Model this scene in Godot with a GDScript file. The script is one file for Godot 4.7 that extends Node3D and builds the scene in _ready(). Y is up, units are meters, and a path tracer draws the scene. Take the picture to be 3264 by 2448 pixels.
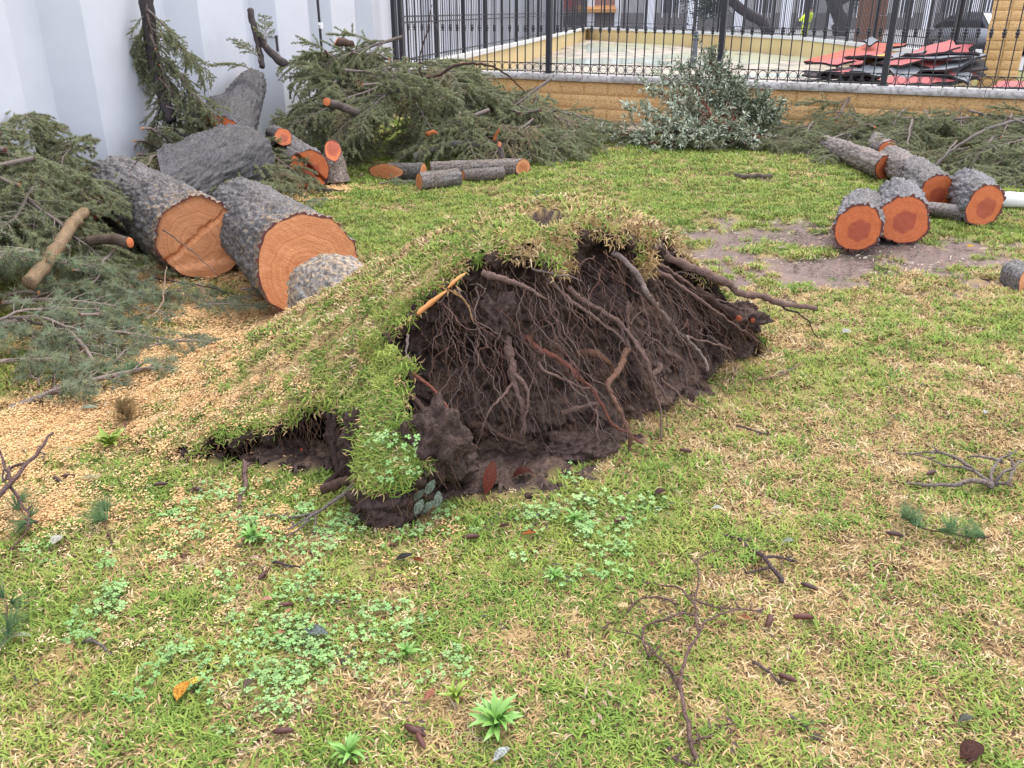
extends Node3D

# ---------- small mesh builder ----------
class MB:
	var v := PackedVector3Array()
	var uv := PackedVector2Array()
	var c := PackedColorArray()
	var ix := PackedInt32Array()
	func p(q: Vector3, col := Color.WHITE, t := Vector2.ZERO) -> int:
		v.push_back(q); c.push_back(col); uv.push_back(t)
		return v.size() - 1
	func tri(a: int, b: int, d: int) -> void:
		ix.push_back(a); ix.push_back(b); ix.push_back(d)
	func quad(a: int, b: int, d: int, e: int) -> void:
		tri(a, b, d); tri(a, d, e)
	func flat(a: Vector3, b: Vector3, d: Vector3, col := Color.WHITE) -> void:
		tri(p(a, col), p(b, col), p(d, col))
	func face4(a: Vector3, b: Vector3, d: Vector3, e: Vector3, col := Color.WHITE) -> void:
		quad(p(a, col, Vector2(0, 0)), p(b, col, Vector2(1, 0)), p(d, col, Vector2(1, 1)), p(e, col, Vector2(0, 1)))
	func box(o: Vector3, s: Vector3, col := Color.WHITE, bas := Basis()) -> void:
		var h := s * 0.5
		var k := []
		for i in 8:
			k.append(o + bas * Vector3(h.x if i & 1 else -h.x, h.y if i & 2 else -h.y, h.z if i & 4 else -h.z))
		for f in [[0, 1, 3, 2], [5, 4, 6, 7], [4, 0, 2, 6], [1, 5, 7, 3], [2, 3, 7, 6], [4, 5, 1, 0]]:
			face4(k[f[0]], k[f[1]], k[f[2]], k[f[3]], col)
	func tube(pts: Array, rads: Array, sides := 6, col := Color.WHITE, cap := true, rough := 0.0, seedn := 0) -> void:
		var n := pts.size()
		var up := Vector3(0.13, 1, 0.21).normalized()
		var first := v.size()
		var len := 0.0
		for i in n:
			var t: Vector3 = (pts[mini(i + 1, n - 1)] - pts[maxi(i - 1, 0)])
			t = t.normalized() if t.length() > 1e-7 else Vector3.UP
			var s := t.cross(up)
			if s.length() < 0.05:
				s = t.cross(Vector3(1, 0.1, 0))
			s = s.normalized()
			up = s.cross(t).normalized()
			if i > 0:
				len += (pts[i] - pts[i - 1]).length()
			for j in sides:
				var a := TAU * j / sides
				var r: float = rads[i]
				if rough > 0.0:
					r *= 1.0 + rough * (fposmod(sin(float(i * 37 + j * 91 + seedn * 13) * 12.9898) * 43758.5453, 1.0) - 0.5)
				p(pts[i] + (s * cos(a) + up * sin(a)) * r, col, Vector2(float(j) / sides, len))
		for i in n - 1:
			for j in sides:
				var a := first + i * sides + j
				var b := first + i * sides + (j + 1) % sides
				quad(a, b, b + sides, a + sides)
		if cap:
			for e in [0, n - 1]:
				var o := p(pts[e], col)
				for j in sides:
					var a: int = first + e * sides + j
					var b: int = first + e * sides + (j + 1) % sides
					if e == 0:
						tri(o, b, a)
					else:
						tri(o, a, b)
	func mesh() -> ArrayMesh:
		var nn := PackedVector3Array()
		nn.resize(v.size())
		for i in range(0, ix.size(), 3):
			var a := ix[i]; var b := ix[i + 1]; var d := ix[i + 2]
			var q := (v[d] - v[a]).cross(v[b] - v[a])
			nn[a] += q; nn[b] += q; nn[d] += q
		for i in nn.size():
			nn[i] = nn[i].normalized() if nn[i].length_squared() > 0.0 else Vector3.UP
		var ar := []
		ar.resize(Mesh.ARRAY_MAX)
		ar[Mesh.ARRAY_VERTEX] = v; ar[Mesh.ARRAY_NORMAL] = nn; ar[Mesh.ARRAY_TEX_UV] = uv; ar[Mesh.ARRAY_COLOR] = c; ar[Mesh.ARRAY_INDEX] = ix
		var m := ArrayMesh.new()
		m.add_surface_from_arrays(Mesh.PRIMITIVE_TRIANGLES, ar)
		return m

var rng := RandomNumberGenerator.new()
var nz := FastNoiseLite.new()      # smooth, about one cycle a unit
var cells := FastNoiseLite.new()   # cracks between cells
var taken := {}
var M := {}

func numbered(called: String) -> String:
	if not taken.has(called):
		taken[called] = 0
		return called
	taken[called] += 1
	return "%s_%03d" % [called, taken[called]]

func tag(o: Node, label: String, category: String, group := "") -> Node:
	o.set_meta("label", label); o.set_meta("category", category)
	if group: o.set_meta("group", group)
	return o

func thing(called: String, label: String, category: String, at := Vector3.ZERO, group := "") -> Node3D:
	var o := Node3D.new()
	o.name = numbered(called); add_child(o)
	o.position = at
	tag(o, label, category, group)
	return o

func part(called: String, mb, mat: Material, parent: Node = self, kind := "") -> MeshInstance3D:
	var o := MeshInstance3D.new()
	o.mesh = mb.mesh() if mb is MB else mb
	o.material_override = mat
	o.name = numbered(called) if parent == self else called
	parent.add_child(o, true)
	if kind: o.set_meta("kind", kind)
	return o

func many(called: String, mesh: Mesh, mat: Material, xf: Array, cols: Array, parent: Node = self) -> MultiMeshInstance3D:
	var mm := MultiMesh.new()
	mm.transform_format = MultiMesh.TRANSFORM_3D
	mm.use_colors = true
	mm.mesh = mesh
	mm.instance_count = xf.size()
	for i in xf.size():
		mm.set_instance_transform(i, xf[i])
		mm.set_instance_color(i, cols[i])
	var o := MultiMeshInstance3D.new()
	o.multimesh = mm
	o.material_override = mat
	o.name = numbered(called) if parent == self else called
	parent.add_child(o, true)
	o.set_meta("kind", "stuff")
	return o

func dup(root: Node3D, xf: Transform3D, label: String, group := "") -> Node3D:
	var r: Node3D = root.duplicate()
	r.name = numbered("cedar_spray" if group.begins_with("sprays") or group.begins_with("cedar sprays") or group.begins_with("loose") else root.get_meta("base_name")); r.remove_meta("base_name"); add_child(r)
	r.transform = xf
	tag(r, label, root.get_meta("category"), group)
	return r

func lin(r: float, g: float, b: float) -> Color:
	return Color(r, g, b).linear_to_srgb()

func mat(col: Color, rough := 0.8, vcol := false) -> StandardMaterial3D:
	var m := StandardMaterial3D.new()
	m.albedo_color = col
	m.roughness = rough
	m.vertex_color_use_as_albedo = vcol
	m.cull_mode = BaseMaterial3D.CULL_DISABLED
	return m

func leafy(col: Color, rough := 0.5, back := 0.35) -> StandardMaterial3D:
	var m := mat(col, rough, true)
	m.backlight_enabled = true
	m.backlight = Color(back, back, back)
	return m

func noise_tex(freq: float, size := 256, normal := false, bump := 4.0, kind := FastNoiseLite.TYPE_SIMPLEX, ramp: Gradient = null, seedn := 1) -> NoiseTexture2D:
	var n := FastNoiseLite.new()
	n.noise_type = kind; n.frequency = freq; n.seed = seedn
	n.fractal_octaves = 5
	var t := NoiseTexture2D.new()
	t.width = size; t.height = size; t.seamless = true; t.noise = n
	t.as_normal_map = normal; t.bump_strength = bump
	if ramp: t.color_ramp = ramp
	return t

func ramp(stops: Array) -> Gradient:
	var g := Gradient.new()
	var o := PackedFloat32Array(); var c := PackedColorArray()
	for s in stops:
		o.push_back(s[0]); c.push_back(s[1])
	g.offsets = o; g.colors = c
	return g

func rf(a: float, b: float) -> float:
	return rng.randf_range(a, b)

func vary(c: Color, k: float) -> Color:
	var f := 1.0 + rf(-k, k)
	return Color(c.r * f * (1.0 + rf(-k, k) * 0.3), c.g * f, c.b * f * (1.0 + rf(-k, k) * 0.3))

func n3(p: Vector3, f: float) -> float:
	return nz.get_noise_3dv(p * f)

func curve(pts: Array, per := 5) -> Array:
	var out := []
	var n := pts.size()
	for i in n - 1:
		var a: Vector3 = pts[maxi(i - 1, 0)]; var b: Vector3 = pts[i]; var c: Vector3 = pts[i + 1]; var d: Vector3 = pts[mini(i + 2, n - 1)]
		for k in per:
			out.append(b.cubic_interpolate(c, a, d, float(k) / per))
	out.append(pts[n - 1])
	return out

func taper(n: int, r0: float, r1: float) -> Array:
	var o := []
	for i in n: o.append(lerpf(r0, r1, float(i) / maxf(n - 1, 1)))
	return o

func wiggly(pts: Array, amp: float) -> Array:
	var o := []
	for i in pts.size():
		var q: Vector3 = pts[i]
		if i > 0: q += Vector3(n3(q, 9.0), n3(q + Vector3(7, 3, 1), 9.0), n3(q + Vector3(2, 9, 5), 9.0)) * amp
		o.append(q)
	return o

func bez(a: Vector3, b: Vector3, c: Vector3, n: int) -> Array:
	var o := []
	for i in n:
		var t := float(i) / (n - 1)
		o.append(a.lerp(b, t).lerp(b.lerp(c, t), t))
	return o

func wobbly_disc(r0: float, sides: int, seedn: int) -> Array:
	var o := []
	for j in sides:
		var a := TAU * j / sides
		o.append(r0 * (1.0 + 0.08 * nz.get_noise_3d(cos(a) * 1.4 + seedn * 9.1, sin(a) * 1.4, seedn)))
	return o

# ---------- turf height: thin plate through control points ----------
var tps_p := []
var tps_w := PackedFloat64Array()
var turf_poly := PackedVector2Array()

func tps_solve(ctrl: Array) -> void:
	var n := ctrl.size()
	tps_p = []
	for q in ctrl: tps_p.append(Vector2(q.x, q.z))
	var m := n + 3
	var A := []
	for i in m:
		var row := PackedFloat64Array(); row.resize(m + 1)
		A.append(row)
	for i in n:
		for j in n:
			A[i][j] = tps_k(tps_p[i].distance_squared_to(tps_p[j]))
		A[i][i] += 0.02
		A[i][n] = 1.0; A[i][n + 1] = tps_p[i].x; A[i][n + 2] = tps_p[i].y
		A[n][i] = 1.0; A[n + 1][i] = tps_p[i].x; A[n + 2][i] = tps_p[i].y
		A[i][m] = ctrl[i].y
	for k in m:
		var best := k
		for i in range(k, m):
			if absf(A[i][k]) > absf(A[best][k]): best = i
		var tmp: PackedFloat64Array = A[k]; A[k] = A[best]; A[best] = tmp
		for i in range(k + 1, m):
			var f: float = A[i][k] / A[k][k]
			if f != 0.0:
				for j in range(k, m + 1): A[i][j] -= f * A[k][j]
	tps_w.resize(m)
	for k in range(m - 1, -1, -1):
		var s: float = A[k][m]
		for j in range(k + 1, m): s -= A[k][j] * tps_w[j]
		tps_w[k] = s / A[k][k]

func tps_k(r2: float) -> float:
	return 0.0 if r2 < 1e-9 else r2 * log(r2) * 0.5

func turf_y(x: float, z: float) -> float:
	var n := tps_p.size()
	var s: float = tps_w[n] + tps_w[n + 1] * x + tps_w[n + 2] * z
	var q := Vector2(x, z)
	for i in n: s += tps_w[i] * tps_k(q.distance_squared_to(tps_p[i]))
	return s + 0.016 * nz.get_noise_2d(x * 3.1, z * 3.1) + 0.008 * nz.get_noise_2d(x * 9.0, z * 9.0)

func in_turf(x: float, z: float) -> bool:
	return x > -2.2 and x < 1.6 and z < -2.2 and z > -5.4 and Geometry2D.is_point_in_polygon(Vector2(x, z), turf_poly)

func ground_y(x: float, z: float) -> float:
	var y := 0.018 * nz.get_noise_2d(x * 0.9, z * 0.9) + 0.007 * nz.get_noise_2d(x * 3.3 + 40.0, z * 3.3)
	var m := mud(x, z)
	return y - 0.02 * m

func seg(x: float, z: float, a: Vector3, b: Vector3) -> float:
	return Vector2(x, z).distance_to(Geometry2D.get_closest_point_to_segment(Vector2(x, z), Vector2(a.x, a.z), Vector2(b.x, b.z)))

func blob(x: float, z: float, o: Vector3, rx: float, rz: float) -> float:
	return 1.0 - Vector2((x - o.x) / rx, (z - o.z) / rz).length()

func patchy(x: float, z: float, f: float, s := 0.0) -> float:
	return nz.get_noise_2d(x * f + s, z * f - s)

func mud(x: float, z: float) -> float:   # bare wet earth
	var n := 0.55 * patchy(x, z, 1.7) + 0.45 * patchy(x, z, 6.0, 3.0)
	var m := blob(x, z, Vector3(2.206, 0, -6.109), 1.25, 1.05)
	m = maxf(m, blob(x, z, Vector3(2.936, 0, -6.006), 1.0, 0.5))
	m = maxf(m, blob(x, z, Vector3(2.112, 0, -6.603), 0.6, 0.45))
	m = minf(m, -1.8 * blob(x, z, Vector3(2.044, 0, -6.109), 0.3, 0.2))
	return smoothstep(0.0, 0.3, m + n * 0.9 + 0.02)

func spill(x: float, z: float) -> float:   # soil dropped from the root plate
	var n := 0.6 * patchy(x, z, 3.0, 9.0) + 0.4 * patchy(x, z, 9.0)
	var m := blob(x, z, Vector3(-0.046, 0, -2.906), 0.36, 0.26)
	m = maxf(m, blob(x, z, Vector3(0.272, 0, -3.121), 0.26, 0.14))
	m = maxf(m, blob(x, z, Vector3(-0.25, 0, -2.764), 0.25, 0.2))
	m = maxf(m, blob(x, z, Vector3(0.789, 0, -3.559), 0.16, 0.12) )
	m = maxf(m, blob(x, z, Vector3(-0.881, 0, -2.962), 0.5, 0.13))
	return smoothstep(0.0, 0.25, m + n * 0.5)

func sawdust(x: float, z: float) -> float:   # how thickly the chips lie
	var n := 0.6 * patchy(x, z, 1.3, 5.0) + 0.5 * patchy(x, z, 5.0, 2.0)
	var m := 1.4 - seg(x, z, Vector3(-1.7, 0, -3.559), Vector3(-1.256, 0, -4.743)) / 0.40
	m = maxf(m, 1.2 - seg(x, z, Vector3(-1.898, 0, -3.227), Vector3(-1.7, 0, -3.559)) / 0.5)
	m = maxf(m, 1.1 - seg(x, z, Vector3(-2.194, 0, -5.402), Vector3(-1.711, 0, -5.402)) / 0.5)
	m = maxf(m, 0.75 - seg(x, z, Vector3(-2.335, 0, -5.007), Vector3(-1.821, 0, -4.66)) / 0.8)
	m = maxf(m, 0.6 - seg(x, z, Vector3(-1.76, 0, -2.633), Vector3(-1.382, 0, -2.943)) / 0.55)
	m = maxf(m, 1.0 - seg(x, z, Vector3(-2.681, 0, -7.946), Vector3(-1.716, 0, -8.277)) / 0.5)
	m = maxf(m, 0.55 - seg(x, z, Vector3(-2.69, 0, -4.212), Vector3(-2.117, 0, -4.353)) / 0.8)
	m = maxf(m, 0.75 - seg(x, z, Vector3(4.135, 0, -7.002), Vector3(4.218, 0, -6.679)) / 0.5)
	m = maxf(m, 0.42 - seg(x, z, Vector3(-1.759, 0, -2.512), Vector3(-1.111, 0, -2.572)) / 1.2)
	return clampf(m + n * 0.9, 0.0, 1.0)

func green(x: float, z: float) -> float:   # 0 straw .. 1 lush
	var d := -z
	var n := 0.5 * patchy(x, z, 0.9, 11.0) + 0.55 * patchy(x, z, 2.8, 4.0) + 0.3 * patchy(x, z, 8.0, 1.0)
	var b := 0.47
	b += 0.42 * smoothstep(4.6, 7.0, d)
	b += 0.4 * clampf(1.0 - seg(x, z, Vector3(-1.154, 0, -2.698), Vector3(0.595, 0, -2.512)) / 0.4, 0.0, 1.0)
	b += 0.3 * clampf(1.0 - seg(x, z, Vector3(0.614, 0, -2.906), Vector3(0.278, 0, -2.196)) / 0.35, 0.0, 1.0)
	b -= 0.34 * smoothstep(0.1, 0.9, x) * smoothstep(4.5, 3.2, d)
	b += 0.12 * smoothstep(-0.2, -0.8, x) * smoothstep(2.4, 2.0, d)
	return clampf(b + n * 0.95, 0.0, 1.0)

func clover(x: float, z: float) -> float:
	var n := 0.6 * patchy(x, z, 1.6, 21.0) + 0.5 * patchy(x, z, 5.0, 31.0)
	var m := 0.75 - seg(x, z, Vector3(-0.248, 0, -2.512), Vector3(0.343, 0, -2.542)) / 0.28
	m = maxf(m, 0.6 - seg(x, z, Vector3(-1.085, 0, -2.542), Vector3(-0.629, 0, -2.427)) / 0.28)
	m = maxf(m, 0.6 - seg(x, z, Vector3(0.036, 0, -2.32), Vector3(0.247, 0, -2.172)) / 0.25)
	m = maxf(m, 0.7 - seg(x, z, Vector3(-0.752, 0, -1.805), Vector3(-0.307, 0, -1.823)) / 0.3)
	m = maxf(m, 0.35 - seg(x, z, Vector3(-1.512, 0, -2.22), Vector3(-0.809, 0, -1.997)) / 0.4)
	return clampf(m + n * 0.9, 0.0, 1.0)

func make_materials() -> void:
	# metals, plaster, stone
	M.panel = mat(lin(0.55, 0.565, 0.63), 0.5)
	M.panel.normal_enabled = true; M.panel.normal_texture = noise_tex(0.02, 256, true, 1.2); M.panel.normal_scale = 0.15
	M.panel.uv1_triplanar = true; M.panel.uv1_scale = Vector3(0.6, 0.6, 0.6)
	M.panel.albedo_texture = noise_tex(0.008, 256, false, 1.0, FastNoiseLite.TYPE_SIMPLEX, ramp([[0.0, Color(0.97, 0.97, 0.97)], [0.5, Color(1, 1, 1)], [1.0, Color(0.98, 0.98, 0.98)]]), 5)
	M.iron = mat(lin(0.018, 0.018, 0.024), 0.42)
	M.iron_worn = mat(lin(0.035, 0.028, 0.035), 0.5)
	M.block = mat(Color.WHITE, 0.85, true)
	M.block.normal_enabled = true; M.block.normal_texture = noise_tex(0.05, 256, true, 5.0); M.block.normal_scale = 0.9
	M.block.uv1_triplanar = true; M.block.uv1_world_triplanar = true; M.block.uv1_scale = Vector3(3, 3, 3)
	M.block.albedo_texture = noise_tex(0.03, 256, false, 1.0, FastNoiseLite.TYPE_SIMPLEX, ramp([[0.2, Color(0.80, 0.76, 0.72)], [0.5, Color(0.97, 0.96, 0.95)], [0.8, Color(1, 1, 1)]]), 6)
	M.coping = mat(Color.WHITE, 0.75, true)
	M.coping.normal_enabled = true; M.coping.normal_texture = noise_tex(0.06, 256, true, 3.0); M.coping.normal_scale = 0.5
	M.coping.uv1_triplanar = true; M.coping.uv1_world_triplanar = true; M.coping.uv1_scale = Vector3(2, 2, 2)
	M.coping.albedo_texture = noise_tex(0.02, 256, false, 1.0, FastNoiseLite.TYPE_SIMPLEX, ramp([[0.15, Color(0.6, 0.58, 0.57)], [0.4, Color(0.92, 0.9, 0.9)], [0.8, Color(1, 1, 1)]]), 7)
	# bark
	var bn := FastNoiseLite.new()
	bn.noise_type = FastNoiseLite.TYPE_CELLULAR
	M.bark = mat(Color.WHITE, 0.8, true)
	M.bark.normal_enabled = true; M.bark.normal_texture = noise_tex(0.045, 256, true, 9.0, FastNoiseLite.TYPE_SIMPLEX, null, 3); M.bark.normal_scale = 0.55
	M.bark.albedo_texture = noise_tex(0.03, 256, false, 1.0, FastNoiseLite.TYPE_SIMPLEX, ramp([[0.2, Color(0.50, 0.46, 0.45)], [0.45, Color(0.80, 0.78, 0.80)], [0.62, Color(1, 1, 1)], [0.85, Color(0.95, 0.93, 0.86)]]), 8)
	M.bark.uv1_triplanar = true; M.bark.uv1_scale = Vector3(5, 5, 5)
	M.twig = mat(Color.WHITE, 0.7, true)
	# wood faces: rings, rays and saw streaks, one picture per kind of wood
	M.wood = [wood_mat(0, lin(0.63, 0.275, 0.115), lin(0.56, 0.22, 0.085), 0.0), wood_mat(1, lin(0.56, 0.145, 0.038), lin(0.36, 0.07, 0.028), 0.43), wood_mat(2, lin(0.60, 0.26, 0.11), lin(0.50, 0.18, 0.07), 0.6), wood_mat(4, lin(0.25, 0.075, 0.045), lin(0.2, 0.06, 0.04), 0.5)]
	M.innerbark = mat(lin(0.10, 0.028, 0.022), 0.8)
	M.splinter = mat(lin(0.55, 0.22, 0.07), 0.7)
	M.cutred = mat(lin(0.52, 0.15, 0.05), 0.7)
	# soil, turf, plants
	M.soil = mat(Color.WHITE, 0.72, true)
	M.soil.normal_enabled = true; M.soil.normal_texture = noise_tex(0.05, 512, true, 10.0, FastNoiseLite.TYPE_SIMPLEX, null, 4); M.soil.normal_scale = 1.0
	M.soil.uv1_triplanar = true; M.soil.uv1_world_triplanar = true; M.soil.uv1_scale = Vector3(3, 3, 3)
	M.soil.albedo_texture = noise_tex(0.04, 256, false, 1.0, FastNoiseLite.TYPE_SIMPLEX, ramp([[0.2, Color(0.66, 0.62, 0.6)], [0.6, Color(0.95, 0.93, 0.92)], [0.9, Color(1, 1, 1)]]), 9)
	M.lawn = mat(Color.WHITE, 0.9, true)
	M.lawn.normal_enabled = true; M.lawn.normal_texture = M.soil.normal_texture; M.lawn.normal_scale = 0.8
	M.lawn.uv1_triplanar = true; M.lawn.uv1_world_triplanar = true; M.lawn.uv1_scale = Vector3(2.5, 2.5, 2.5)
	M.grass = leafy(Color.WHITE, 0.6, 0.5)
	M.straw = leafy(Color.WHITE, 0.65, 0.3)
	M.chip = mat(Color.WHITE, 0.85, true)
	M.needle = leafy(Color.WHITE, 0.75, 1.0)
	M.leaf = leafy(Color.WHITE, 0.45, 0.3)
	for k in [M.needle, M.grass, M.straw]: k.metallic_specular = 0.18
	M.cloth = mat(Color.WHITE, 0.8, true)
	M.root = mat(Color.WHITE, 0.8, true)
	M.root.normal_enabled = true; M.root.normal_texture = M.bark.normal_texture; M.root.normal_scale = 0.8; M.root.uv1_triplanar = true; M.root.uv1_scale = Vector3(14, 14, 14)
	M.root.albedo_texture = noise_tex(0.05, 256, false, 1.0, FastNoiseLite.TYPE_SIMPLEX, ramp([[0.2, Color(0.55, 0.5, 0.48)], [0.5, Color(0.9, 0.88, 0.86)], [0.8, Color(1, 1, 1)]]), 15)
	M.twig.normal_enabled = true; M.twig.normal_texture = M.bark.normal_texture; M.twig.normal_scale = 0.7; M.twig.uv1_triplanar = true; M.twig.uv1_scale = Vector3(9, 9, 9); M.twig.albedo_texture = M.root.albedo_texture
	for k in [M.lawn, M.soil, M.root, M.twig]: k.metallic_specular = 0.25

func wood_mat(kind: int, sap: Color, heart: Color, core: float) -> StandardMaterial3D:
	var n := 384
	var im := Image.create(n, n, false, Image.FORMAT_RGB8)
	var hm := Image.create(n, n, false, Image.FORMAT_RGB8)
	var dark := Color(heart.r * 0.75, heart.g * 0.62, heart.b * 0.6)
	var ox := 0.06 if kind == 1 else -0.05
	for y in n:
		for x in n:
			var q := Vector2(float(x) / n * 2.0 - 1.0 - ox, float(y) / n * 2.0 - 1.0 + 0.1)
			var a := q.angle()
			var r := q.length() * (1.0 + 0.06 * nz.get_noise_3d(cos(a) * 1.3, sin(a) * 1.3, kind * 7.0) + 0.03 * nz.get_noise_3d(cos(a) * 5.0, sin(a) * 5.0, kind * 7.0 + 3.0))
			var w := nz.get_noise_2d(q.x * 2.0 + kind * 11.0, q.y * 2.0)
			var ring := nz.get_noise_2d(r * 26.0 + w * 0.6, kind * 5.0) * 0.7 + nz.get_noise_2d(r * 60.0, kind * 3.0) * 0.5
			var ray_ := nz.get_noise_2d(a * 14.0, r * 1.5 + kind)
			var saw := nz.get_noise_2d((q.x * 0.5 + q.y * 0.87) * 45.0, (q.x * 0.87 - q.y * 0.5) * 3.0 + 50.0)
			var k := 0.0
			if core > 0.0: k = smoothstep(core + 0.05, core - 0.05, r + 0.05 * w + 0.02 * ray_)
			var c := sap.lerp(heart, k)
			c = c.lerp(dark, clampf(ring * 0.45 + 0.12, 0.0, 0.6))
			c = c.lerp(sap.lightened(0.2), clampf(ray_ * 0.35 + saw * 0.3, 0.0, 0.4) * (1.0 - k * 0.6))
			c = c.lerp(dark, clampf(-saw * 0.3 - 0.02, 0.0, 0.35))
			im.set_pixel(x, y, c)
			var hgt := clampf(0.5 + 0.3 * saw + 0.15 * ring, 0.0, 1.0)
			hm.set_pixel(x, y, Color(hgt, hgt, hgt))
	var m := mat(Color.WHITE, 0.65)
	m.albedo_texture = ImageTexture.create_from_image(im)
	hm.bump_map_to_normal_map(3.0)
	m.normal_enabled = true; m.normal_texture = ImageTexture.create_from_image(hm); m.normal_scale = 0.8
	return m

func _ready() -> void:
	# ---- camera
	var cam := Camera3D.new()
	cam.name = "camera"; add_child(cam)
	cam.position = Vector3(0, 1.6, 0); cam.rotation_degrees = Vector3(-23.57, 0, 0)
	cam.fov = 48.30; cam.near = 0.05; cam.far = 800.0; cam.current = true
	# ---- overcast sky and a very soft sun
	var we := WorldEnvironment.new()
	we.name = "environment"
	var env := Environment.new()
	env.background_mode = Environment.BG_SKY
	var sky := Sky.new()
	var sm := ProceduralSkyMaterial.new()
	sm.sky_top_color = Color(0.93, 0.95, 1.0); sm.sky_horizon_color = Color(0.86, 0.88, 0.92); sm.sky_curve = 0.2
	sm.ground_bottom_color = Color(0.42, 0.43, 0.38); sm.ground_horizon_color = Color(0.6, 0.62, 0.6)
	sm.sky_energy_multiplier = 1.0
	sky.sky_material = sm
	env.sky = sky
	env.background_energy_multiplier = 1.0
	env.tonemap_mode = Environment.TONE_MAPPER_LINEAR
	env.tonemap_exposure = 2.5
	env.sdfgi_enabled = true; env.ssao_enabled = true; env.ssil_enabled = true
	we.environment = env; add_child(we)
	var sun := DirectionalLight3D.new()
	sun.name = "sun"; add_child(sun)
	sun.rotation_degrees = Vector3(-62, 140, 0)
	sun.light_energy = 0.5; sun.light_color = Color(1.0, 0.98, 0.95); sun.light_angular_distance = 30.0; sun.shadow_enabled = true
	# ---- shared noise
	nz.noise_type = FastNoiseLite.TYPE_SIMPLEX; nz.frequency = 1.0; nz.fractal_octaves = 2; nz.seed = 11
	cells.noise_type = FastNoiseLite.TYPE_CELLULAR; cells.frequency = 1.0; cells.seed = 5
	cells.cellular_return_type = FastNoiseLite.RETURN_DISTANCE2_SUB; cells.fractal_type = FastNoiseLite.FRACTAL_NONE
	rng.seed = 7
	make_materials()
	setup_turf_shape()
	build_ground()
	build_panel_wall()
	build_front_wall()
	build_court()
	build_far()
	build_root_plate()
	build_logs()
	build_conifers()
	build_shrub()
	build_litter()
	build_grass()

func setup_turf_shape() -> void:
	var rim := turf_rim()
	var ctrl := rim.duplicate()
	ctrl.append_array([Vector3(-1.722, 0, -3.363), Vector3(-1.792, 0, -3.294), Vector3(-1.586, 0.05, -3.448)])
	ctrl.append_array([Vector3(-1.412, 0.121, -3.7), Vector3(-1.138, 0.223, -3.94), Vector3(-0.917, 0.322, -4), Vector3(-0.568, 0.507, -4), Vector3(-0.232, 0.664, -4), Vector3(-0.013, 0.751, -4), Vector3(0.203, 0.799, -4), Vector3(0.419, 0.777, -4), Vector3(0.61, 0.719, -3.95)])
	ctrl.append_array([Vector3(-1.75, 0, -3.7), Vector3(-1.3, 0, -4.3), Vector3(-0.85, 0, -4.75), Vector3(-0.2, 0.1, -4.95), Vector3(0.4, 0.02, -5.2), Vector3(1.0, 0, -5.0), Vector3(1.35, 0, -4.5), Vector3(0.1, 0.62, -4.35), Vector3(-0.4, 0.5, -4.3), Vector3(0.55, 0.58, -4.35)])
	tps_solve(ctrl)
	var dense := []
	for i in rim.size() - 1:
		var a: Vector3 = rim[i]; var b: Vector3 = rim[i + 1]
		var n := maxi(2, int(a.distance_to(b) / 0.03))
		for k in n:
			var q := a.lerp(b, float(k) / n)
			q += Vector3(nz.get_noise_2d(q.x * 12.0, q.z * 12.0), 0, nz.get_noise_2d(q.x * 12.0 + 30.0, q.z * 12.0)) * 0.035
			dense.append(q)
	for q in dense: turf_poly.push_back(Vector2(q.x, q.z))
	for q in [Vector3(1.32, 0, -4.1), Vector3(1.36, 0, -4.5), Vector3(1.0, 0, -5.02), Vector3(0.4, 0, -5.22), Vector3(-0.2, 0, -5.0), Vector3(-0.85, 0, -4.8), Vector3(-1.32, 0, -4.35), Vector3(-1.75, 0, -3.8), Vector3(-1.7, 0, -3.2)]:
		turf_poly.push_back(Vector2(q.x, q.z))

func turf_rim() -> Array:
	return [Vector3(-1.37, 0.001, -2.96), Vector3(-1.208, 0.08, -2.945), Vector3(-1.041, 0.119, -2.94), Vector3(-0.895, 0.164, -2.945), Vector3(-0.784, 0.215, -2.985), Vector3(-0.708, 0.242, -2.97), Vector3(-0.643, 0.23, -2.9), Vector3(-0.605, 0.232, -2.855), Vector3(-0.501, 0.201, -2.59), Vector3(-0.515, 0.17, -2.47), Vector3(-0.405, 0.164, -2.45), Vector3(-0.306, 0.193, -2.455), Vector3(-0.313, 0.28, -2.525), Vector3(-0.369, 0.341, -2.61), Vector3(-0.403, 0.382, -2.71), Vector3(-0.365, 0.423, -2.82), Vector3(-0.414, 0.453, -2.9), Vector3(-0.519, 0.442, -2.975), Vector3(-0.524, 0.471, -3.02), Vector3(-0.412, 0.531, -3.06), Vector3(-0.38, 0.603, -3.12), Vector3(-0.293, 0.643, -3.14), Vector3(-0.251, 0.688, -3.19), Vector3(-0.191, 0.712, -3.25), Vector3(-0.011, 0.749, -3.27), Vector3(0.08, 0.753, -3.29), Vector3(0.15, 0.72, -3.22), Vector3(0.2, 0.737, -3.33), Vector3(0.222, 0.783, -3.41), Vector3(0.321, 0.786, -3.48), Vector3(0.424, 0.758, -3.45), Vector3(0.526, 0.738, -3.5), Vector3(0.575, 0.735, -3.57), Vector3(0.693, 0.692, -3.79), Vector3(0.77, 0.586, -3.83), Vector3(0.892, 0.479, -3.86), Vector3(1, 0.354, -3.9), Vector3(1.184, 0.159, -4.02)]

func surf_y(x: float, z: float) -> float:
	return turf_y(x, z) if in_turf(x, z) else ground_y(x, z)

func thatch_color(x: float, z: float) -> Color:
	var g := green(x, z)
	var c := Color(0.36, 0.255, 0.125).lerp(Color(0.20, 0.21, 0.065), g)
	c = vary(c, 0.18)
	return c.lerp(vary(Color(0.62, 0.37, 0.16), 0.15), minf(1.0, sawdust(x, z) * 1.1))

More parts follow.
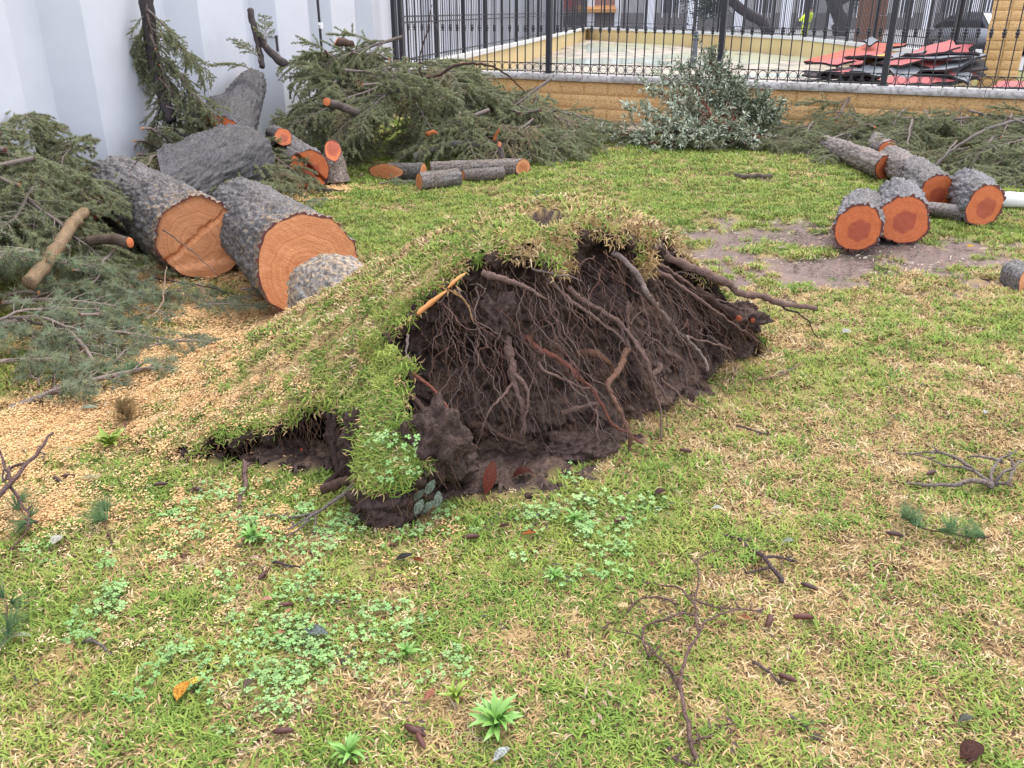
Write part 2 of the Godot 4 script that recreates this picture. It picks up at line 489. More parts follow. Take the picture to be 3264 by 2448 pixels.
func build_ground() -> void:
	var xs := []
	var zs := []
	for q in [-500.0, -150.0, -60.0, -25.0, -14.0]: xs.append(q)
	var x := -9.0
	while x < 9.0:
		xs.append(x); x += 0.055
	for q in [9.0, 14.0, 25.0, 60.0, 150.0, 500.0]: xs.append(q)
	for q in [200.0, 50.0, 12.0, 4.0, 2.0]: zs.append(q)
	var z := 0.0
	while z > -15.0:
		zs.append(z); z -= 0.05 if z > -6.0 else 0.11
	for q in [-16.0, -18.0, -24.0, -40.0, -80.0, -200.0, -600.0]: zs.append(q)
	var mb := MB.new()
	for b in zs.size():
		for a in xs.size():
			var px: float = xs[a]; var pz: float = zs[b]
			var near := absf(px) < 9.1 and pz > -15.1 and pz < 0.5
			var y := ground_y(px, pz) if near else 0.0
			var col := Color(0.2, 0.19, 0.08)
			if near:
				col = thatch_color(px, pz)
				var m := mud(px, pz)
				if m > 0.0: col = col.lerp(vary(Color(0.205, 0.15, 0.135), 0.12), m)
				m = spill(px, pz)
				if m > 0.0:
					col = col.lerp(vary(Color(0.075, 0.05, 0.04), 0.2), m)
					y += m * (0.02 + 0.02 * nz.get_noise_2d(px * 14.0, pz * 14.0))
				if in_turf(px, pz):
					col = vary(Color(0.04, 0.028, 0.022), 0.2)
					y -= 0.06
			mb.p(Vector3(px, y, pz), col)
	var w := xs.size()
	for b in zs.size() - 1:
		for a in w - 1:
			var i := b * w + a
			mb.quad(i, i + w, i + w + 1, i + 1)
	var g := part("lawn_ground", mb, M.lawn)
	g.set_meta("kind", "structure")
	# crumbly soil spilled at the foot of the plate, finer than the lawn sheet
	var sp := MB.new()
	var id := {}
	for i in 170:
		for j in 130:
			var px := -1.0 + i * 0.014; var pz := -2.4 - j * 0.014
			var m := spill(px, pz)
			if m < 0.12: continue
			var q := Vector3(px, 0, pz)
			var h := 0.018 * n3(q, 6.0) + 0.014 * n3(q, 16.0) + 0.008 * n3(q, 40.0) + 0.014 * clampf(cells.get_noise_3dv(q * 22.0) + 0.7, 0.0, 0.5)
			id[i * 1000 + j] = sp.p(Vector3(px, ground_y(px, pz) - 0.01 + m * (0.04 + h), pz), soil_color(q * 1.3))
	for k in id:
		if id.has(k + 1000) and id.has(k + 1) and id.has(k + 1001): sp.quad(id[k], id[k + 1], id[k + 1001], id[k + 1000])
	part("spilled_soil", sp, M.soil).set_meta("kind", "structure")

func build_panel_wall() -> void:
	# ribbed white sheeting; s runs along the wall from near the camera to far away
	var p0 := Vector3(-4.75, 0, 0.0)
	var dir := Vector3(0.16, 0, -1).normalized()
	var nrm := Vector3(-dir.z, 0, dir.x) * -1.0
	nrm = Vector3(1, 0, 0.16).normalized()
	var t := thing("white_panel_wall", "tall white ribbed metal panel wall behind the felled trunk", "wall", p0)
	var prof := []   # (s, depth) of the trapezoid ribs
	var s := -2.0
	while s < 45.0:
		prof.append([s, 0.0]); prof.append([s + 1.05, 0.0]); prof.append([s + 1.25, -0.24]); prof.append([s + 1.72, -0.24])
		s += 1.95
	var k := 0
	while k < prof.size() - 1:
		var mb := MB.new()
		var last := mini(k + 4, prof.size() - 1)
		for i in range(k, last):
			var a: Vector3 = dir * prof[i][0] + nrm * prof[i][1]
			var b: Vector3 = dir * prof[i + 1][0] + nrm * prof[i + 1][1]
			var rows := 6
			for r in rows:
				var y0 := 4.2 * r / rows; var y1 := 4.2 * (r + 1) / rows
				mb.face4(a + Vector3(0, y0, 0), b + Vector3(0, y0, 0), b + Vector3(0, y1, 0), a + Vector3(0, y1, 0))
			mb.face4(a + Vector3(0, 4.2, 0), b + Vector3(0, 4.2, 0), b + Vector3(0, 4.2, 0) - nrm * 0.2, a + Vector3(0, 4.2, 0) - nrm * 0.2)
		part("panel", mb, M.panel, t)
		k += 4
	# dark joint between two panels and the latch on the face
	var mb2 := MB.new()
	var j := Vector3(-2.533, 1.497, -12.9)
	var sj := (j - p0).dot(dir)
	mb2.box(dir * sj + Vector3(0, 2.0, 0) + nrm * 0.006, Vector3(0.03, 4.0, 0.035))
	part("joint_strip", mb2, M.iron, t)
	mb2 = MB.new()
	var l := Vector3(-2.787, 1.247, -11.35)
	var o := dir * (l - p0).dot(dir) + nrm * 0.03
	o.y = l.y
	mb2.box(o + Vector3(0, 0.055, 0), Vector3(0.03, 0.03, 0.17), Color.WHITE, Basis(Vector3.UP, 0.16))
	mb2.box(o + Vector3(0, -0.03, 0), Vector3(0.025, 0.17, 0.03))
	part("latch", mb2, M.iron_worn, t)
	mb2 = MB.new()
	mb2.box(dir * sj + Vector3(0, Vector3(-2.541, 1.408, -12.9).y, 0) + nrm * 0.02, Vector3(0.05, 0.08, 0.06))
	part("hinge", mb2, M.coping, t)

func stone(l: float, h: float, w: float, rough: float, seedn: int, nx: int, ny: int) -> MB:
	# a block with a broken front (towards +z), sides plain, edges eased
	var mb := MB.new()
	for y in ny + 1:
		for x in nx + 1:
			var u := float(x) / nx; var q := float(y) / ny
			var edge := minf(minf(u, 1.0 - u) * l, minf(q, 1.0 - q) * h)
			var z := w * 0.5 - 0.012 * smoothstep(0.02, 0.0, edge)
			z += rough * smoothstep(0.0, 0.03, edge) * (0.5 + 0.5 * nz.get_noise_3d(u * l * 9.0, q * h * 9.0, seedn * 3.7) + 0.35 * nz.get_noise_3d(u * l * 26.0, q * h * 26.0, seedn * 1.7))
			mb.p(Vector3((u - 0.5) * l, (q - 0.5) * h, z))
	for y in ny:
		for x in nx:
			var i := y * (nx + 1) + x
			mb.quad(i, i + nx + 1, i + nx + 2, i + 1)
	var zf := w * 0.5 - 0.012
	var hl := l * 0.5; var hh := h * 0.5; var zb := -w * 0.5
	mb.face4(Vector3(-hl, hh, zf), Vector3(-hl, hh, zb), Vector3(hl, hh, zb), Vector3(hl, hh, zf))
	mb.face4(Vector3(-hl, -hh, zb), Vector3(-hl, -hh, zf), Vector3(hl, -hh, zf), Vector3(hl, -hh, zb))
	mb.face4(Vector3(-hl, -hh, zb), Vector3(-hl, hh, zb), Vector3(-hl, hh, zf), Vector3(-hl, -hh, zf))
	mb.face4(Vector3(hl, -hh, zf), Vector3(hl, hh, zf), Vector3(hl, hh, zb), Vector3(hl, -hh, zb))
	mb.face4(Vector3(hl, -hh, zb), Vector3(hl, hh, zb), Vector3(-hl, hh, zb), Vector3(-hl, -hh, zb))
	return mb

func tinted(base: StandardMaterial3D, cols: Array) -> Array:
	var o := []
	for c in cols:
		var m: StandardMaterial3D = base.duplicate()
		m.albedo_color = c
		o.append(m)
	return o

var FWA := Vector3(-2.35, 0, -15.95)   # front wall: from behind the brush pile to past the right edge
var FWB := Vector3(9.6, 0, -9.35)

func build_front_wall() -> void:
	var dir := (FWB - FWA).normalized()
	var yaw := atan2(-dir.z, dir.x)
	var bas := Basis(Vector3.UP, yaw)
	var n := bas.z
	var L := FWA.distance_to(FWB)
	var t := thing("garden_wall", "low ochre split block wall with grey stone coping under the iron fence", "wall", FWA)
	var tones := tinted(M.block, [lin(0.64, 0.405, 0.185), lin(0.615, 0.385, 0.175), lin(0.66, 0.425, 0.20)])
	var shapes := []
	for i in 5: shapes.append(stone(0.396, 0.197, 0.2, 0.010, i, 12, 6).mesh())
	for row in 3:
		var s := 0.2 + (0.2 if row % 2 else 0.0)
		while s < L - 0.2:
			var o := part("block", shapes[rng.randi() % 5], tones[rng.randi() % 3], t)
			o.transform = Transform3D(bas, dir * s + Vector3(0, 0.1 + 0.2 * row, 0))
			s += 0.4
	var core := MB.new()   # mortar behind the joints
	core.box(dir * L * 0.5 + Vector3(0, 0.3, 0), Vector3(L, 0.598, 0.17), Color.WHITE, bas)
	part("mortar_core", core, tones[1], t)
	var caps := []
	for i in 4: caps.append(stone(0.495, 0.09, 0.32, 0.008, i + 20, 10, 3).mesh())
	var ctones := tinted(M.coping, [lin(0.50, 0.485, 0.48), lin(0.56, 0.545, 0.54), lin(0.46, 0.445, 0.44)])
	var s2 := 0.25
	while s2 < L:
		var o := part("coping_stone", caps[rng.randi() % 4], ctones[rng.randi() % 3], t)
		o.transform = Transform3D(bas, dir * s2 + Vector3(0, 0.646 + rf(-0.003, 0.003), 0) + n * rf(-0.004, 0.004))
		s2 += 0.5
	# iron fence standing on the coping
	var f := thing("iron_fence", "black wrought iron fence with ring frieze on the low ochre wall", "fence", FWA + Vector3(0, 0.69, 0))
	var bar := MB.new()
	bar.box(Vector3(0, 1.0, 0), Vector3(0.014, 2.0, 0.014))
	var col := MB.new()   # turned collars half way up the bar
	var prof := [[0.60, 0.008], [0.605, 0.022], [0.625, 0.022], [0.63, 0.012], [0.64, 0.025], [0.665, 0.027], [0.67, 0.012], [0.68, 0.022], [0.70, 0.022], [0.705, 0.008]]
	var pts := []; var rr := []
	for q in prof:
		pts.append(Vector3(0, q[0], 0)); rr.append(q[1])
	col.tube(pts, rr, 8)
	var ring := MB.new()
	var rp := []
	for i in 19: rp.append(Vector3(cos(TAU * i / 18.0) * 0.056, 0.085 + sin(TAU * i / 18.0) * 0.056, 0))
	ring.tube(rp, taper(19, 0.005, 0.005), 5, Color.WHITE, false)
	var barm := bar.mesh(); var colm := col.mesh(); var ringm := ring.mesh()
	var post := MB.new()
	post.box(Vector3(0, 1.05, 0), Vector3(0.075, 2.1, 0.075))
	post.box(Vector3(0, 0.006, 0), Vector3(0.13, 0.012, 0.13))
	var postm := post.mesh()
	var plane := Plane(n, FWA)
	var ps := []
	for q in [Vector3(-1.266, 1.101, -10), Vector3(0.402, 1.006, -10), Vector3(2.277, 1.006, -10), Vector3(4.102, 0.861, -10), Vector3(6.061, 0.837, -10)]:
		var hit = plane.intersects_ray(Vector3(0, 1.6, 0), q - Vector3(0, 1.6, 0))
		ps.append((hit - FWA).dot(dir))
	ps.append(ps[4] + 2.0)
	for i in ps.size():
		var o := part("post", postm, M.iron, f)
		o.transform = Transform3D(bas, dir * ps[i])
	for i in ps.size() - 1:
		var cnt := int(round((ps[i + 1] - ps[i]) / 0.142))
		for k in range(1, cnt):
			var s: float = lerpf(ps[i], ps[i + 1], float(k) / cnt)
			var o := part("bar", barm, M.iron, f)
			o.transform = Transform3D(bas, dir * s)
			var cc := part("collar", colm, M.iron, o)
			cc.position = Vector3.ZERO
		for k in cnt:
			var s: float = lerpf(ps[i], ps[i + 1], (k + 0.5) / cnt)
			var o := part("ring", ringm, M.iron, f)
			o.transform = Transform3D(bas, dir * s)
		for h in [0.024, 0.15, 1.9]:
			var mb := MB.new()
			mb.box(Vector3.ZERO, Vector3(ps[i + 1] - ps[i] - 0.076, 0.012, 0.03))
			var o := part("rail", mb, M.iron, f)
			o.transform = Transform3D(bas, dir * (ps[i] + ps[i + 1]) * 0.5 + Vector3(0, h, 0))
	# paving at the foot of the wall, seen between the heaps
	var pv := Node3D.new()
	pv.name = "paved_path"; add_child(pv); pv.set_meta("kind", "structure")
	var pt := tinted(M.coping, [lin(0.33, 0.26, 0.20), lin(0.37, 0.29, 0.23), lin(0.29, 0.235, 0.19)])
	var pb := MB.new()
	pb.box(Vector3.ZERO, Vector3(0.155, 0.05, 0.33))
	var pm := pb.mesh()
	for i in 26:
		for r in 3:
			var s := (Vector3(0.321, 0, -14.008) - FWA).dot(dir) - 0.3 + i * 0.163
			var o := part("paver", pm, pt[rng.randi() % 3], pv)
			o.transform = Transform3D(bas, FWA + dir * (s + (0.08 if r % 2 else 0.0)) + n * (0.29 + r * 0.34) + Vector3(0, 0.012 + rf(-0.003, 0.003), 0))

var C0 := Vector3(-2.07, 0, -15.85)
var C1 := Vector3(4.387, 0.7, -55.291)

func low_wall(t: Node3D, a: Vector3, b: Vector3, h: float, tone: StandardMaterial3D, cap: StandardMaterial3D) -> void:
	# plain rendered wall with coping between a and b, in the thing's own axes
	var dir := b - a
	var L := dir.length()
	dir = dir.normalized()
	var bas := Basis(Vector3.UP, atan2(-dir.z, dir.x))
	var n := maxi(1, int(L / 2.0))
	for i in n:
		var mb := MB.new()
		var o := a + dir * (L * (i + 0.5) / n)
		mb.box(o + Vector3(0, (h - 0.1) * 0.5 - 0.02, 0), Vector3(L / n - 0.012, h - 0.1, 0.2), Color.WHITE, bas)
		part("wall_section", mb, tone, t)
		mb = MB.new()
		mb.box(o + Vector3(0, h - 0.068, 0), Vector3(L / n - 0.01, 0.1, 0.32), Color.WHITE, bas)
		part("coping_stone", mb, cap, t)

func bars_fence(t: Node3D, a: Vector3, b: Vector3, y0: float, h: float, gap: float, post_gap: float, bw: float, rails: Array) -> void:
	var dir := b - a
	var L := dir.length()
	dir = dir.normalized()
	var bas := Basis(Vector3.UP, atan2(-dir.z, dir.x))
	var mb := MB.new()
	var s := gap
	while s < L:
		mb.box(a + dir * s + Vector3(0, y0 + h * 0.5, 0), Vector3(bw, h, bw), Color.WHITE, bas)
		s += gap
	part("bars", mb, M.iron, t, "stuff")
	for r in rails:
		mb = MB.new()
		mb.box((a + b) * 0.5 + Vector3(0, y0 + r, 0), Vector3(L, 0.03, 0.02), Color.WHITE, bas)
		part("rail", mb, M.iron, t)
	s = 0.0
	while s < L + 0.1:
		mb = MB.new()
		mb.box(a + dir * s + Vector3(0, y0 + h * 0.5 + 0.03, 0), Vector3(0.08, h + 0.06, 0.08), Color.WHITE, bas)
		part("post", mb, M.iron, t)
		s += post_gap

func build_court() -> void:
	var tone := mat(lin(0.58, 0.44, 0.21), 0.85)
	tone.albedo_texture = M.panel.albedo_texture; tone.uv1_triplanar = true; tone.uv1_world_triplanar = true; tone.uv1_scale = Vector3(0.5, 0.5, 0.5)
	var cap := mat(lin(0.56, 0.55, 0.54), 0.75)
	# side wall and its fence, running away on the left
	var t := thing("court_side_wall", "pale yellow low wall running away on the left side of the flooded court", "wall", C0)
	low_wall(t, Vector3(0.1, 0, -0.6), C1 - C0 - Vector3(0, 0.7, 0), 0.7, tone, cap)
	var f := thing("court_side_fence", "dense black bar fence running away in front of the white panels", "fence", C0)
	bars_fence(f, Vector3(0.1, 0, -0.6), C1 - C0 - Vector3(0, 0.7, 0), 0.68, 1.7, 0.2, 2.6, 0.014, [0.1, 0.72, 0.82, 1.6])
	# far wall
	var line := [Vector3(4.387, 0.7, -55.291), Vector3(8.676, 0.7, -44.053), Vector3(11, 0.7, -34.628), Vector3(10.605, 0.7, -23.604), Vector3(9.94, 0.7, -19.709)]
	var w := thing("court_far_wall", "pale yellow low wall with light coping along the far side of the court", "wall", Vector3(line[0].x, 0, line[0].z))
	var ff := thing("court_far_fence", "black bar fence along the far side of the flooded court", "fence", Vector3(line[0].x, 0, line[0].z))
	for i in 4:
		var a: Vector3 = line[i] - line[0]; var b: Vector3 = line[i + 1] - line[0]
		low_wall(w, a, b, 0.7, tone, cap)
		bars_fence(ff, a, b, 0.68, 1.9, 0.13, 2.4, 0.018, [0.08, 0.28, 1.7])
	# court floor with puddles
	var fl := MB.new()
	var poly := [Vector3(-2.2, 0, -16.1), Vector3(9.5, 0, -9.7), Vector3(30, 0, -9.7), Vector3(30, 0, -20), line[4], line[3], line[2], line[1], line[0]]
	var pg := PackedVector2Array()
	for q in poly: pg.push_back(Vector2(q.x, q.z))
	var idx := Geometry2D.triangulate_polygon(pg)
	for q in pg: fl.p(Vector3(q.x, 0.02, q.y))
	for i in range(0, idx.size(), 3): fl.tri(idx[i], idx[i + 1], idx[i + 2])
	var fm := mat(lin(0.36, 0.31, 0.24), 0.5)
	fm.albedo_texture = noise_tex(0.012, 512, false, 1.0, FastNoiseLite.TYPE_SIMPLEX, ramp([[0.2, Color(0.62, 0.6, 0.58)], [0.45, Color(0.85, 0.84, 0.8)], [0.6, Color(1, 0.98, 0.92)], [0.8, Color(0.95, 0.9, 0.95)]]), 12)
	fm.uv1_triplanar = true; fm.uv1_world_triplanar = true; fm.uv1_scale = Vector3(0.16, 0.16, 0.16)
	var flo := part("court_floor", fl, fm)
	flo.set_meta("kind", "structure")
	var water := mat(lin(0.40, 0.47, 0.40), 0.12)  # bright reflection on the puddles is painted into this pale base colour
	water.metallic_specular = 0.9
	for q in [[Vector3(4.474, 0, -43.57), 1.6, 4.5], [Vector3(6.789, 0, -45.912), 1.3, 3.0], [Vector3(3.536, 0, -31.161), 2.2, 1.6], [Vector3(5.255, 0, -29.265), 1.4, 0.7], [Vector3(8.746, 0, -33.646), 3.6, 3.4], [Vector3(7.149, 0, -24.011), 1.6, 0.5], [Vector3(7.925, 0, -36.16), 1.0, 1.5]]:
		var mb := MB.new()
		var o := mb.p(Vector3.ZERO)
		for i in 40:
			var a := TAU * i / 40.0
			var r := 1.0 + 0.75 * nz.get_noise_3d(cos(a) * 1.6, sin(a) * 1.6, q[1] * 9.0)
			mb.p(Vector3(cos(a) * q[1] * r, 0, sin(a) * q[2] * r))
		for i in 40: mb.tri(o, o + 1 + i, o + 1 + (i + 1) % 40)
		var pud := part("puddle_water", mb, water)
		pud.position = q[0] + Vector3(0, 0.025, 0)
		pud.set_meta("kind", "structure")
	build_mats()
	build_bollard()
	build_pillar()

func build_bollard() -> void:
	var t := thing("bollard", "grey cast iron bollard standing in the flooded court", "bollard", Vector3(5.987, 0, -30.049))
	var prof := [[0.0, 0.11], [0.08, 0.11], [0.09, 0.085], [0.7, 0.075], [0.71, 0.1], [0.76, 0.1], [0.77, 0.065], [0.82, 0.065], [0.83, 0.11], [0.88, 0.115], [0.9, 0.06], [0.94, 0.07], [0.98, 0.05], [1.0, 0.0]]
	var pts := []; var rr := []
	for q in prof:
		pts.append(Vector3(0, q[0], 0)); rr.append(q[1])
	var mb := MB.new()
	mb.tube(pts.slice(0, 4), rr.slice(0, 4), 14)
	part("shaft", mb, mat(lin(0.09, 0.09, 0.12), 0.5), t)
	mb = MB.new()
	mb.tube(pts.slice(3), rr.slice(3), 14)
	part("cap", mb, mat(lin(0.06, 0.06, 0.08), 0.5), t)

func build_pillar() -> void:
	var t := thing("gate_pillar", "square ochre block pillar at the right end of the court", "pillar", Vector3(10.874, 0, -20.325))
	var tones := tinted(M.block, [lin(0.60, 0.40, 0.18), lin(0.56, 0.37, 0.16), lin(0.64, 0.43, 0.2)])
	for r in 15:
		for k in 2:
			var o := part("block", stone(0.36, 0.194, 0.74, 0.02, r * 2 + k, 8, 5), tones[rng.randi() % 3], t)
			o.transform = Transform3D(Basis(Vector3.UP, -0.5), Vector3(0, 0.1 + r * 0.2, 0) + Basis(Vector3.UP, -0.5) * Vector3(-0.19 + k * 0.38 + rf(-0.01, 0.01), 0, rf(-0.012, 0.012)))
	var core := MB.new()
	core.box(Vector3(0, 1.5, 0), Vector3(0.7, 2.98, 0.68), Color.WHITE, Basis(Vector3.UP, -0.5))
	part("mortar_core", core, tones[1], t)

func build_mats() -> void:
	# sheets of rubber play flooring, red or grey on top and black beneath, piled in a heap
	var red := mat(lin(0.36, 0.085, 0.09), 0.8); var grey := mat(lin(0.17, 0.18, 0.2), 0.8); var ora := mat(lin(0.70, 0.33, 0.06), 0.8)
	var orange_red := mat(lin(0.36, 0.075, 0.05), 0.8)
	var black := mat(lin(0.03, 0.022, 0.024), 0.9); var blue := mat(lin(0.08, 0.22, 0.5), 0.8)
	var rows := [
		[[Vector3(6.563, 0.542, -20.6), Vector3(8.321, 0.914, -21.4), Vector3(9.23, 0.881, -21.5), Vector3(7.445, 0.558, -20.3)], orange_red, "orange red rubber sheet with a pointed end topmost on the left of the heap"],
		[[Vector3(6.54, 0.553, -20.2), Vector3(8.247, 0.766, -20.6), Vector3(8.437, 0.697, -20.4), Vector3(7.104, 0.531, -19.9)], red, "red rubber sheet lying under the pointed orange red one"],
		[[Vector3(7.244, 0.556, -19.6), Vector3(7.988, 0.763, -20.2), Vector3(8.705, 0.744, -20.2), Vector3(7.777, 0.526, -19.3)], red, "red rubber sheet in the middle of the heap beside the orange one"],
		[[Vector3(8.109, 0.96, -21.2), Vector3(8.316, 1.037, -21.3), Vector3(8.428, 0.96, -21.2), Vector3(8.126, 0.849, -21)], grey, "small torn grey rubber piece standing at the left top of the heap"],
		[[Vector3(7.543, 0.617, -19.5), Vector3(7.877, 0.729, -19.9), Vector3(8.232, 0.71, -19.9), Vector3(7.636, 0.55, -19.2)], ora, "orange yellow rubber sheet in the middle of the heap"],
		[[Vector3(7.017, 0.464, -18.8), Vector3(7.901, 0.655, -19.3), Vector3(8.34, 0.655, -19.3), Vector3(7.522, 0.405, -18.6)], grey, "grey rubber sheet below the orange yellow one"],
		[[Vector3(7.69, 0.488, -18.7), Vector3(8.612, 0.742, -19.4), Vector3(8.713, 0.561, -19), Vector3(7.936, 0.326, -18.2)], grey, "large grey rubber sheet leaning at the middle right of the heap"],
		[[Vector3(8.286, 0.656, -18.9), Vector3(8.881, 0.847, -19.5), Vector3(9.335, 0.796, -19.4), Vector3(8.904, 0.361, -18.2)], red, "large red rubber sheet draped down the front of the heap"],
		[[Vector3(8.857, 0.561, -19), Vector3(9.127, 0.825, -19.6), Vector3(10.033, 0.931, -20), Vector3(9.561, 0.655, -19.3)], red, "red rubber sheet with a raised corner at the right top of the heap"],
		[[Vector3(8.929, 0.805, -19.2), Vector3(9.081, 0.855, -19.3), Vector3(9.221, 0.796, -19.2), Vector3(8.961, 0.669, -19)], grey, "small grey rubber scrap on the red sheets"],
		[[Vector3(8.736, 0.5, -18.5), Vector3(9.035, 0.633, -19), Vector3(9.656, 0.665, -19.1), Vector3(9.058, 0.27, -18)], grey, "grey rubber sheet hanging at the right end of the heap"],
		[[Vector3(7.325, 0.319, -18.3), Vector3(7.953, 0.412, -18.5), Vector3(9.058, 0.291, -18.2), Vector3(7.588, 0.253, -18)], red, "red rubber strip lying flat along the foot of the heap"],
		[[Vector3(9.445, 0.741, -19), Vector3(9.576, 0.809, -19.1), Vector3(9.614, 0.759, -19), Vector3(9.472, 0.656, -18.9)], blue, "small blue rubber scrap at the right end of the heap"],
		[[Vector3(9.159, 0.272, -17.3), Vector3(9.625, 0.318, -17.7), Vector3(10.549, 0.338, -17.9), Vector3(9.995, 0.246, -17.2)], red, "flat red rubber sheet lying right of the ochre pillar"],
		[[Vector3(6.706, 0.443, -19), Vector3(7.472, 0.489, -19), Vector3(7.595, 0.437, -18.8), Vector3(6.8, 0.399, -18.7)], red, "pale red rubber strip lying flat at the left foot of the heap"],
	]
	for r in rows:
		rubber(r[0], r[1], black, r[2], 0.05)
	for i in 24:
		var o := Vector3(6.87, 0.517, -19.8).lerp(Vector3(9.277, 0.399, -18.7), (i + rf(0, 0.6)) / 24.0)
		o.y = rf(0.1, 0.8 if i > 6 else 0.4)
		var a := rf(-0.6, 0.6)
		var u := Vector3(cos(a), rf(-0.1, 0.25), sin(a)) * rf(0.5, 0.9); var w := Vector3(-sin(a), rf(-0.2, 0.2), cos(a)) * rf(0.2, 0.4)
		rubber([o - u - w, o + u - w * 0.6, o + u * 0.8 + w, o - u * 0.9 + w], [grey, red, black][i % 3], black, "torn rubber sheet showing its dark edge inside the heap of red and grey sheets", 0.04, "torn sheets inside the rubber heap")

func rubber(q: Array, top: Material, under: Material, label: String, thick: float, group := "") -> void:
	var o: Vector3 = (q[0] + q[1] + q[2] + q[3]) * 0.25
	var t := thing("rubber_sheet", label, "rubber sheet", Vector3(o.x, 0, o.z), group)
	var nn: Vector3 = ((q[1] - q[0]) as Vector3).cross(q[3] - q[0]).normalized()
	if nn.y < 0.0: nn = -nn
	var N := 8
	var s := [MB.new(), MB.new()]
	for k in 2:
		for i in N + 1:
			for j in N + 1:
				var u := float(i) / N; var w := float(j) / N
				var p: Vector3 = (q[0] as Vector3).lerp(q[1], u).lerp((q[3] as Vector3).lerp(q[2], u), w) - Vector3(o.x, 0, o.z)
				var e := 1.0 if i == 0 or j == 0 or i == N or j == N else 0.0
				p += Vector3(n3(p + o, 2.1), 0.6 * n3(p + o, 1.5) , n3(p + o + Vector3(5, 5, 5), 2.1)) * (0.035 + 0.045 * e)
				p -= nn * thick * k
				p.y = maxf(p.y, 0.03 - 0.004 * k)
				s[k].p(p)
		for i in N:
			for j in N:
				var a := i * (N + 1) + j
				s[k].quad(a, a + 1, a + N + 2, a + N + 1)
	# rim
	var edge := []
	for i in N: edge.append(i * (N + 1))
	for j in N: edge.append(N * (N + 1) + j)
	for i in N: edge.append((N - i) * (N + 1) + N)
	for j in N: edge.append(N - j)
	var base: int = s[1].v.size()
	for e in edge:
		s[1].p(s[0].v[e]); s[1].p(s[1].v[e])
	for i in edge.size():
		var a := base + i * 2; var b := base + ((i + 1) % edge.size()) * 2
		s[1].quad(a, b, b + 1, a + 1)
	part("top_layer", s[0], top, t)
	part("underside", s[1], under, t)

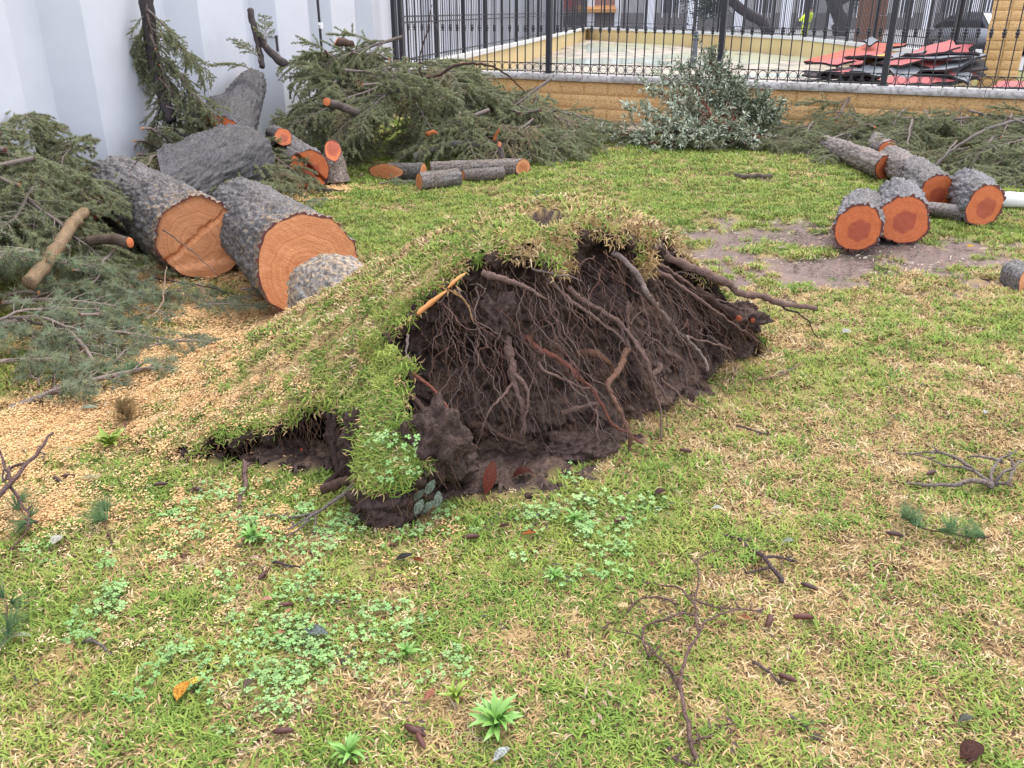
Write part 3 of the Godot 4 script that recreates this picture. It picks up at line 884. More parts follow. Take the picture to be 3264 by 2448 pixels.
func build_far() -> void:
	# ---- street and house front far behind the court
	var rd := MB.new()
	rd.face4(Vector3(-60, 0.03, -58), Vector3(12, 0.03, -58), Vector3(12, 0.03, -140), Vector3(-60, 0.03, -140))
	rd.face4(Vector3(12, 0.03, -26), Vector3(120, 0.03, -26), Vector3(120, 0.03, -140), Vector3(12, 0.03, -140))
	part("street", rd, mat(lin(0.16, 0.16, 0.17), 0.6)).set_meta("kind", "structure")
	var b := thing("street_house", "grey street house front with white columns and barred windows behind the court", "house", Vector3(9.812, 0.155, -84) * Vector3(1, 0, 1))
	var b0: Vector3 = b.position
	var low := mat(lin(0.17, 0.155, 0.155), 0.9); var up := mat(lin(0.36, 0.35, 0.35), 0.9); var white := mat(lin(0.75, 0.75, 0.8), 0.7)
	var glass := mat(lin(0.05, 0.05, 0.06), 0.15)
	var x1: float = Vector3(51.322, 0.155, -84).x - b0.x
	var mb := MB.new(); mb.box(Vector3(x1 * 0.5, 0.7, -0.2), Vector3(x1, 1.4, 0.3)); part("plinth", mb, low, b)
	mb = MB.new(); mb.box(Vector3(x1 * 0.5, 2.9, -0.3), Vector3(x1, 3.0, 0.3)); part("wall", mb, up, b)
	mb = MB.new(); mb.box(Vector3(x1 * 0.5, 4.6, -0.1), Vector3(x1 + 0.6, 0.35, 0.9)); part("eave", mb, white, b)
	for px in [Vector3(12.327, 0.155, -84), Vector3(16.227, 0.155, -84), Vector3(20.42, 0.155, -84), Vector3(24.613, 0.155, -84), Vector3(28.973, 0.155, -84), Vector3(33.208, 0.155, -84), Vector3(37.485, 0.155, -84), Vector3(41.343, 0.155, -84), Vector3(45.452, 0.155, -84)]:
		mb = MB.new(); mb.box(Vector3(px.x - b0.x, 2.2, 0.12), Vector3(0.9, 4.4, 0.35)); part("column", mb, white, b)
	var wm := MB.new(); wm.box(Vector3.ZERO, Vector3(1.7, 2.0, 0.08))
	var gm := wm.mesh()
	var bm := MB.new(); bm.box(Vector3.ZERO, Vector3(0.07, 2.2, 0.07))
	var bmm := bm.mesh()
	for px in [Vector3(14.256, 0.155, -84), Vector3(18.407, 0.155, -84), Vector3(22.6, 0.155, -84), Vector3(26.583, 0.155, -84), Vector3(31.196, 0.155, -84), Vector3(35.305, 0.155, -84), Vector3(39.414, 0.155, -84), Vector3(43.355, 0.155, -84)]:
		var o := part("window", gm, glass, b)
		o.position = Vector3(px.x - b0.x, 2.2, -0.12)
		for k in 6:
			var q := part("window_bar", bmm, white, o)
			q.position = Vector3(-0.75 + k * 0.3, -0.1, 0.1)
	# shop with a red and orange front on the far left
	var s := thing("street_shop", "reddish shop front with an orange and white awning far left behind the court", "shop", Vector3(10.494, -0.051, -96) * Vector3(1, 0, 1))
	mb = MB.new(); mb.box(Vector3(-1.5, 2.6, -0.5), Vector3(9.0, 5.2, 0.5)); part("wall", mb, mat(lin(0.38, 0.2, 0.17), 0.9), s)
	mb = MB.new(); mb.box(Vector3(-1.5, 0.7, -0.15), Vector3(9.0, 1.4, 0.3)); part("plinth", mb, mat(lin(0.13, 0.1, 0.1), 0.9), s)
	mb = MB.new(); mb.box(Vector3(-1.9, 1.75, 0.3), Vector3(4.0, 0.35, 1.2), Color.WHITE, Basis(Vector3.RIGHT, 0.3)); part("awning", mb, mat(lin(0.75, 0.36, 0.12), 0.7), s)
	for px in [-2.4, 0.4]:
		mb = MB.new(); mb.box(Vector3(px, 2.4, 0.1), Vector3(0.7, 4.8, 0.4)); part("column", mb, mat(lin(0.72, 0.72, 0.76), 0.7), s)
	mb = MB.new(); mb.box(Vector3(2.0, 2.9, -0.2), Vector3(2.2, 1.9, 0.15)); part("window", mb, glass, s)
	mb = MB.new(); mb.box(Vector3(-4.6, 2.9, -0.2), Vector3(1.4, 1.9, 0.15)); part("window", mb, mat(lin(0.5, 0.06, 0.05), 0.6), s)
	# trees along the street
	street_tree("leaning dark tree trunk slanting across the grey house front", [Vector3(18.559, 0.099, -66) * Vector3(1, 0, 1), Vector3(17.543, 0.89, -66), Vector3(16.139, 1.732, -66), Vector3(15.094, 2.387, -66), Vector3(13.722, 3.155, -66)], 0.4, 0.26, [Vector3(13.787, 2.447, -66), Vector3(13.441, 1.612, -66.5), Vector3(14.44, 1.732, -66), Vector3(15.695, 2.86, -66), Vector3(12.397, 2.742, -66)], 1.1)
	street_tree("upright dark forked tree trunk just right of the worker in yellow", [Vector3(22.039, 0.104, -62) * Vector3(1, 0, 1), Vector3(21.815, 0.961, -62), Vector3(21.501, 1.611, -62), Vector3(21.085, 2.34, -62), Vector3(20.451, 3.336, -62)], 0.5, 0.32, [Vector3(20.306, 3.5, -62), Vector3(21.925, 3.61, -62), Vector3(23.516, 2.458, -62.5), Vector3(24.187, 2.784, -62)], 1.0)
	var col := thing("brown_pillar", "broad reddish brown pillar standing left of the iron post", "pillar", Vector3(15.427, 0.356, -40) * Vector3(1, 0, 1))
	mb = MB.new()
	for k in 6:
		mb.box(Vector3(rf(-0.02, 0.02), 0.35 + k * 0.7, 0), Vector3(0.92 + rf(-0.02, 0.02), 0.69, 0.92))
	var bt := mat(lin(0.23, 0.10, 0.065), 0.9)
	bt.normal_enabled = true; bt.normal_texture = M.block.normal_texture; bt.uv1_triplanar = true
	part("shaft", mb, bt, col)
	mb = MB.new(); mb.box(Vector3(0, 4.25, 0), Vector3(1.1, 0.12, 1.1)); part("cap", mb, bt, col)
	build_car()
	build_worker()

func street_tree(label: String, path: Array, r0: float, r1: float, crowns: Array, cr: float) -> void:
	var o: Vector3 = path[0]
	var t := thing("street_tree", label, "tree", o)
	var loc := []
	for q in path: loc.append(q - o)
	var pts := wiggly(curve(loc, 5), 0.12)
	var mb := MB.new()
	mb.tube(pts, taper(pts.size(), r0, r1), 10, Color.WHITE, true, 0.18)
	# limbs towards the crown clumps
	for c in crowns:
		var a: Vector3 = pts[int(pts.size() * 0.6)]
		mb.tube(bez(a, a.lerp(c - o, 0.5) + Vector3(0, 0.5, 0), c - o, 7), taper(7, r1 * 0.7, 0.05), 7)
	part("trunk", mb, mat(lin(0.045, 0.035, 0.04), 0.9), t)
	var fo := MB.new()
	for c in crowns:
		for k in 260:
			var dvec := Vector3(rng.randfn(), rng.randfn() * 0.7, rng.randfn()) * cr * 0.45
			var q: Vector3 = c - o + dvec
			var a := Vector3(rf(-1, 1), rf(-1, 0.4), rf(-1, 1)).normalized() * rf(0.14, 0.3)
			var w := a.cross(Vector3(rf(-1, 1), rf(-1, 1), rf(-1, 1))).normalized() * 0.06
			fo.flat(q - w, q + w, q + a, vary(Color(0.03, 0.055, 0.04), 0.35))
	part("crown", fo, M.needle, t, "stuff")

func build_car() -> void:
	var o: Vector3 = Vector3(18.288, 0.514, -36) * Vector3(1, 0, 1)
	var t := thing("parked_car", "dark silver parked car behind the bars left of the ochre pillar", "car", o)
	t.rotation.y = PI + 0.35
	# body section swept along the car, x across, z along
	var prof := [[-2.05, 0.62, 0.45, 0.72], [-2.0, 0.78, 0.3, 0.78], [-1.2, 0.98, 0.25, 0.86], [-0.75, 1.0, 0.25, 0.88], [0.0, 1.0, 0.25, 0.88], [1.2, 1.0, 0.25, 0.88], [1.85, 0.95, 0.28, 0.84], [2.05, 0.8, 0.42, 0.74]]
	var mb := MB.new()
	for s in prof:
		var h: float = s[1]; var l: float = s[2]; var w: float = s[3]
		for q in [[-w, l], [-w - 0.02, (h + l) * 0.5], [-w + 0.04, h - 0.06], [-w * 0.8, h], [w * 0.8, h], [w - 0.04, h - 0.06], [w + 0.02, (h + l) * 0.5], [w, l]]:
			mb.p(Vector3(q[0], q[1], s[0]))
	for i in prof.size() - 1:
		for j in 8:
			var a := i * 8 + j; var b := i * 8 + (j + 1) % 8
			mb.quad(a, b, b + 8, a + 8)
	for e in [0, (prof.size() - 1) * 8]:
		for j in range(1, 7): mb.tri(e, e + j, e + j + 1)
	var paint := mat(lin(0.17, 0.175, 0.2), 0.3); paint.metallic = 0.5; paint.clearcoat_enabled = true
	part("body", mb, paint, t)
	var cb := MB.new()
	for s in [[-1.1, 0.98, 0.8], [-0.45, 1.5, 0.62], [0.9, 1.52, 0.62], [1.75, 0.98, 0.78]]:
		for q in [[-s[2] - 0.02, 0.97], [-s[2] + 0.02, s[1]], [s[2] - 0.02, s[1]], [s[2] + 0.02, 0.97]]:
			cb.p(Vector3(q[0], q[1], s[0]))
	for i in 3:
		for j in 4:
			var a := i * 4 + j; var b := i * 4 + (j + 1) % 4
			cb.quad(a, b, b + 4, a + 4)
	part("cabin_glass", cb, mat(lin(0.03, 0.035, 0.05), 0.08), t)
	var rb := MB.new(); rb.box(Vector3(0, 1.53, 0.25), Vector3(1.18, 0.05, 1.35)); part("roof", rb, paint, t)
	for z in [-1.3, 1.3]:
		for x in [-0.8, 0.8]:
			var w := MB.new(); w.tube([Vector3(x - 0.1, 0.31, z), Vector3(x + 0.1, 0.31, z)], [0.31, 0.31], 18)
			var wh := part("wheel", w, mat(lin(0.02, 0.02, 0.02), 0.8), t)
			w = MB.new(); w.tube([Vector3(x - 0.11, 0.31, z), Vector3(x + 0.11, 0.31, z)], [0.18, 0.18], 12)
			part("rim", w, mat(lin(0.4, 0.4, 0.42), 0.4), wh)
	for x in [-0.6, 0.6]:
		var h := MB.new(); h.box(Vector3(x, 0.72, -2.0), Vector3(0.32, 0.14, 0.12)); part("headlight", h, mat(lin(0.7, 0.7, 0.72), 0.15), t)

# ---- a body from tapered capsules joined by a smooth minimum, meshed as surface nets
func caps(p: Vector3, a: Vector3, b: Vector3, ra: float, rb: float) -> float:
	var ab := b - a
	var h := clampf((p - a).dot(ab) / ab.length_squared(), 0.0, 1.0)
	return p.distance_to(a + ab * h) - lerpf(ra, rb, h)

func nets(bones: Array, lo: Vector3, hi: Vector3, cell: float, blend: float, paint: Callable) -> MB:
	var n := Vector3i(((hi - lo) / cell).ceil()) + Vector3i.ONE
	var f := PackedFloat32Array(); f.resize(n.x * n.y * n.z)
	for z in n.z:
		for y in n.y:
			for x in n.x:
				var p := lo + Vector3(x, y, z) * cell
				var s := 0.0
				var near := 9.0
				for b in bones:
					var d := caps(p, b[0], b[1], b[2], b[3])
					near = minf(near, d)
					s += exp(-d / blend)
				f[x + n.x * (y + n.y * z)] = -blend * log(s) if s > 0.0 and near < 0.5 else near
	var mb := MB.new()
	var id := {}
	for z in n.z - 1:
		for y in n.y - 1:
			for x in n.x - 1:
				var acc := Vector3.ZERO; var cnt := 0
				for e in [[0, 0, 0, 1, 0, 0], [0, 1, 0, 1, 1, 0], [0, 0, 1, 1, 0, 1], [0, 1, 1, 1, 1, 1], [0, 0, 0, 0, 1, 0], [1, 0, 0, 1, 1, 0], [0, 0, 1, 0, 1, 1], [1, 0, 1, 1, 1, 1], [0, 0, 0, 0, 0, 1], [1, 0, 0, 1, 0, 1], [0, 1, 0, 0, 1, 1], [1, 1, 0, 1, 1, 1]]:
					var va := f[x + e[0] + n.x * (y + e[1] + n.y * (z + e[2]))]; var vb := f[x + e[3] + n.x * (y + e[4] + n.y * (z + e[5]))]
					if (va < 0.0) != (vb < 0.0):
						acc += Vector3(e[0], e[1], e[2]).lerp(Vector3(e[3], e[4], e[5]), va / (va - vb)); cnt += 1
				if cnt:
					var q := lo + (Vector3(x, y, z) + acc / cnt) * cell
					id[x + n.x * (y + n.y * z)] = mb.p(q, paint.call(q))
	for z in range(1, n.z - 1):
		for y in range(1, n.y - 1):
			for x in range(1, n.x - 1):
				var i := x + n.x * (y + n.y * z)
				for ax in 3:
					var st: int = [1, n.x, n.x * n.y][ax]
					if (f[i] < 0.0) == (f[i + st] < 0.0): continue
					var u: int = [n.x, n.x * n.y, 1][ax]; var w: int = [n.x * n.y, 1, n.x][ax]
					var k := [i, i - u, i - u - w, i - w]
					if not (id.has(k[0]) and id.has(k[1]) and id.has(k[2]) and id.has(k[3])): continue
					if f[i] < 0.0: mb.quad(id[k[0]], id[k[3]], id[k[2]], id[k[1]])
					else: mb.quad(id[k[0]], id[k[1]], id[k[2]], id[k[3]])
	return mb

func build_worker() -> void:
	var t := thing("person", "person in bright yellow work clothes bending forward with an arm out to the left", "person", Vector3(16.434, 0.49, -52) * Vector3(1, 0, 1))
	var hip := Vector3(0.03, 0.92, 0); var chest := Vector3(0.12, 1.34, 0.05); var head := Vector3(0.16, 1.66, 0.08)
	var bones := [
		[hip, chest, 0.20, 0.235], [hip + Vector3(-0.08, -0.02, 0.02), hip + Vector3(0.08, -0.02, -0.02), 0.14, 0.14],
		[chest + Vector3(-0.12, 0.08, 0.1), chest + Vector3(0.12, 0.08, -0.1), 0.1, 0.1],
		[chest + Vector3(0, 0.1, 0), head, 0.07, 0.06], [head, head + Vector3(-0.01, 0.06, 0.02), 0.095, 0.105], [head + Vector3(-0.07, -0.02, 0.07), head + Vector3(-0.1, -0.03, 0.09), 0.02, 0.012],
		[chest + Vector3(-0.14, 0.08, 0.12), Vector3(-0.26, 1.22, 0.26), 0.10, 0.085], [Vector3(-0.26, 1.22, 0.26), Vector3(-0.46, 1.06, 0.34), 0.085, 0.065], [Vector3(-0.46, 1.06, 0.34), Vector3(-0.54, 1.02, 0.37), 0.045, 0.03],
		[chest + Vector3(0.14, 0.06, -0.12), Vector3(0.1, 1.06, 0.1), 0.08, 0.065], [Vector3(0.1, 1.06, 0.1), Vector3(-0.12, 0.98, 0.26), 0.062, 0.048], [Vector3(-0.12, 0.98, 0.26), Vector3(-0.2, 0.96, 0.29), 0.045, 0.03],
		[hip + Vector3(-0.09, -0.05, 0.05), Vector3(-0.1, 0.48, 0.1), 0.14, 0.105], [Vector3(-0.1, 0.48, 0.1), Vector3(-0.07, 0.08, 0.04), 0.10, 0.08], [Vector3(-0.07, 0.06, 0.04), Vector3(-0.22, 0.04, 0.1), 0.055, 0.04],
		[hip + Vector3(0.09, -0.05, -0.05), Vector3(0.08, 0.48, -0.02), 0.14, 0.105], [Vector3(0.08, 0.48, -0.02), Vector3(0.1, 0.08, -0.06), 0.10, 0.08], [Vector3(0.1, 0.06, -0.06), Vector3(-0.05, 0.04, 0.0), 0.055, 0.04],
	]
	var yel := Color(0.72, 0.92, 0.05); var dark := Color(0.03, 0.03, 0.035); var grey := Color(0.32, 0.34, 0.34); var skin := Color(0.42, 0.25, 0.18)
	var paint := func(q: Vector3) -> Color:
		if q.y < 0.11: return dark
		if q.y > 1.68: return dark
		if q.y > 1.52: return skin
		if q.x < -0.47 or (q.x < -0.13 and q.y < 1.02 and q.y > 0.9 and q.z > 0.2 and q.x > -0.26): return skin
		if absf(q.y - 0.93) < 0.06 or absf(q.y - 0.36) < 0.03: return grey
		return yel
	part("body", nets(bones, Vector3(-0.65, -0.02, -0.4), Vector3(0.45, 1.9, 0.6), 0.035, 0.02, paint), M.cloth, t)
	var tool := thing("leaf_blower", "dark hand tool held low by the person in yellow", "tool", t.position + Vector3(-0.5, 0, 0.38))
	var mb := MB.new()
	mb.tube([Vector3(0, 1.02, 0), Vector3(-0.25, 0.75, 0.1), Vector3(-0.6, 0.3, 0.2)], [0.05, 0.06, 0.04], 8)
	part("tube", mb, M.iron, tool)
	mb = MB.new(); mb.box(Vector3(-0.06, 0.92, 0.02), Vector3(0.3, 0.26, 0.22)); part("housing", mb, mat(lin(0.05, 0.05, 0.05), 0.6), tool)

func clod(o: Vector3, r: Vector3, nu: int, amp: float, seedn: int, col := Color(0.052, 0.034, 0.029)) -> MB:
	var mb := MB.new()
	var nv := nu / 2
	for i in nv + 1:
		var th := PI * i / nv
		for j in nu:
			var ph := TAU * j / nu
			var dv := Vector3(sin(th) * cos(ph), cos(th), sin(th) * sin(ph))
			var q := dv * r
			var k := 1.0 + amp * (0.7 * n3(dv + Vector3(seedn, 0, 0), 1.1) + 0.3 * n3(dv + Vector3(seedn, 4, 0), 3.0))
			k += (0.012 * n3(q + Vector3(seedn, 0, 0), 30.0) + 0.008 * n3(q + Vector3(seedn, 2, 0), 75.0) + 0.012 * clampf(cells.get_noise_3dv((q + Vector3(seedn, 0, 0)) * 26.0) + 0.6, 0.0, 0.5)) / (r.x + r.y + r.z) * 3.0 * clampf((r.x + r.y + r.z) * 4.0, 0.0, 1.0)
			mb.p(o + q * k, vary(col, 0.12))
	for i in nv:
		for j in nu:
			var a := i * nu + j; var b := i * nu + (j + 1) % nu
			mb.quad(a, b, b + nu, a + nu)
	return mb

func soil_color(q: Vector3) -> Color:
	var c := Color(0.098, 0.07, 0.062)
	var k := smoothstep(0.15, 0.5, n3(q, 4.5) * 0.8 + n3(q, 13.0) * 0.4)
	c = c.lerp(Color(0.165, 0.115, 0.088), k)
	k = smoothstep(0.1, 0.5, n3(q + Vector3(9, 2, 4), 3.0))
	c = c.lerp(Color(0.055, 0.038, 0.035), k)
	return vary(c, 0.10)

func loft(rim: Array, base: Array, per: int, rows: int, hollow: float, amp: float) -> MB:
	var mb := MB.new()
	var cols := 0
	for i in rim.size() - 1:
		for k in per + (1 if i == rim.size() - 2 else 0):
			var u := float(k) / per
			var a: Vector3 = (rim[i] as Vector3).lerp(rim[i + 1], u)
			var b: Vector3 = (base[i] as Vector3).lerp(base[i + 1], u)
			cols += 1
			for r in rows + 1:
				var t := float(r) / rows
				var q := a.lerp(b, t)
				var inw := hollow * sin(PI * clampf(t * 1.1, 0.0, 1.0))
				q += Vector3(0, 0, -inw)
				var lump := n3(q, 3.2) * 0.5 + n3(q, 8.0) * 0.35 + n3(q, 20.0) * 0.2 + n3(q, 45.0) * 0.1
				var crack := cells.get_noise_3dv(q * Vector3(13, 13, 13))
				var e := smoothstep(0.0, 0.08, t)
				var dsp := amp * lump * 1.5 * e + 0.028 * clampf(0.5 + crack, -0.3, 0.6) * e
				q += Vector3(dsp * 0.35, dsp * 0.15, dsp)
				q.y = maxf(q.y, -0.06)
				mb.p(q, soil_color(q))
	for x in cols - 1:
		for r in rows:
			var i := x * (rows + 1) + r
			mb.quad(i, i + 1, i + rows + 2, i + rows + 1)
	return mb

func build_root_plate() -> void:
	var t := thing("uprooted_root_plate", "lifted root plate of the felled cedar with grassy turf, dark soil and hanging roots", "root plate")
	# turf sheet
	var mb := MB.new()
	var step := 0.022
	var ids := {}
	var nx := int(3.4 / step); var nzz := int(3.0 / step)
	var pit := Vector3(0.153, 0.793, -3.55)
	for i in nx:
		for j in nzz:
			var x := -1.95 + i * step + 0.006 * nz.get_noise_2d(i * 3.7, j * 2.9); var z := -2.35 - j * step + 0.006 * nz.get_noise_2d(i * 2.3 + 50.0, j * 3.1)
			if not in_turf(x, z): continue
			var y := turf_y(x, z)
			var pd := Vector2((x - pit.x) / 0.075, (z - pit.z) / 0.12).length() + 0.5 * nz.get_noise_2d(x * 18.0, z * 18.0)
			var c := thatch_color(x, z)
			if pd < 1.0:
				y -= 0.07 * smoothstep(1.0, 0.5, pd); c = soil_color(Vector3(x, y, z))
			ids[i * 1000 + j] = mb.p(Vector3(x, y, z), c)
	for k in ids:
		if ids.has(k + 1000) and ids.has(k + 1) and ids.has(k + 1001): mb.quad(ids[k], ids[k + 1], ids[k + 1001], ids[k + 1000])
	part("turf", mb, M.lawn, t)
	# soil lip that hangs below the edge of the turf all the way round
	var rim := turf_rim()
	var lip := MB.new()
	var cnt := 0
	for i in rim.size() - 1:
		var a: Vector3 = rim[i]; var b: Vector3 = rim[i + 1]
		var n := maxi(2, int(a.distance_to(b) / 0.012))
		for k in n:
			var q := a.lerp(b, float(k) / n)
			q += Vector3(nz.get_noise_2d(q.x * 12.0, q.z * 12.0), 0, nz.get_noise_2d(q.x * 12.0 + 30.0, q.z * 12.0)) * 0.035
			q.y = turf_y(q.x, q.z) - 0.004
			var dep := 0.05 + 0.05 * absf(n3(q, 9.0)) + 0.02 * rf(0, 1)
			for r in 6:
				var s := r / 5.0
				var w := q + Vector3(0.016 * n3(q + Vector3(0, s, 0), 25.0), -dep * s, 0.014 * n3(q + Vector3(3, s, 0), 25.0) - 0.03 * s * s + 0.012 * sin(PI * s))
				w.y = maxf(w.y, -0.03)
				lip.p(w, soil_color(w))
			cnt += 1
	for x in cnt - 1:
		for r in 5:
			var i := x * 6 + r
			lip.quad(i, i + 1, i + 7, i + 6)
	part("turf_edge_soil", lip, M.soil, t)
	# the great broken soil face
	part("soil_face", loft(
		[Vector3(-0.442, 0.369, -2.95), Vector3(-0.482, 0.443, -3.02), Vector3(-0.399, 0.545, -3.1), Vector3(-0.348, 0.612, -3.15), Vector3(-0.278, 0.658, -3.18), Vector3(-0.235, 0.693, -3.22), Vector3(-0.12, 0.726, -3.28), Vector3(-0.011, 0.741, -3.3), Vector3(0.099, 0.75, -3.33), Vector3(0.213, 0.767, -3.4), Vector3(0.352, 0.767, -3.5), Vector3(0.47, 0.751, -3.52), Vector3(0.58, 0.728, -3.6), Vector3(0.687, 0.686, -3.8), Vector3(0.764, 0.581, -3.85), Vector3(0.897, 0.469, -3.88), Vector3(1.005, 0.343, -3.92), Vector3(1.209, 0.127, -4.06)],
		[Vector3(-0.353, 0, -2.852), Vector3(-0.305, 0, -2.906), Vector3(-0.236, 0, -2.936), Vector3(-0.192, 0, -2.962), Vector3(-0.12, 0, -2.981), Vector3(-0.075, 0, -3.005), Vector3(-0.011, 0, -3.036), Vector3(0.063, 0, -3.06), Vector3(0.157, 0, -3.08), Vector3(0.272, 0, -3.109), Vector3(0.389, 0, -3.15), Vector3(0.491, 0, -3.206), Vector3(0.601, 0, -3.294), Vector3(0.716, 0, -3.387), Vector3(0.819, 0, -3.499), Vector3(0.961, 0, -3.719), Vector3(1.123, 0, -3.984), Vector3(1.32, 0, -4.246)],
		15, 96, 0.13, 0.085), M.soil, t)
	# roof of the hollow on the left
	part("soil_roof", loft(
		[Vector3(-1.375, -0.004, -2.97), Vector3(-1.215, 0.068, -2.96), Vector3(-1.053, 0.098, -2.97), Vector3(-0.907, 0.139, -2.98), Vector3(-0.794, 0.189, -3.02), Vector3(-0.721, 0.207, -3.02), Vector3(-0.646, 0.197, -2.95), Vector3(-0.551, 0.2, -2.75), Vector3(-0.489, 0.169, -2.6), Vector3(-0.398, 0.144, -2.5), Vector3(-0.319, 0.171, -2.5), Vector3(-0.334, 0.24, -2.6), Vector3(-0.382, 0.298, -2.7), Vector3(-0.442, 0.369, -2.95)],
		[Vector3(-1.42, -0.03, -3.1), Vector3(-1.25, -0.03, -3.2), Vector3(-1.08, -0.03, -3.36), Vector3(-0.9, -0.03, -3.42), Vector3(-0.74, -0.03, -3.4), Vector3(-0.66, -0.03, -3.3), Vector3(-0.6, -0.03, -3.1), Vector3(-0.56, -0.03, -2.86), Vector3(-0.52, -0.03, -2.66), Vector3(-0.44, -0.03, -2.56), Vector3(-0.36, -0.03, -2.6), Vector3(-0.33, -0.03, -2.68), Vector3(-0.32, -0.03, -2.75), Vector3(-0.353, 0, -2.852)],
		10, 40, 0.0, 0.05), M.soil, t)
	for q in [[Vector3(-0.255, 0.24, -2.6), Vector3(0.11, 0.13, 0.1), 4], [Vector3(-0.417, 0.072, -2.5), Vector3(0.11, 0.09, 0.08), 5], [Vector3(-0.559, 0.131, -2.72), Vector3(0.055, 0.16, 0.06), 6], [Vector3(-0.658, 0.108, -2.93), Vector3(0.05, 0.12, 0.06), 7], [Vector3(-0.361, 0.169, -2.6), Vector3(0.07, 0.16, 0.07), 8], [Vector3(-0.202, 0.102, -2.72), Vector3(0.08, 0.05, 0.07), 9], [Vector3(-0.056, 0.496, -3.16), Vector3(0.08, 0.1, 0.08), 10], [Vector3(0.261, 0.042, -2.98), Vector3(0.13, 0.05, 0.1), 11], [Vector3(1.064, 0.255, -3.85), Vector3(0.14, 0.07, 0.1), 12], [Vector3(-0.43, 0.033, -2.46), Vector3(0.06, 0.07, 0.05), 14], [Vector3(0.365, 0.44, -3.5), Vector3(0.13, 0.1, 0.1), 15]]:
		part("soil_clod", clod(q[0], q[1], 56, 0.55, q[2], Color(0.085, 0.06, 0.054)), M.soil, t)
	build_roots(t)
	# stump of the trunk still joined to the plate, its cut hidden from the front
	var st := log_mesh(Vector3(-0.697, 0.144, -3.96), Vector3(-0.923, 0.278, -4.2), 0.25, 0.22, Vector3.ZERO, Vector3(-0.45, 0.2, -0.85).normalized(), 31, {"deep": 0.013, "dusty": 1, "tone": Color(0.3, 0.27, 0.25)})
	var sp := part("stump", st[0], M.bark, t)
	part("cut_face", st[2], M.wood[0], sp)
	part("inner_bark", st[4], M.innerbark, sp)
	# torn orange splinters
	for q in [[[Vector3(-0.346, 0.58, -2.98), Vector3(-0.299, 0.615, -3), Vector3(-0.24, 0.656, -3.02)], 0.014, 0.03], [[Vector3(-0.236, 0.661, -3.04), Vector3(-0.207, 0.685, -3.06), Vector3(-0.175, 0.7, -3.1)], 0.012, 0.02]]:
		var s := MB.new()
		var p: Array = q[0]
		var pts := curve(p, 4)
		for i in pts.size():
			var w: float = q[2] * (0.25 + 0.75 * sin(PI * clampf(0.12 + i / float(pts.size()), 0, 1))) * rf(0.7, 1.1) * 0.36
			s.p(pts[i] + Vector3(-w * 0.6, w, 0)); s.p(pts[i] + Vector3(0, 0, 0.012)); s.p(pts[i] + Vector3(w * 0.6, -w, 0)); s.p(pts[i] + Vector3(0, 0, -0.012))
		for i in pts.size() - 1:
			for k in 4: s.quad(i * 4 + k, i * 4 + (k + 1) % 4, i * 4 + 4 + (k + 1) % 4, i * 4 + 4 + k)
		part("splinter", s, M.splinter, t)

func root(t: Node3D, pts: Array, r0: float, r1: float, col: Color, sides := 7) -> void:
	var c := wiggly(curve(pts, 8), 0.007 if r0 > 0.006 else 0.014)
	var rr := taper(c.size(), r0 * 0.85, r1 * 0.6)
	for i in rr.size():
		rr[i] *= 1.0 + 0.30 * n3(c[i], 24.0) + 0.22 * n3(c[i] + Vector3(3, 1, 7), 60.0)
		c[i] += Vector3(n3(c[i], 30.0), n3(c[i] + Vector3(5, 0, 0), 30.0), 0) * 0.004
	var mb := MB.new()
	mb.tube(c, rr, sides, col, true, 0.3, rng.randi() % 100)
	for i in mb.c.size(): mb.c[i] = vary(col, 0.16)
	part("root", mb, M.root, t)

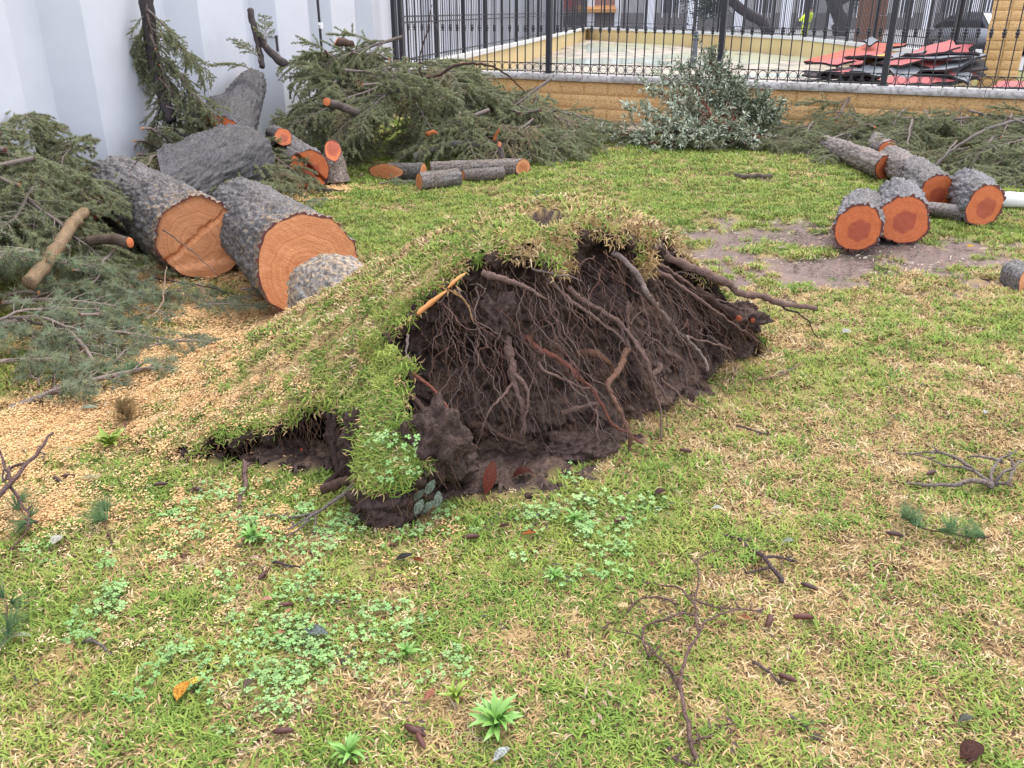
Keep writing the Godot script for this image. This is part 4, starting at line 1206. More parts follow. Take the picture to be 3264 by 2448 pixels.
func build_roots(t: Node3D) -> void:
	var brown := Color(0.21, 0.142, 0.128); var pale := Color(0.25, 0.2, 0.19); var dark := Color(0.055, 0.034, 0.03); var red := Color(0.23, 0.095, 0.072); var tan_ := Color(0.34, 0.2, 0.09)
	var big := [
		[[Vector3(0.573, 0.677, -3.6), Vector3(0.654, 0.617, -3.72), Vector3(0.752, 0.558, -3.76), Vector3(0.9, 0.49, -3.8), Vector3(1.011, 0.43, -3.83), Vector3(1.058, 0.391, -3.84), Vector3(1.169, 0.362, -3.88), Vector3(1.288, 0.313, -3.92), Vector3(1.483, 0.267, -3.98)], 0.03, 0.02, brown],
		[[Vector3(1.284, 0.31, -3.92), Vector3(1.356, 0.271, -3.92), Vector3(1.427, 0.223, -3.9), Vector3(1.524, 0.094, -3.92)], 0.006, 0.003, dark],
		[[Vector3(0.413, 0.69, -3.444), Vector3(0.49, 0.631, -3.396), Vector3(0.538, 0.582, -3.379), Vector3(0.551, 0.543, -3.358), Vector3(0.619, 0.45, -3.414), Vector3(0.681, 0.368, -3.438), Vector3(0.742, 0.317, -3.443), Vector3(0.789, 0.273, -3.433), Vector3(0.827, 0.228, -3.422), Vector3(0.84, 0.188, -3.383)], 0.016, 0.009, pale],
		[[Vector3(0.742, 0.317, -3.443), Vector3(0.855, 0.274, -3.491), Vector3(0.956, 0.219, -3.582), Vector3(1.034, 0.15, -3.679)], 0.007, 0.003, brown],
		[[Vector3(0.222, 0.59, -3.262), Vector3(0.291, 0.54, -3.257), Vector3(0.379, 0.483, -3.264), Vector3(0.44, 0.44, -3.258), Vector3(0.483, 0.393, -3.24), Vector3(0.516, 0.34, -3.213), Vector3(0.541, 0.295, -3.185), Vector3(0.562, 0.231, -3.182), Vector3(0.581, 0.186, -3.177), Vector3(0.601, 0.11, -3.154), Vector3(0.606, 0.019, -3.085)], 0.012, 0.006, brown],
		[[Vector3(0.383, 0.466, -3.291), Vector3(0.47, 0.401, -3.267), Vector3(0.52, 0.347, -3.24), Vector3(0.565, 0.262, -3.221), Vector3(0.603, 0.193, -3.203), Vector3(0.633, 0.127, -3.185)], 0.011, 0.006, brown],
		[[Vector3(0.134, 0.639, -3.245), Vector3(0.226, 0.561, -3.221), Vector3(0.339, 0.474, -3.224), Vector3(0.436, 0.392, -3.233), Vector3(0.524, 0.28, -3.211), Vector3(0.574, 0.167, -3.188)], 0.010, 0.005, brown],
		[[Vector3(-0.031, 0.449, -3.137), Vector3(-0.014, 0.392, -3.079), Vector3(0.002, 0.351, -3.047), Vector3(0.011, 0.301, -3.021), Vector3(0.019, 0.261, -2.987), Vector3(0.042, 0.195, -2.957), Vector3(0.043, 0.103, -2.939)], 0.022, 0.012, brown],
		[[Vector3(0.011, 0.324, -3.028), Vector3(0.042, 0.303, -2.992), Vector3(0.063, 0.265, -2.96), Vector3(0.051, 0.196, -2.935), Vector3(0.035, 0.114, -2.918)], 0.010, 0.006, brown],
		[[Vector3(0.053, 0.428, -3.147), Vector3(0.11, 0.391, -3.101), Vector3(0.176, 0.363, -3.083), Vector3(0.217, 0.331, -3.072), Vector3(0.268, 0.285, -3.056), Vector3(0.308, 0.251, -3.049), Vector3(0.35, 0.19, -3.027), Vector3(0.385, 0.126, -3.006), Vector3(0.455, 0.079, -3.006), Vector3(0.505, 0.037, -2.997)], 0.014, 0.006, red],
		[[Vector3(0.102, 0.35, -3.075), Vector3(0.133, 0.332, -3.028), Vector3(0.215, 0.291, -3.021), Vector3(0.3, 0.257, -3.036)], 0.009, 0.006, brown],
		[[Vector3(0.465, 0.35, -3.208), Vector3(0.431, 0.318, -3.128), Vector3(0.401, 0.295, -3.076), Vector3(0.371, 0.28, -3.028), Vector3(0.386, 0.24, -2.994), Vector3(0.419, 0.182, -2.964), Vector3(0.452, 0.112, -2.941), Vector3(0.463, 0.011, -2.956), Vector3(0.434, 0.006, -2.81)], 0.016, 0.010, Color(0.2, 0.115, 0.085)],
		[[Vector3(0.257, 0.34, -3.186), Vector3(0.314, 0.352, -3.166), Vector3(0.357, 0.334, -3.157), Vector3(0.394, 0.294, -3.161), Vector3(0.403, 0.243, -3.154)], 0.020, 0.012, Color(0.16, 0.09, 0.06)],
		[[Vector3(-0.112, 0.672, -3.197), Vector3(-0.064, 0.663, -3.163), Vector3(0.002, 0.65, -3.153), Vector3(0.051, 0.635, -3.149), Vector3(0.101, 0.604, -3.138), Vector3(0.133, 0.586, -3.139)], 0.017, 0.006, brown],
		[[Vector3(0.078, 0.675, -3.244), Vector3(0.135, 0.664, -3.222), Vector3(0.202, 0.65, -3.228), Vector3(0.275, 0.626, -3.25)], 0.007, 0.004, pale],
		[[Vector3(-0.209, 0.619, -3.145), Vector3(-0.167, 0.567, -3.095), Vector3(-0.135, 0.513, -3.053), Vector3(-0.095, 0.418, -3.033)], 0.006, 0.003, brown],
		[[Vector3(-0.286, 0.641, -3.14), Vector3(-0.216, 0.614, -3.108), Vector3(-0.175, 0.579, -3.086), Vector3(-0.141, 0.529, -3.056)], 0.005, 0.003, tan_],
		[[Vector3(0.002, 0.297, -3.007), Vector3(-0.03, 0.267, -2.956), Vector3(-0.07, 0.242, -2.915), Vector3(-0.101, 0.19, -2.89), Vector3(-0.126, 0.114, -2.883), Vector3(-0.143, 0.042, -2.88)], 0.007, 0.003, brown],
		[[Vector3(-0.159, 0.145, -2.931), Vector3(-0.111, 0.156, -2.924), Vector3(-0.061, 0.13, -2.905), Vector3(0.011, 0.091, -2.908), Vector3(0.052, 0.072, -2.93)], 0.018, 0.010, Color(0.085, 0.055, 0.045)],
		[[Vector3(-0.062, 0.11, -2.945), Vector3(-0.014, 0.135, -2.988), Vector3(0.011, 0.179, -3.028), Vector3(0.011, 0.215, -3.051)], 0.022, 0.020, Color(0.085, 0.055, 0.045)],
		[[Vector3(0.195, 0.142, -3.047), Vector3(0.252, 0.175, -3.037), Vector3(0.345, 0.188, -3.047)], 0.014, 0.012, brown],
		[[Vector3(0.325, 0.182, -3.001), Vector3(0.329, 0.125, -2.951), Vector3(0.337, 0.048, -2.941)], 0.006, 0.004, brown],
		[[Vector3(0.57, 0.648, -3.5), Vector3(0.66, 0.589, -3.55), Vector3(0.759, 0.511, -3.62), Vector3(0.856, 0.426, -3.7), Vector3(0.959, 0.38, -3.75), Vector3(1.106, 0.316, -3.8)], 0.009, 0.004, brown],
		[[Vector3(0.58, 0.625, -3.48), Vector3(0.697, 0.533, -3.54), Vector3(0.803, 0.454, -3.58), Vector3(0.912, 0.372, -3.62), Vector3(1.009, 0.29, -3.68), Vector3(1.122, 0.201, -3.78), Vector3(1.263, 0.07, -3.9)], 0.011, 0.003, brown],
		[[Vector3(0.812, 0.456, -3.66), Vector3(0.887, 0.405, -3.7), Vector3(1.001, 0.32, -3.74), Vector3(1.122, 0.249, -3.8)], 0.032, 0.03, dark],
		[[Vector3(0.476, 0.491, -3.377), Vector3(0.477, 0.426, -3.305), Vector3(0.468, 0.357, -3.235)], 0.011, 0.012, brown],
		[[Vector3(0.479, 0.427, -3.296), Vector3(0.513, 0.46, -3.309), Vector3(0.556, 0.472, -3.339)], 0.006, 0.003, brown],
		[[Vector3(-0.38, 0.527, -2.9), Vector3(-0.372, 0.469, -2.86), Vector3(-0.363, 0.415, -2.83)], 0.006, 0.004, pale],
		[[Vector3(-0.362, 0.412, -2.82), Vector3(-0.3, 0.379, -2.8), Vector3(-0.262, 0.338, -2.78), Vector3(-0.223, 0.298, -2.74)], 0.008, 0.009, red],
		[[Vector3(-0.382, 0.359, -2.8), Vector3(-0.326, 0.333, -2.72), Vector3(-0.289, 0.308, -2.66)], 0.016, 0.013, Color(0.09, 0.058, 0.05)],
		[[Vector3(0.617, 0.234, -3.323), Vector3(0.565, 0.23, -3.205)], 0.02, 0.014, brown],
		[[Vector3(0.621, 0.201, -3.273), Vector3(0.673, 0.158, -3.241), Vector3(0.721, 0.117, -3.202), Vector3(0.773, 0.092, -3.206)], 0.007, 0.004, brown],
		[[Vector3(-0.604, 0.221, -2.84), Vector3(-0.566, 0.2, -2.75), Vector3(-0.537, 0.169, -2.65), Vector3(-0.526, 0.154, -2.53)], 0.026, 0.02, Color(0.075, 0.045, 0.042)],
		[[Vector3(-0.69, 0.123, -2.92), Vector3(-0.668, 0.08, -2.85), Vector3(-0.645, 0.04, -2.78), Vector3(-0.669, 0.03, -2.68)], 0.022, 0.018, Color(0.07, 0.045, 0.042)],
		[[Vector3(-0.852, 0.015, -3), Vector3(-0.808, 0.003, -2.92), Vector3(-0.738, -0.001, -2.8)], 0.014, 0.011, Color(0.07, 0.045, 0.042)],
		[[Vector3(-0.662, 0.061, -2.62), Vector3(-0.586, 0.107, -2.58), Vector3(-0.525, 0.137, -2.56)], 0.022, 0.02, Color(0.11, 0.07, 0.058)],
		[[Vector3(-1.031, 0.034, -2.9), Vector3(-0.982, -0.028, -2.92), Vector3(-0.953, -0.114, -2.98)], 0.02, 0.012, Color(0.085, 0.055, 0.05)],
		[[Vector3(-0.81, 0.057, -2.95), Vector3(-0.775, 0.024, -2.9), Vector3(-0.732, -0.009, -2.85)], 0.009, 0.007, dark],
	]
	for b in big: root(t, b[0], b[1], b[2], b[3], 9)
	# red torn ends
	for q in [[Vector3(-0.817, 0.033, -2.95), 0.008], [Vector3(1.023, 0.326, -3.66), 0.014], [Vector3(1.115, 0.282, -3.76), 0.012]]:
		part("torn_end", clod(q[0], Vector3(1, 1, 1) * q[1], 14, 0.5, int(q[0].x * 100.0), Color(0.32, 0.09, 0.05)), M.root, t)
	# finer roots sweeping down and to the right across the face
	for i in 235:
		var u := rng.randf()
		var top: Vector3 = lerpv([Vector3(-0.31, 0.57, -3.108), Vector3(-0.188, 0.643, -3.169), Vector3(-0.011, 0.699, -3.231), Vector3(0.171, 0.688, -3.27), Vector3(0.367, 0.669, -3.408), Vector3(0.572, 0.642, -3.507), Vector3(0.783, 0.491, -3.743)], u)
		var bot: Vector3 = lerpv([Vector3(-0.221, 0.095, -2.877), Vector3(-0.081, 0.045, -2.897), Vector3(0.131, 0.075, -2.916), Vector3(0.33, 0.077, -2.952), Vector3(0.562, 0.096, -3.076), Vector3(0.757, 0.107, -3.227), Vector3(1.083, 0.118, -3.778)], clampf(u + rf(-0.04, 0.14), 0, 1))
		var a := rf(0.0, 0.65); var l := rf(0.15, 0.55)
		var p0 := top.lerp(bot, a); var p1 := top.lerp(bot, minf(a + l, 1.06))
		p1 += Vector3(rf(-0.14, 0.16), rf(-0.05, 0.08), rf(0.0, 0.09)); p0.z -= 0.05
		p1.y = maxf(p1.y, 0.0)
		var mid := p0.lerp(p1, 0.5) + Vector3(rf(-0.06, 0.08), rf(-0.04, 0.05), rf(0.0, 0.08))
		var r := 0.0012 + 0.0032 * pow(rng.randf(), 2.0)
		root(t, [p0, p0.lerp(mid, 0.5) + Vector3(0, 0.01, 0.02), mid, p1], r, r * 0.5, [brown, dark, brown, pale, red][rng.randi() % 5].lerp(Color(0.16, 0.105, 0.095), 0.45), 5)
	# hair roots, too fine to tell apart
	var hair := MB.new()
	for i in 900:
		var u := rng.randf()
		var p: Vector3
		var dirn := Vector3(rf(-0.4, 0.9), -1.0, rf(0.0, 0.7)).normalized()
		if i < 480:
			var top: Vector3 = lerpv([Vector3(-0.36, 0.545, -3.071), Vector3(-0.188, 0.68, -3.169), Vector3(-0.011, 0.735, -3.232), Vector3(0.265, 0.76, -3.351), Vector3(0.567, 0.721, -3.508), Vector3(0.927, 0.391, -3.782)], u)
			var bot: Vector3 = lerpv([Vector3(-0.257, 0.09, -2.887), Vector3(-0.082, 0.069, -2.927), Vector3(0.132, 0.082, -2.942), Vector3(0.408, 0.086, -3.013), Vector3(0.655, 0.104, -3.189), Vector3(1.125, 0.131, -3.866)], u)
			p = top.lerp(bot, rng.randf())
		elif i < 700:
			p = lerpv([Vector3(-1.269, 0.047, -2.95), Vector3(-1.053, 0.072, -2.96), Vector3(-0.834, 0.153, -2.98), Vector3(-0.724, 0.182, -2.98), Vector3(-0.576, 0.2, -2.75), Vector3(-0.475, 0.153, -2.5), Vector3(-0.396, 0.129, -2.48), Vector3(-0.307, 0.167, -2.46)], u) + Vector3(0, rf(-0.03, 0.0), rf(-0.03, 0.02))
		else:
			var cc: Vector3 = [Vector3(-0.255, 0.24, -2.6), Vector3(-0.414, 0.084, -2.48), Vector3(1.08, 0.242, -3.82)][i % 3]
			dirn = Vector3(rng.randfn(), rng.randfn(), rng.randfn()).normalized()
			p = cc + dirn * 0.09
			dirn = (dirn + Vector3(rf(-0.6, 0.6), -0.9, rf(-0.3, 0.6))).normalized()
		var l := rf(0.03, 0.13)
		var pts := [p]
		for k in 4:
			dirn = (dirn + Vector3(rf(-0.45, 0.45), rf(-0.45, 0.25), rf(-0.45, 0.45))).normalized()
			pts.append(pts[k] + dirn * l * 0.25)
		hair.tube(pts, taper(5, 0.0015, 0.0007), 3, vary(Color(0.13, 0.078, 0.058).lerp(Color(0.24, 0.15, 0.1), rng.randf()), 0.2), false)
	part("hair_roots", hair, M.root, t, "stuff")

func lerpv(pts: Array, u: float) -> Vector3:
	var s := u * (pts.size() - 1)
	var i := mini(int(s), pts.size() - 2)
	return (pts[i] as Vector3).lerp(pts[i + 1], s - i)

func log_mesh(a: Vector3, b: Vector3, ra: float, rb: float, na: Vector3, nb: Vector3, seedn: int, opt := {}) -> Array:
	var ax := (b - a).normalized()
	if na == Vector3.ZERO: na = -ax
	if nb == Vector3.ZERO: nb = ax
	var e1 := ax.cross(Vector3.UP)
	e1 = e1.normalized() if e1.length() > 0.05 else Vector3.RIGHT
	var e2 := e1.cross(ax).normalized()
	var L := a.distance_to(b)
	var rm := maxf(ra, rb)
	var fine: float = opt.get("fine", 0.013)
	var sides := clampi(int(TAU * rm / fine), 24, 150)
	var rows := clampi(int(L / (fine * 1.5)), 8, 130)
	var deep: float = opt.get("deep", 0.024) * clampf(rm / 0.2, 0.35, 1.0)
	var fr: float = opt.get("freq", 27.0)
	var bend: Vector3 = opt.get("bend", Vector3.ZERO)
	var tone: Color = opt.get("tone", Color(0.175, 0.165, 0.172))
	var bark := MB.new()
	var edge := [[], []]
	var sh := Vector3(seedn * 3.7, seedn * 1.3, 0)
	for i in rows + 1:
		var t := float(i) / rows
		var o := a.lerp(b, t) + bend * sin(PI * t)
		for j in sides:
			var th := TAU * j / sides
			var dv := e1 * cos(th) + e2 * sin(th)
			var r := lerpf(ra, rb, t) * (1.0 + 0.07 * nz.get_noise_3d(cos(th) * 1.2 + seedn, sin(th) * 1.2, t * L * 0.8 + seedn * 2.0) + 0.05 * nz.get_noise_3d(cos(th) * 0.6, sin(th) * 0.6 + seedn, t * L * 2.5))
			for kn in opt.get("bulges", []):   # [t, angle, height, width]
				var da := absf(wrapf(th - kn[1], -PI, PI)) * rm
				r += kn[2] * exp(-(da * da + pow((t - kn[0]) * L, 2.0)) / (kn[3] * kn[3]))
			var cp := Vector3(cos(th) * rm, sin(th) * rm, t * L * 0.26) + sh
			cp += Vector3(n3(cp, 7.0), n3(cp + Vector3(4, 0, 0), 7.0), 0) * 0.012
			var h := clampf((cells.get_noise_3dv(cp * fr) + 1.0) * 1.7, 0.0, 1.0)
			var h2 := clampf((cells.get_noise_3dv(cp * fr * 2.3 + Vector3(9, 9, 9)) + 1.0) * 1.5, 0.0, 1.0)
			var d := deep * (sqrt(h) - 0.8) + deep * 0.22 * h2 + deep * 0.3 * n3(cp, 20.0)
			var slide := 0.0
			var q := dv * (r + d)
			var sa := -q.dot(na) / na.dot(ax); var sb := -q.dot(nb) / nb.dot(ax)
			slide = lerpf(sa, sb, t)
			var tk := tone.v / 0.25
			var c := tone * (1.0 + 0.30 * n3(cp, 5.0))
			c = c.lerp(Color(0.19, 0.165, 0.14) * tk, clampf(n3(cp + Vector3(2, 7, 1), 3.0) * 0.7 + n3(cp, 40.0) * 0.35, 0.0, 0.6))
			c = c.lerp(Color(0.34, 0.34, 0.335) * tk, clampf(n3(cp + Vector3(12, 2, 5), 16.0) * 1.1 - 0.1, 0.0, 0.65))
			if opt.has("dusty"):   # sawdust specks caught in the bark beside the cut
				var s := t * L if opt.dusty == 0 else (1.0 - t) * L
				if rng.randf() < 0.55 * exp(-s / 0.16) + 0.05 * exp(-s / 0.6): c = c.lerp(Color(0.55, 0.38, 0.2), rf(0.3, 0.8))
			bark.p(o + q + ax * slide, vary(c, 0.14))
			if i == 0 or i == rows:
				var k := 0 if i == 0 else 1
				edge[k].append([cos(th), sin(th), r - opt.get("rind", 0.011 if rm > 0.12 else 0.006), o])
	for i in rows:
		for j in sides:
			var x := i * sides + j; var y := i * sides + (j + 1) % sides
			bark.quad(x, y, y + sides, x + sides)
	var out := [bark, null, null, MB.new(), MB.new()]
	for k in 2:
		var nn := na if k == 0 else nb
		var face := MB.new()
		var rings := 16
		var o: Vector3 = edge[k][0][3]
		for g in rings + 1:
			for j in sides:
				var ed: Array = edge[k][j]
				var rr: float = ed[2] * g / rings
				var lx: float = ed[0] * rr; var ly: float = ed[1] * rr
				var q := e1 * lx + e2 * ly
				var bump := 0.004 * n3(Vector3(lx, ly, seedn), 9.0)
				for st in opt.get("steps", []):   # [face, angle, offset, rise, softness]: one side of the cut stands proud of the other
					if st[0] == k:
						var s: float = lx * cos(st[1]) + ly * sin(st[1]) - st[2] * rm + 0.03 * rm * n3(Vector3(lx, ly, seedn), 9.0)
						bump += st[3] * smoothstep(-st[4], st[4], s)
				for cr in opt.get("cracks", []):   # [face, angle, offset, width, depth]
					if cr[0] == k:
						var s: float = lx * cos(cr[1]) + ly * sin(cr[1]) - cr[2] * rm + 0.07 * rm * n3(Vector3(lx, ly, seedn + 3.0), 12.0) + 0.02 * rm * n3(Vector3(lx, ly, seedn), 40.0)
						bump -= cr[4] * smoothstep(cr[3], cr[3] * 0.3, absf(s))
				face.p(o + q + ax * (-q.dot(nn) / nn.dot(ax)) + nn * bump, Color.WHITE, Vector2(0.5 + lx / (2.05 * rm), 0.5 + ly / (2.05 * rm)))
		for g in rings:
			for j in sides:
				var x := g * sides + j; var y := g * sides + (j + 1) % sides
				if k == 0: face.quad(x, x + sides, y + sides, y)
				else: face.quad(x, y, y + sides, x + sides)
		out[1 + k] = face
		var ib: MB = out[3 + k]
		var base := 0
		for j in sides:
			var ed: Array = edge[k][j]
			var q: Vector3 = (e1 * ed[0] + e2 * ed[1]) * ed[2] * 0.998
			ib.p(o + q + ax * (-q.dot(nn) / nn.dot(ax)) + nn * 0.002)
			ib.p(bark.v[(0 if k == 0 else rows * sides) + j])
		for j in sides:
			var x := base + 2 * j; var y := base + 2 * ((j + 1) % sides)
			if k == 0: ib.quad(x, y, y + 1, x + 1)
			else: ib.quad(x, x + 1, y + 1, y)
	return out

func timber(called: String, label: String, category: String, a: Vector3, b: Vector3, ra: float, rb: float, na: Vector3, nb: Vector3, seedn: int, wood: int, opt := {}, group := "") -> Node3D:
	var o := Vector3((a.x + b.x) * 0.5, 0, (a.z + b.z) * 0.5)
	var t := thing(called, label, category, o, group)
	var m := log_mesh(a - o, b - o, ra, rb, na, nb, seedn, opt)
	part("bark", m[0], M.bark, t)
	part("inner_bark", m[3], M.innerbark, t); part("inner_bark", m[4], M.innerbark, t)
	part("cut_face", m[1], M.wood[wood], t)
	part("cut_face", m[2], M.wood[wood], t)
	return t

func build_logs() -> void:
	# two big lengths next to the stump
	timber("trunk_log", "thick grey log with a pale orange cut standing right behind the stump", "log", Vector3(-1.127, 0.29, -4.621), Vector3(-1.928, 0.27, -6.082), 0.295, 0.25, Vector3(0.52, 0.10, 0.85).normalized(), Vector3.ZERO, 1, 0, {"dusty": 0, "fine": 0.011}, "lengths of the felled trunk")
	timber("trunk_log", "thick grey log with a ridged orange cut at the left, beside the green branches", "log", Vector3(-1.985, 0.27, -5.365), Vector3(-3.104, 0.3, -6.857), 0.265, 0.265, Vector3(0.42, 0.0, 0.9).normalized(), Vector3.ZERO, 2, 0, {"dusty": 0, "fine": 0.011, "steps": [[0, 2.2, 0.05, -0.02, 0.004], [0, -1.5, 0.62, 0.025, 0.004]], "cracks": [[0, 2.2, 0.07, 0.012, 0.02]]}, "lengths of the felled trunk")
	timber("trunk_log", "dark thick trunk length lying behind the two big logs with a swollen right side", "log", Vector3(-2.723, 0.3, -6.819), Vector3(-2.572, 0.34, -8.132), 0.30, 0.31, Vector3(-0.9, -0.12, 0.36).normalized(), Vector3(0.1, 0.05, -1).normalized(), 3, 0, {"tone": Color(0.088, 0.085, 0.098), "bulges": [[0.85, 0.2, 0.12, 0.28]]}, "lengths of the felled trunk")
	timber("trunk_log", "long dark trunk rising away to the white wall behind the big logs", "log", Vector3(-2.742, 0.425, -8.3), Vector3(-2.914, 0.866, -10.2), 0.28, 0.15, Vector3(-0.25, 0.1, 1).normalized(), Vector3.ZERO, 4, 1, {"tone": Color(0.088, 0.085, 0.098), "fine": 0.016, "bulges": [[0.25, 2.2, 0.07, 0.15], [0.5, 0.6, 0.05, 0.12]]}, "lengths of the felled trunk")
	timber("red_cut_log", "log with a deep dark crack across its red orange cut", "log", Vector3(-1.936, 0.2, -8.31), Vector3(-2.547, 0.22, -9.679), 0.195, 0.185, Vector3(0.35, 0.05, 0.93).normalized(), Vector3.ZERO, 5, 1, {"cracks": [[0, 0.75, 0.12, 0.02, 0.07]], "bulges": []})
	timber("red_cut_log", "short log end with its round red cut just above the cracked log", "log", Vector3(-2.251, 0.457, -8.7), Vector3(-2.483, 0.429, -9.2), 0.085, 0.08, Vector3(0.2, 0.55, 0.8).normalized(), Vector3.ZERO, 6, 1)
	timber("red_cut_log", "small speckled log standing on end right of the cracked log", "log", Vector3(-1.768, 0.02, -8.725), Vector3(-1.785, 0.321, -8.75), 0.13, 0.09, Vector3.ZERO, Vector3(0.1, 0.7, 0.7).normalized(), 7, 1, {"tone": Color(0.3, 0.24, 0.2)})
	timber("branch_log", "thin log with its round orange cut on the left before the big brush heap", "log", Vector3(-1.294, 0.09, -8.908), Vector3(-0.894, 0.1, -8.794), 0.078, 0.095, Vector3(-0.55, 0.1, 0.8).normalized(), Vector3.ZERO, 8, 2, {"tone": Color(0.12, 0.105, 0.10)})
	timber("branch_log", "nearest of the thin logs before the brush heap, its orange end on the left", "log", Vector3(-0.896, 0.085, -8.341), Vector3(-0.532, 0.085, -8.591), 0.085, 0.085, Vector3(-0.8, 0.05, 0.45).normalized(), Vector3.ZERO, 9, 2, {"tone": Color(0.2, 0.165, 0.15)})
	timber("branch_log", "short dark log right behind the nearest thin log", "log", Vector3(-0.496, 0.065, -8.783), Vector3(-0.095, 0.065, -8.944), 0.062, 0.066, Vector3.ZERO, Vector3.ZERO, 10, 2, {"tone": Color(0.17, 0.14, 0.13)})
	timber("branch_log", "thin log with its oval orange cut on the right end of the brush heap", "log", Vector3(0.117, 0.09, -9.162), Vector3(-0.844, 0.09, -9.019), 0.088, 0.08, Vector3(0.75, 0.05, 0.6).normalized(), Vector3.ZERO, 11, 2, {"tone": Color(0.22, 0.18, 0.165)})
	timber("branch_log", "small upright stub with an orange top above the right thin log", "log", Vector3(-0.109, 0.153, -9.4), Vector3(-0.133, 0.289, -9.4), 0.03, 0.026, Vector3.ZERO, Vector3(-0.2, 0.6, 0.75).normalized(), 12, 2, {"tone": Color(0.18, 0.14, 0.13)})
	# bent bough with grey bark over the thin logs
	limb("curved grey bough arching over the thin logs", [Vector3(-1.048, 0.159, -9.3), Vector3(-0.942, 0.209, -9.35), Vector3(-0.796, 0.265, -9.4), Vector3(-0.598, 0.293, -9.4), Vector3(-0.351, 0.284, -9.4)], 0.05, 0.03, Color(0.17, 0.17, 0.16))
	# row of logs at the right
	timber("round_log", "nearer of two short logs on the bare earth, round cut with dark heart", "log", Vector3(2.468, 0.175, -6.047), Vector3(2.746, 0.17, -6.706), 0.172, 0.165, Vector3(-0.02, 0.05, 1).normalized(), Vector3.ZERO, 13, 1, {"rind": 0.017, "deep": 0.034, "tone": Color(0.19, 0.185, 0.205)}, "short logs on the right")
	timber("round_log", "second short log on the bare earth with a notched right edge to its cut", "log", Vector3(2.899, 0.18, -6.305), Vector3(3.178, 0.18, -7.052), 0.185, 0.18, Vector3(0.05, 0.08, 1).normalized(), Vector3.ZERO, 14, 1, {"rind": 0.017, "deep": 0.034, "tone": Color(0.19, 0.185, 0.205), "bulges": [[0.0, -0.6, 0.03, 0.08]]}, "short logs on the right")
	timber("round_log", "rightmost short log with a wide oval cut beside the white plastic bag", "log", Vector3(3.76, 0.175, -6.804), Vector3(3.946, 0.18, -7.49), 0.17, 0.18, Vector3(0.28, 0.08, 0.95).normalized(), Vector3.ZERO, 15, 1, {"rind": 0.017, "deep": 0.034, "tone": Color(0.19, 0.185, 0.205)}, "short logs on the right")
	timber("round_log", "log end partly hidden by a green sprig behind the two short logs", "log", Vector3(3.646, 0.16, -7.388), Vector3(3.859, 0.16, -8.365), 0.165, 0.165, Vector3(0.3, 0.05, 0.95).normalized(), Vector3.ZERO, 16, 1, {"rind": 0.014, "deep": 0.032, "tone": Color(0.19, 0.175, 0.18)}, "short logs on the right")
	timber("round_log", "log in the row with a crescent of its orange cut showing before the next log", "log", Vector3(3.831, 0.15, -8.297), Vector3(4.027, 0.15, -9.327), 0.15, 0.145, Vector3(0.5, 0.05, 0.85).normalized(), Vector3.ZERO, 17, 1, {"rind": 0.014, "deep": 0.03, "tone": Color(0.24, 0.2, 0.19)}, "short logs on the right")
	timber("round_log", "long thin trunk at the back of the row with a small orange crescent cut", "log", Vector3(3.802, 0.13, -8.891), Vector3(3.82, 0.11, -10.961), 0.13, 0.09, Vector3(0.5, 0.05, 0.85).normalized(), Vector3.ZERO, 18, 1, {"rind": 0.014, "deep": 0.03, "tone": Color(0.27, 0.225, 0.21)}, "short logs on the right")
	timber("round_log", "small log in the right brush with its orange red cut facing forward", "log", Vector3(4.252, 0.14, -9.918), Vector3(4.388, 0.14, -10.66), 0.125, 0.12, Vector3(0.2, 0.15, 0.97).normalized(), Vector3.ZERO, 19, 1, {"rind": 0.014, "deep": 0.03, "tone": Color(0.25, 0.21, 0.2)}, "short logs on the right")
	timber("branch_log", "thin grey log lying against the rightmost short log", "log", Vector3(3.475, 0.07, -7.249), Vector3(3.671, 0.075, -6.957), 0.052, 0.07, Vector3.ZERO, Vector3(0.8, 0.2, 0.5).normalized(), 20, 1, {"tone": Color(0.23, 0.2, 0.19)})
	timber("round_log", "end of a log cut off by the right edge of the picture", "log", Vector3(3.217, 0.05, -5.163), Vector3(3.22, 0.06, -5.324), 0.09, 0.09, Vector3(0.6, 0.1, 0.8).normalized(), Vector3.ZERO, 21, 0)
	# left side
	timber("red_stub", "dull red cut stub behind the ridged log among green branches", "log", Vector3(-2.904, 0.374, -5.9), Vector3(-3.039, 0.311, -6.4), 0.11, 0.12, Vector3(-0.3, 0.1, 0.95).normalized(), Vector3.ZERO, 22, 3)
	limb("smooth tan branch slanting up to the dull red stub", [Vector3(-2.518, 0.296, -4.3), Vector3(-2.553, 0.343, -4.6), Vector3(-2.612, 0.385, -4.9), Vector3(-2.654, 0.423, -5.15), Vector3(-2.661, 0.453, -5.3)], 0.04, 0.034, Color(0.30, 0.22, 0.14))
	limb("cut branch end with a pale wood face under the smooth tan branch", [Vector3(-2.272, 0.335, -5), Vector3(-2.425, 0.333, -5.1), Vector3(-2.568, 0.322, -5.1)], 0.035, 0.03, Color(0.13, 0.1, 0.08), true)
	# limbs that stick out of the heap and lean on the wall
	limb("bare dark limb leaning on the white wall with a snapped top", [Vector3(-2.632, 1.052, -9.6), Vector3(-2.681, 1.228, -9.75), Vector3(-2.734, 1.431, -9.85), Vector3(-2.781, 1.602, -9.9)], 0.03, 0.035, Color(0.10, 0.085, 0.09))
	limb("short forked dark limb beside the bare leaning one", [Vector3(-2.416, 1.07, -9.7), Vector3(-2.528, 1.171, -9.7), Vector3(-2.619, 1.26, -9.75), Vector3(-2.672, 1.377, -9.8)], 0.05, 0.025, Color(0.10, 0.085, 0.09))
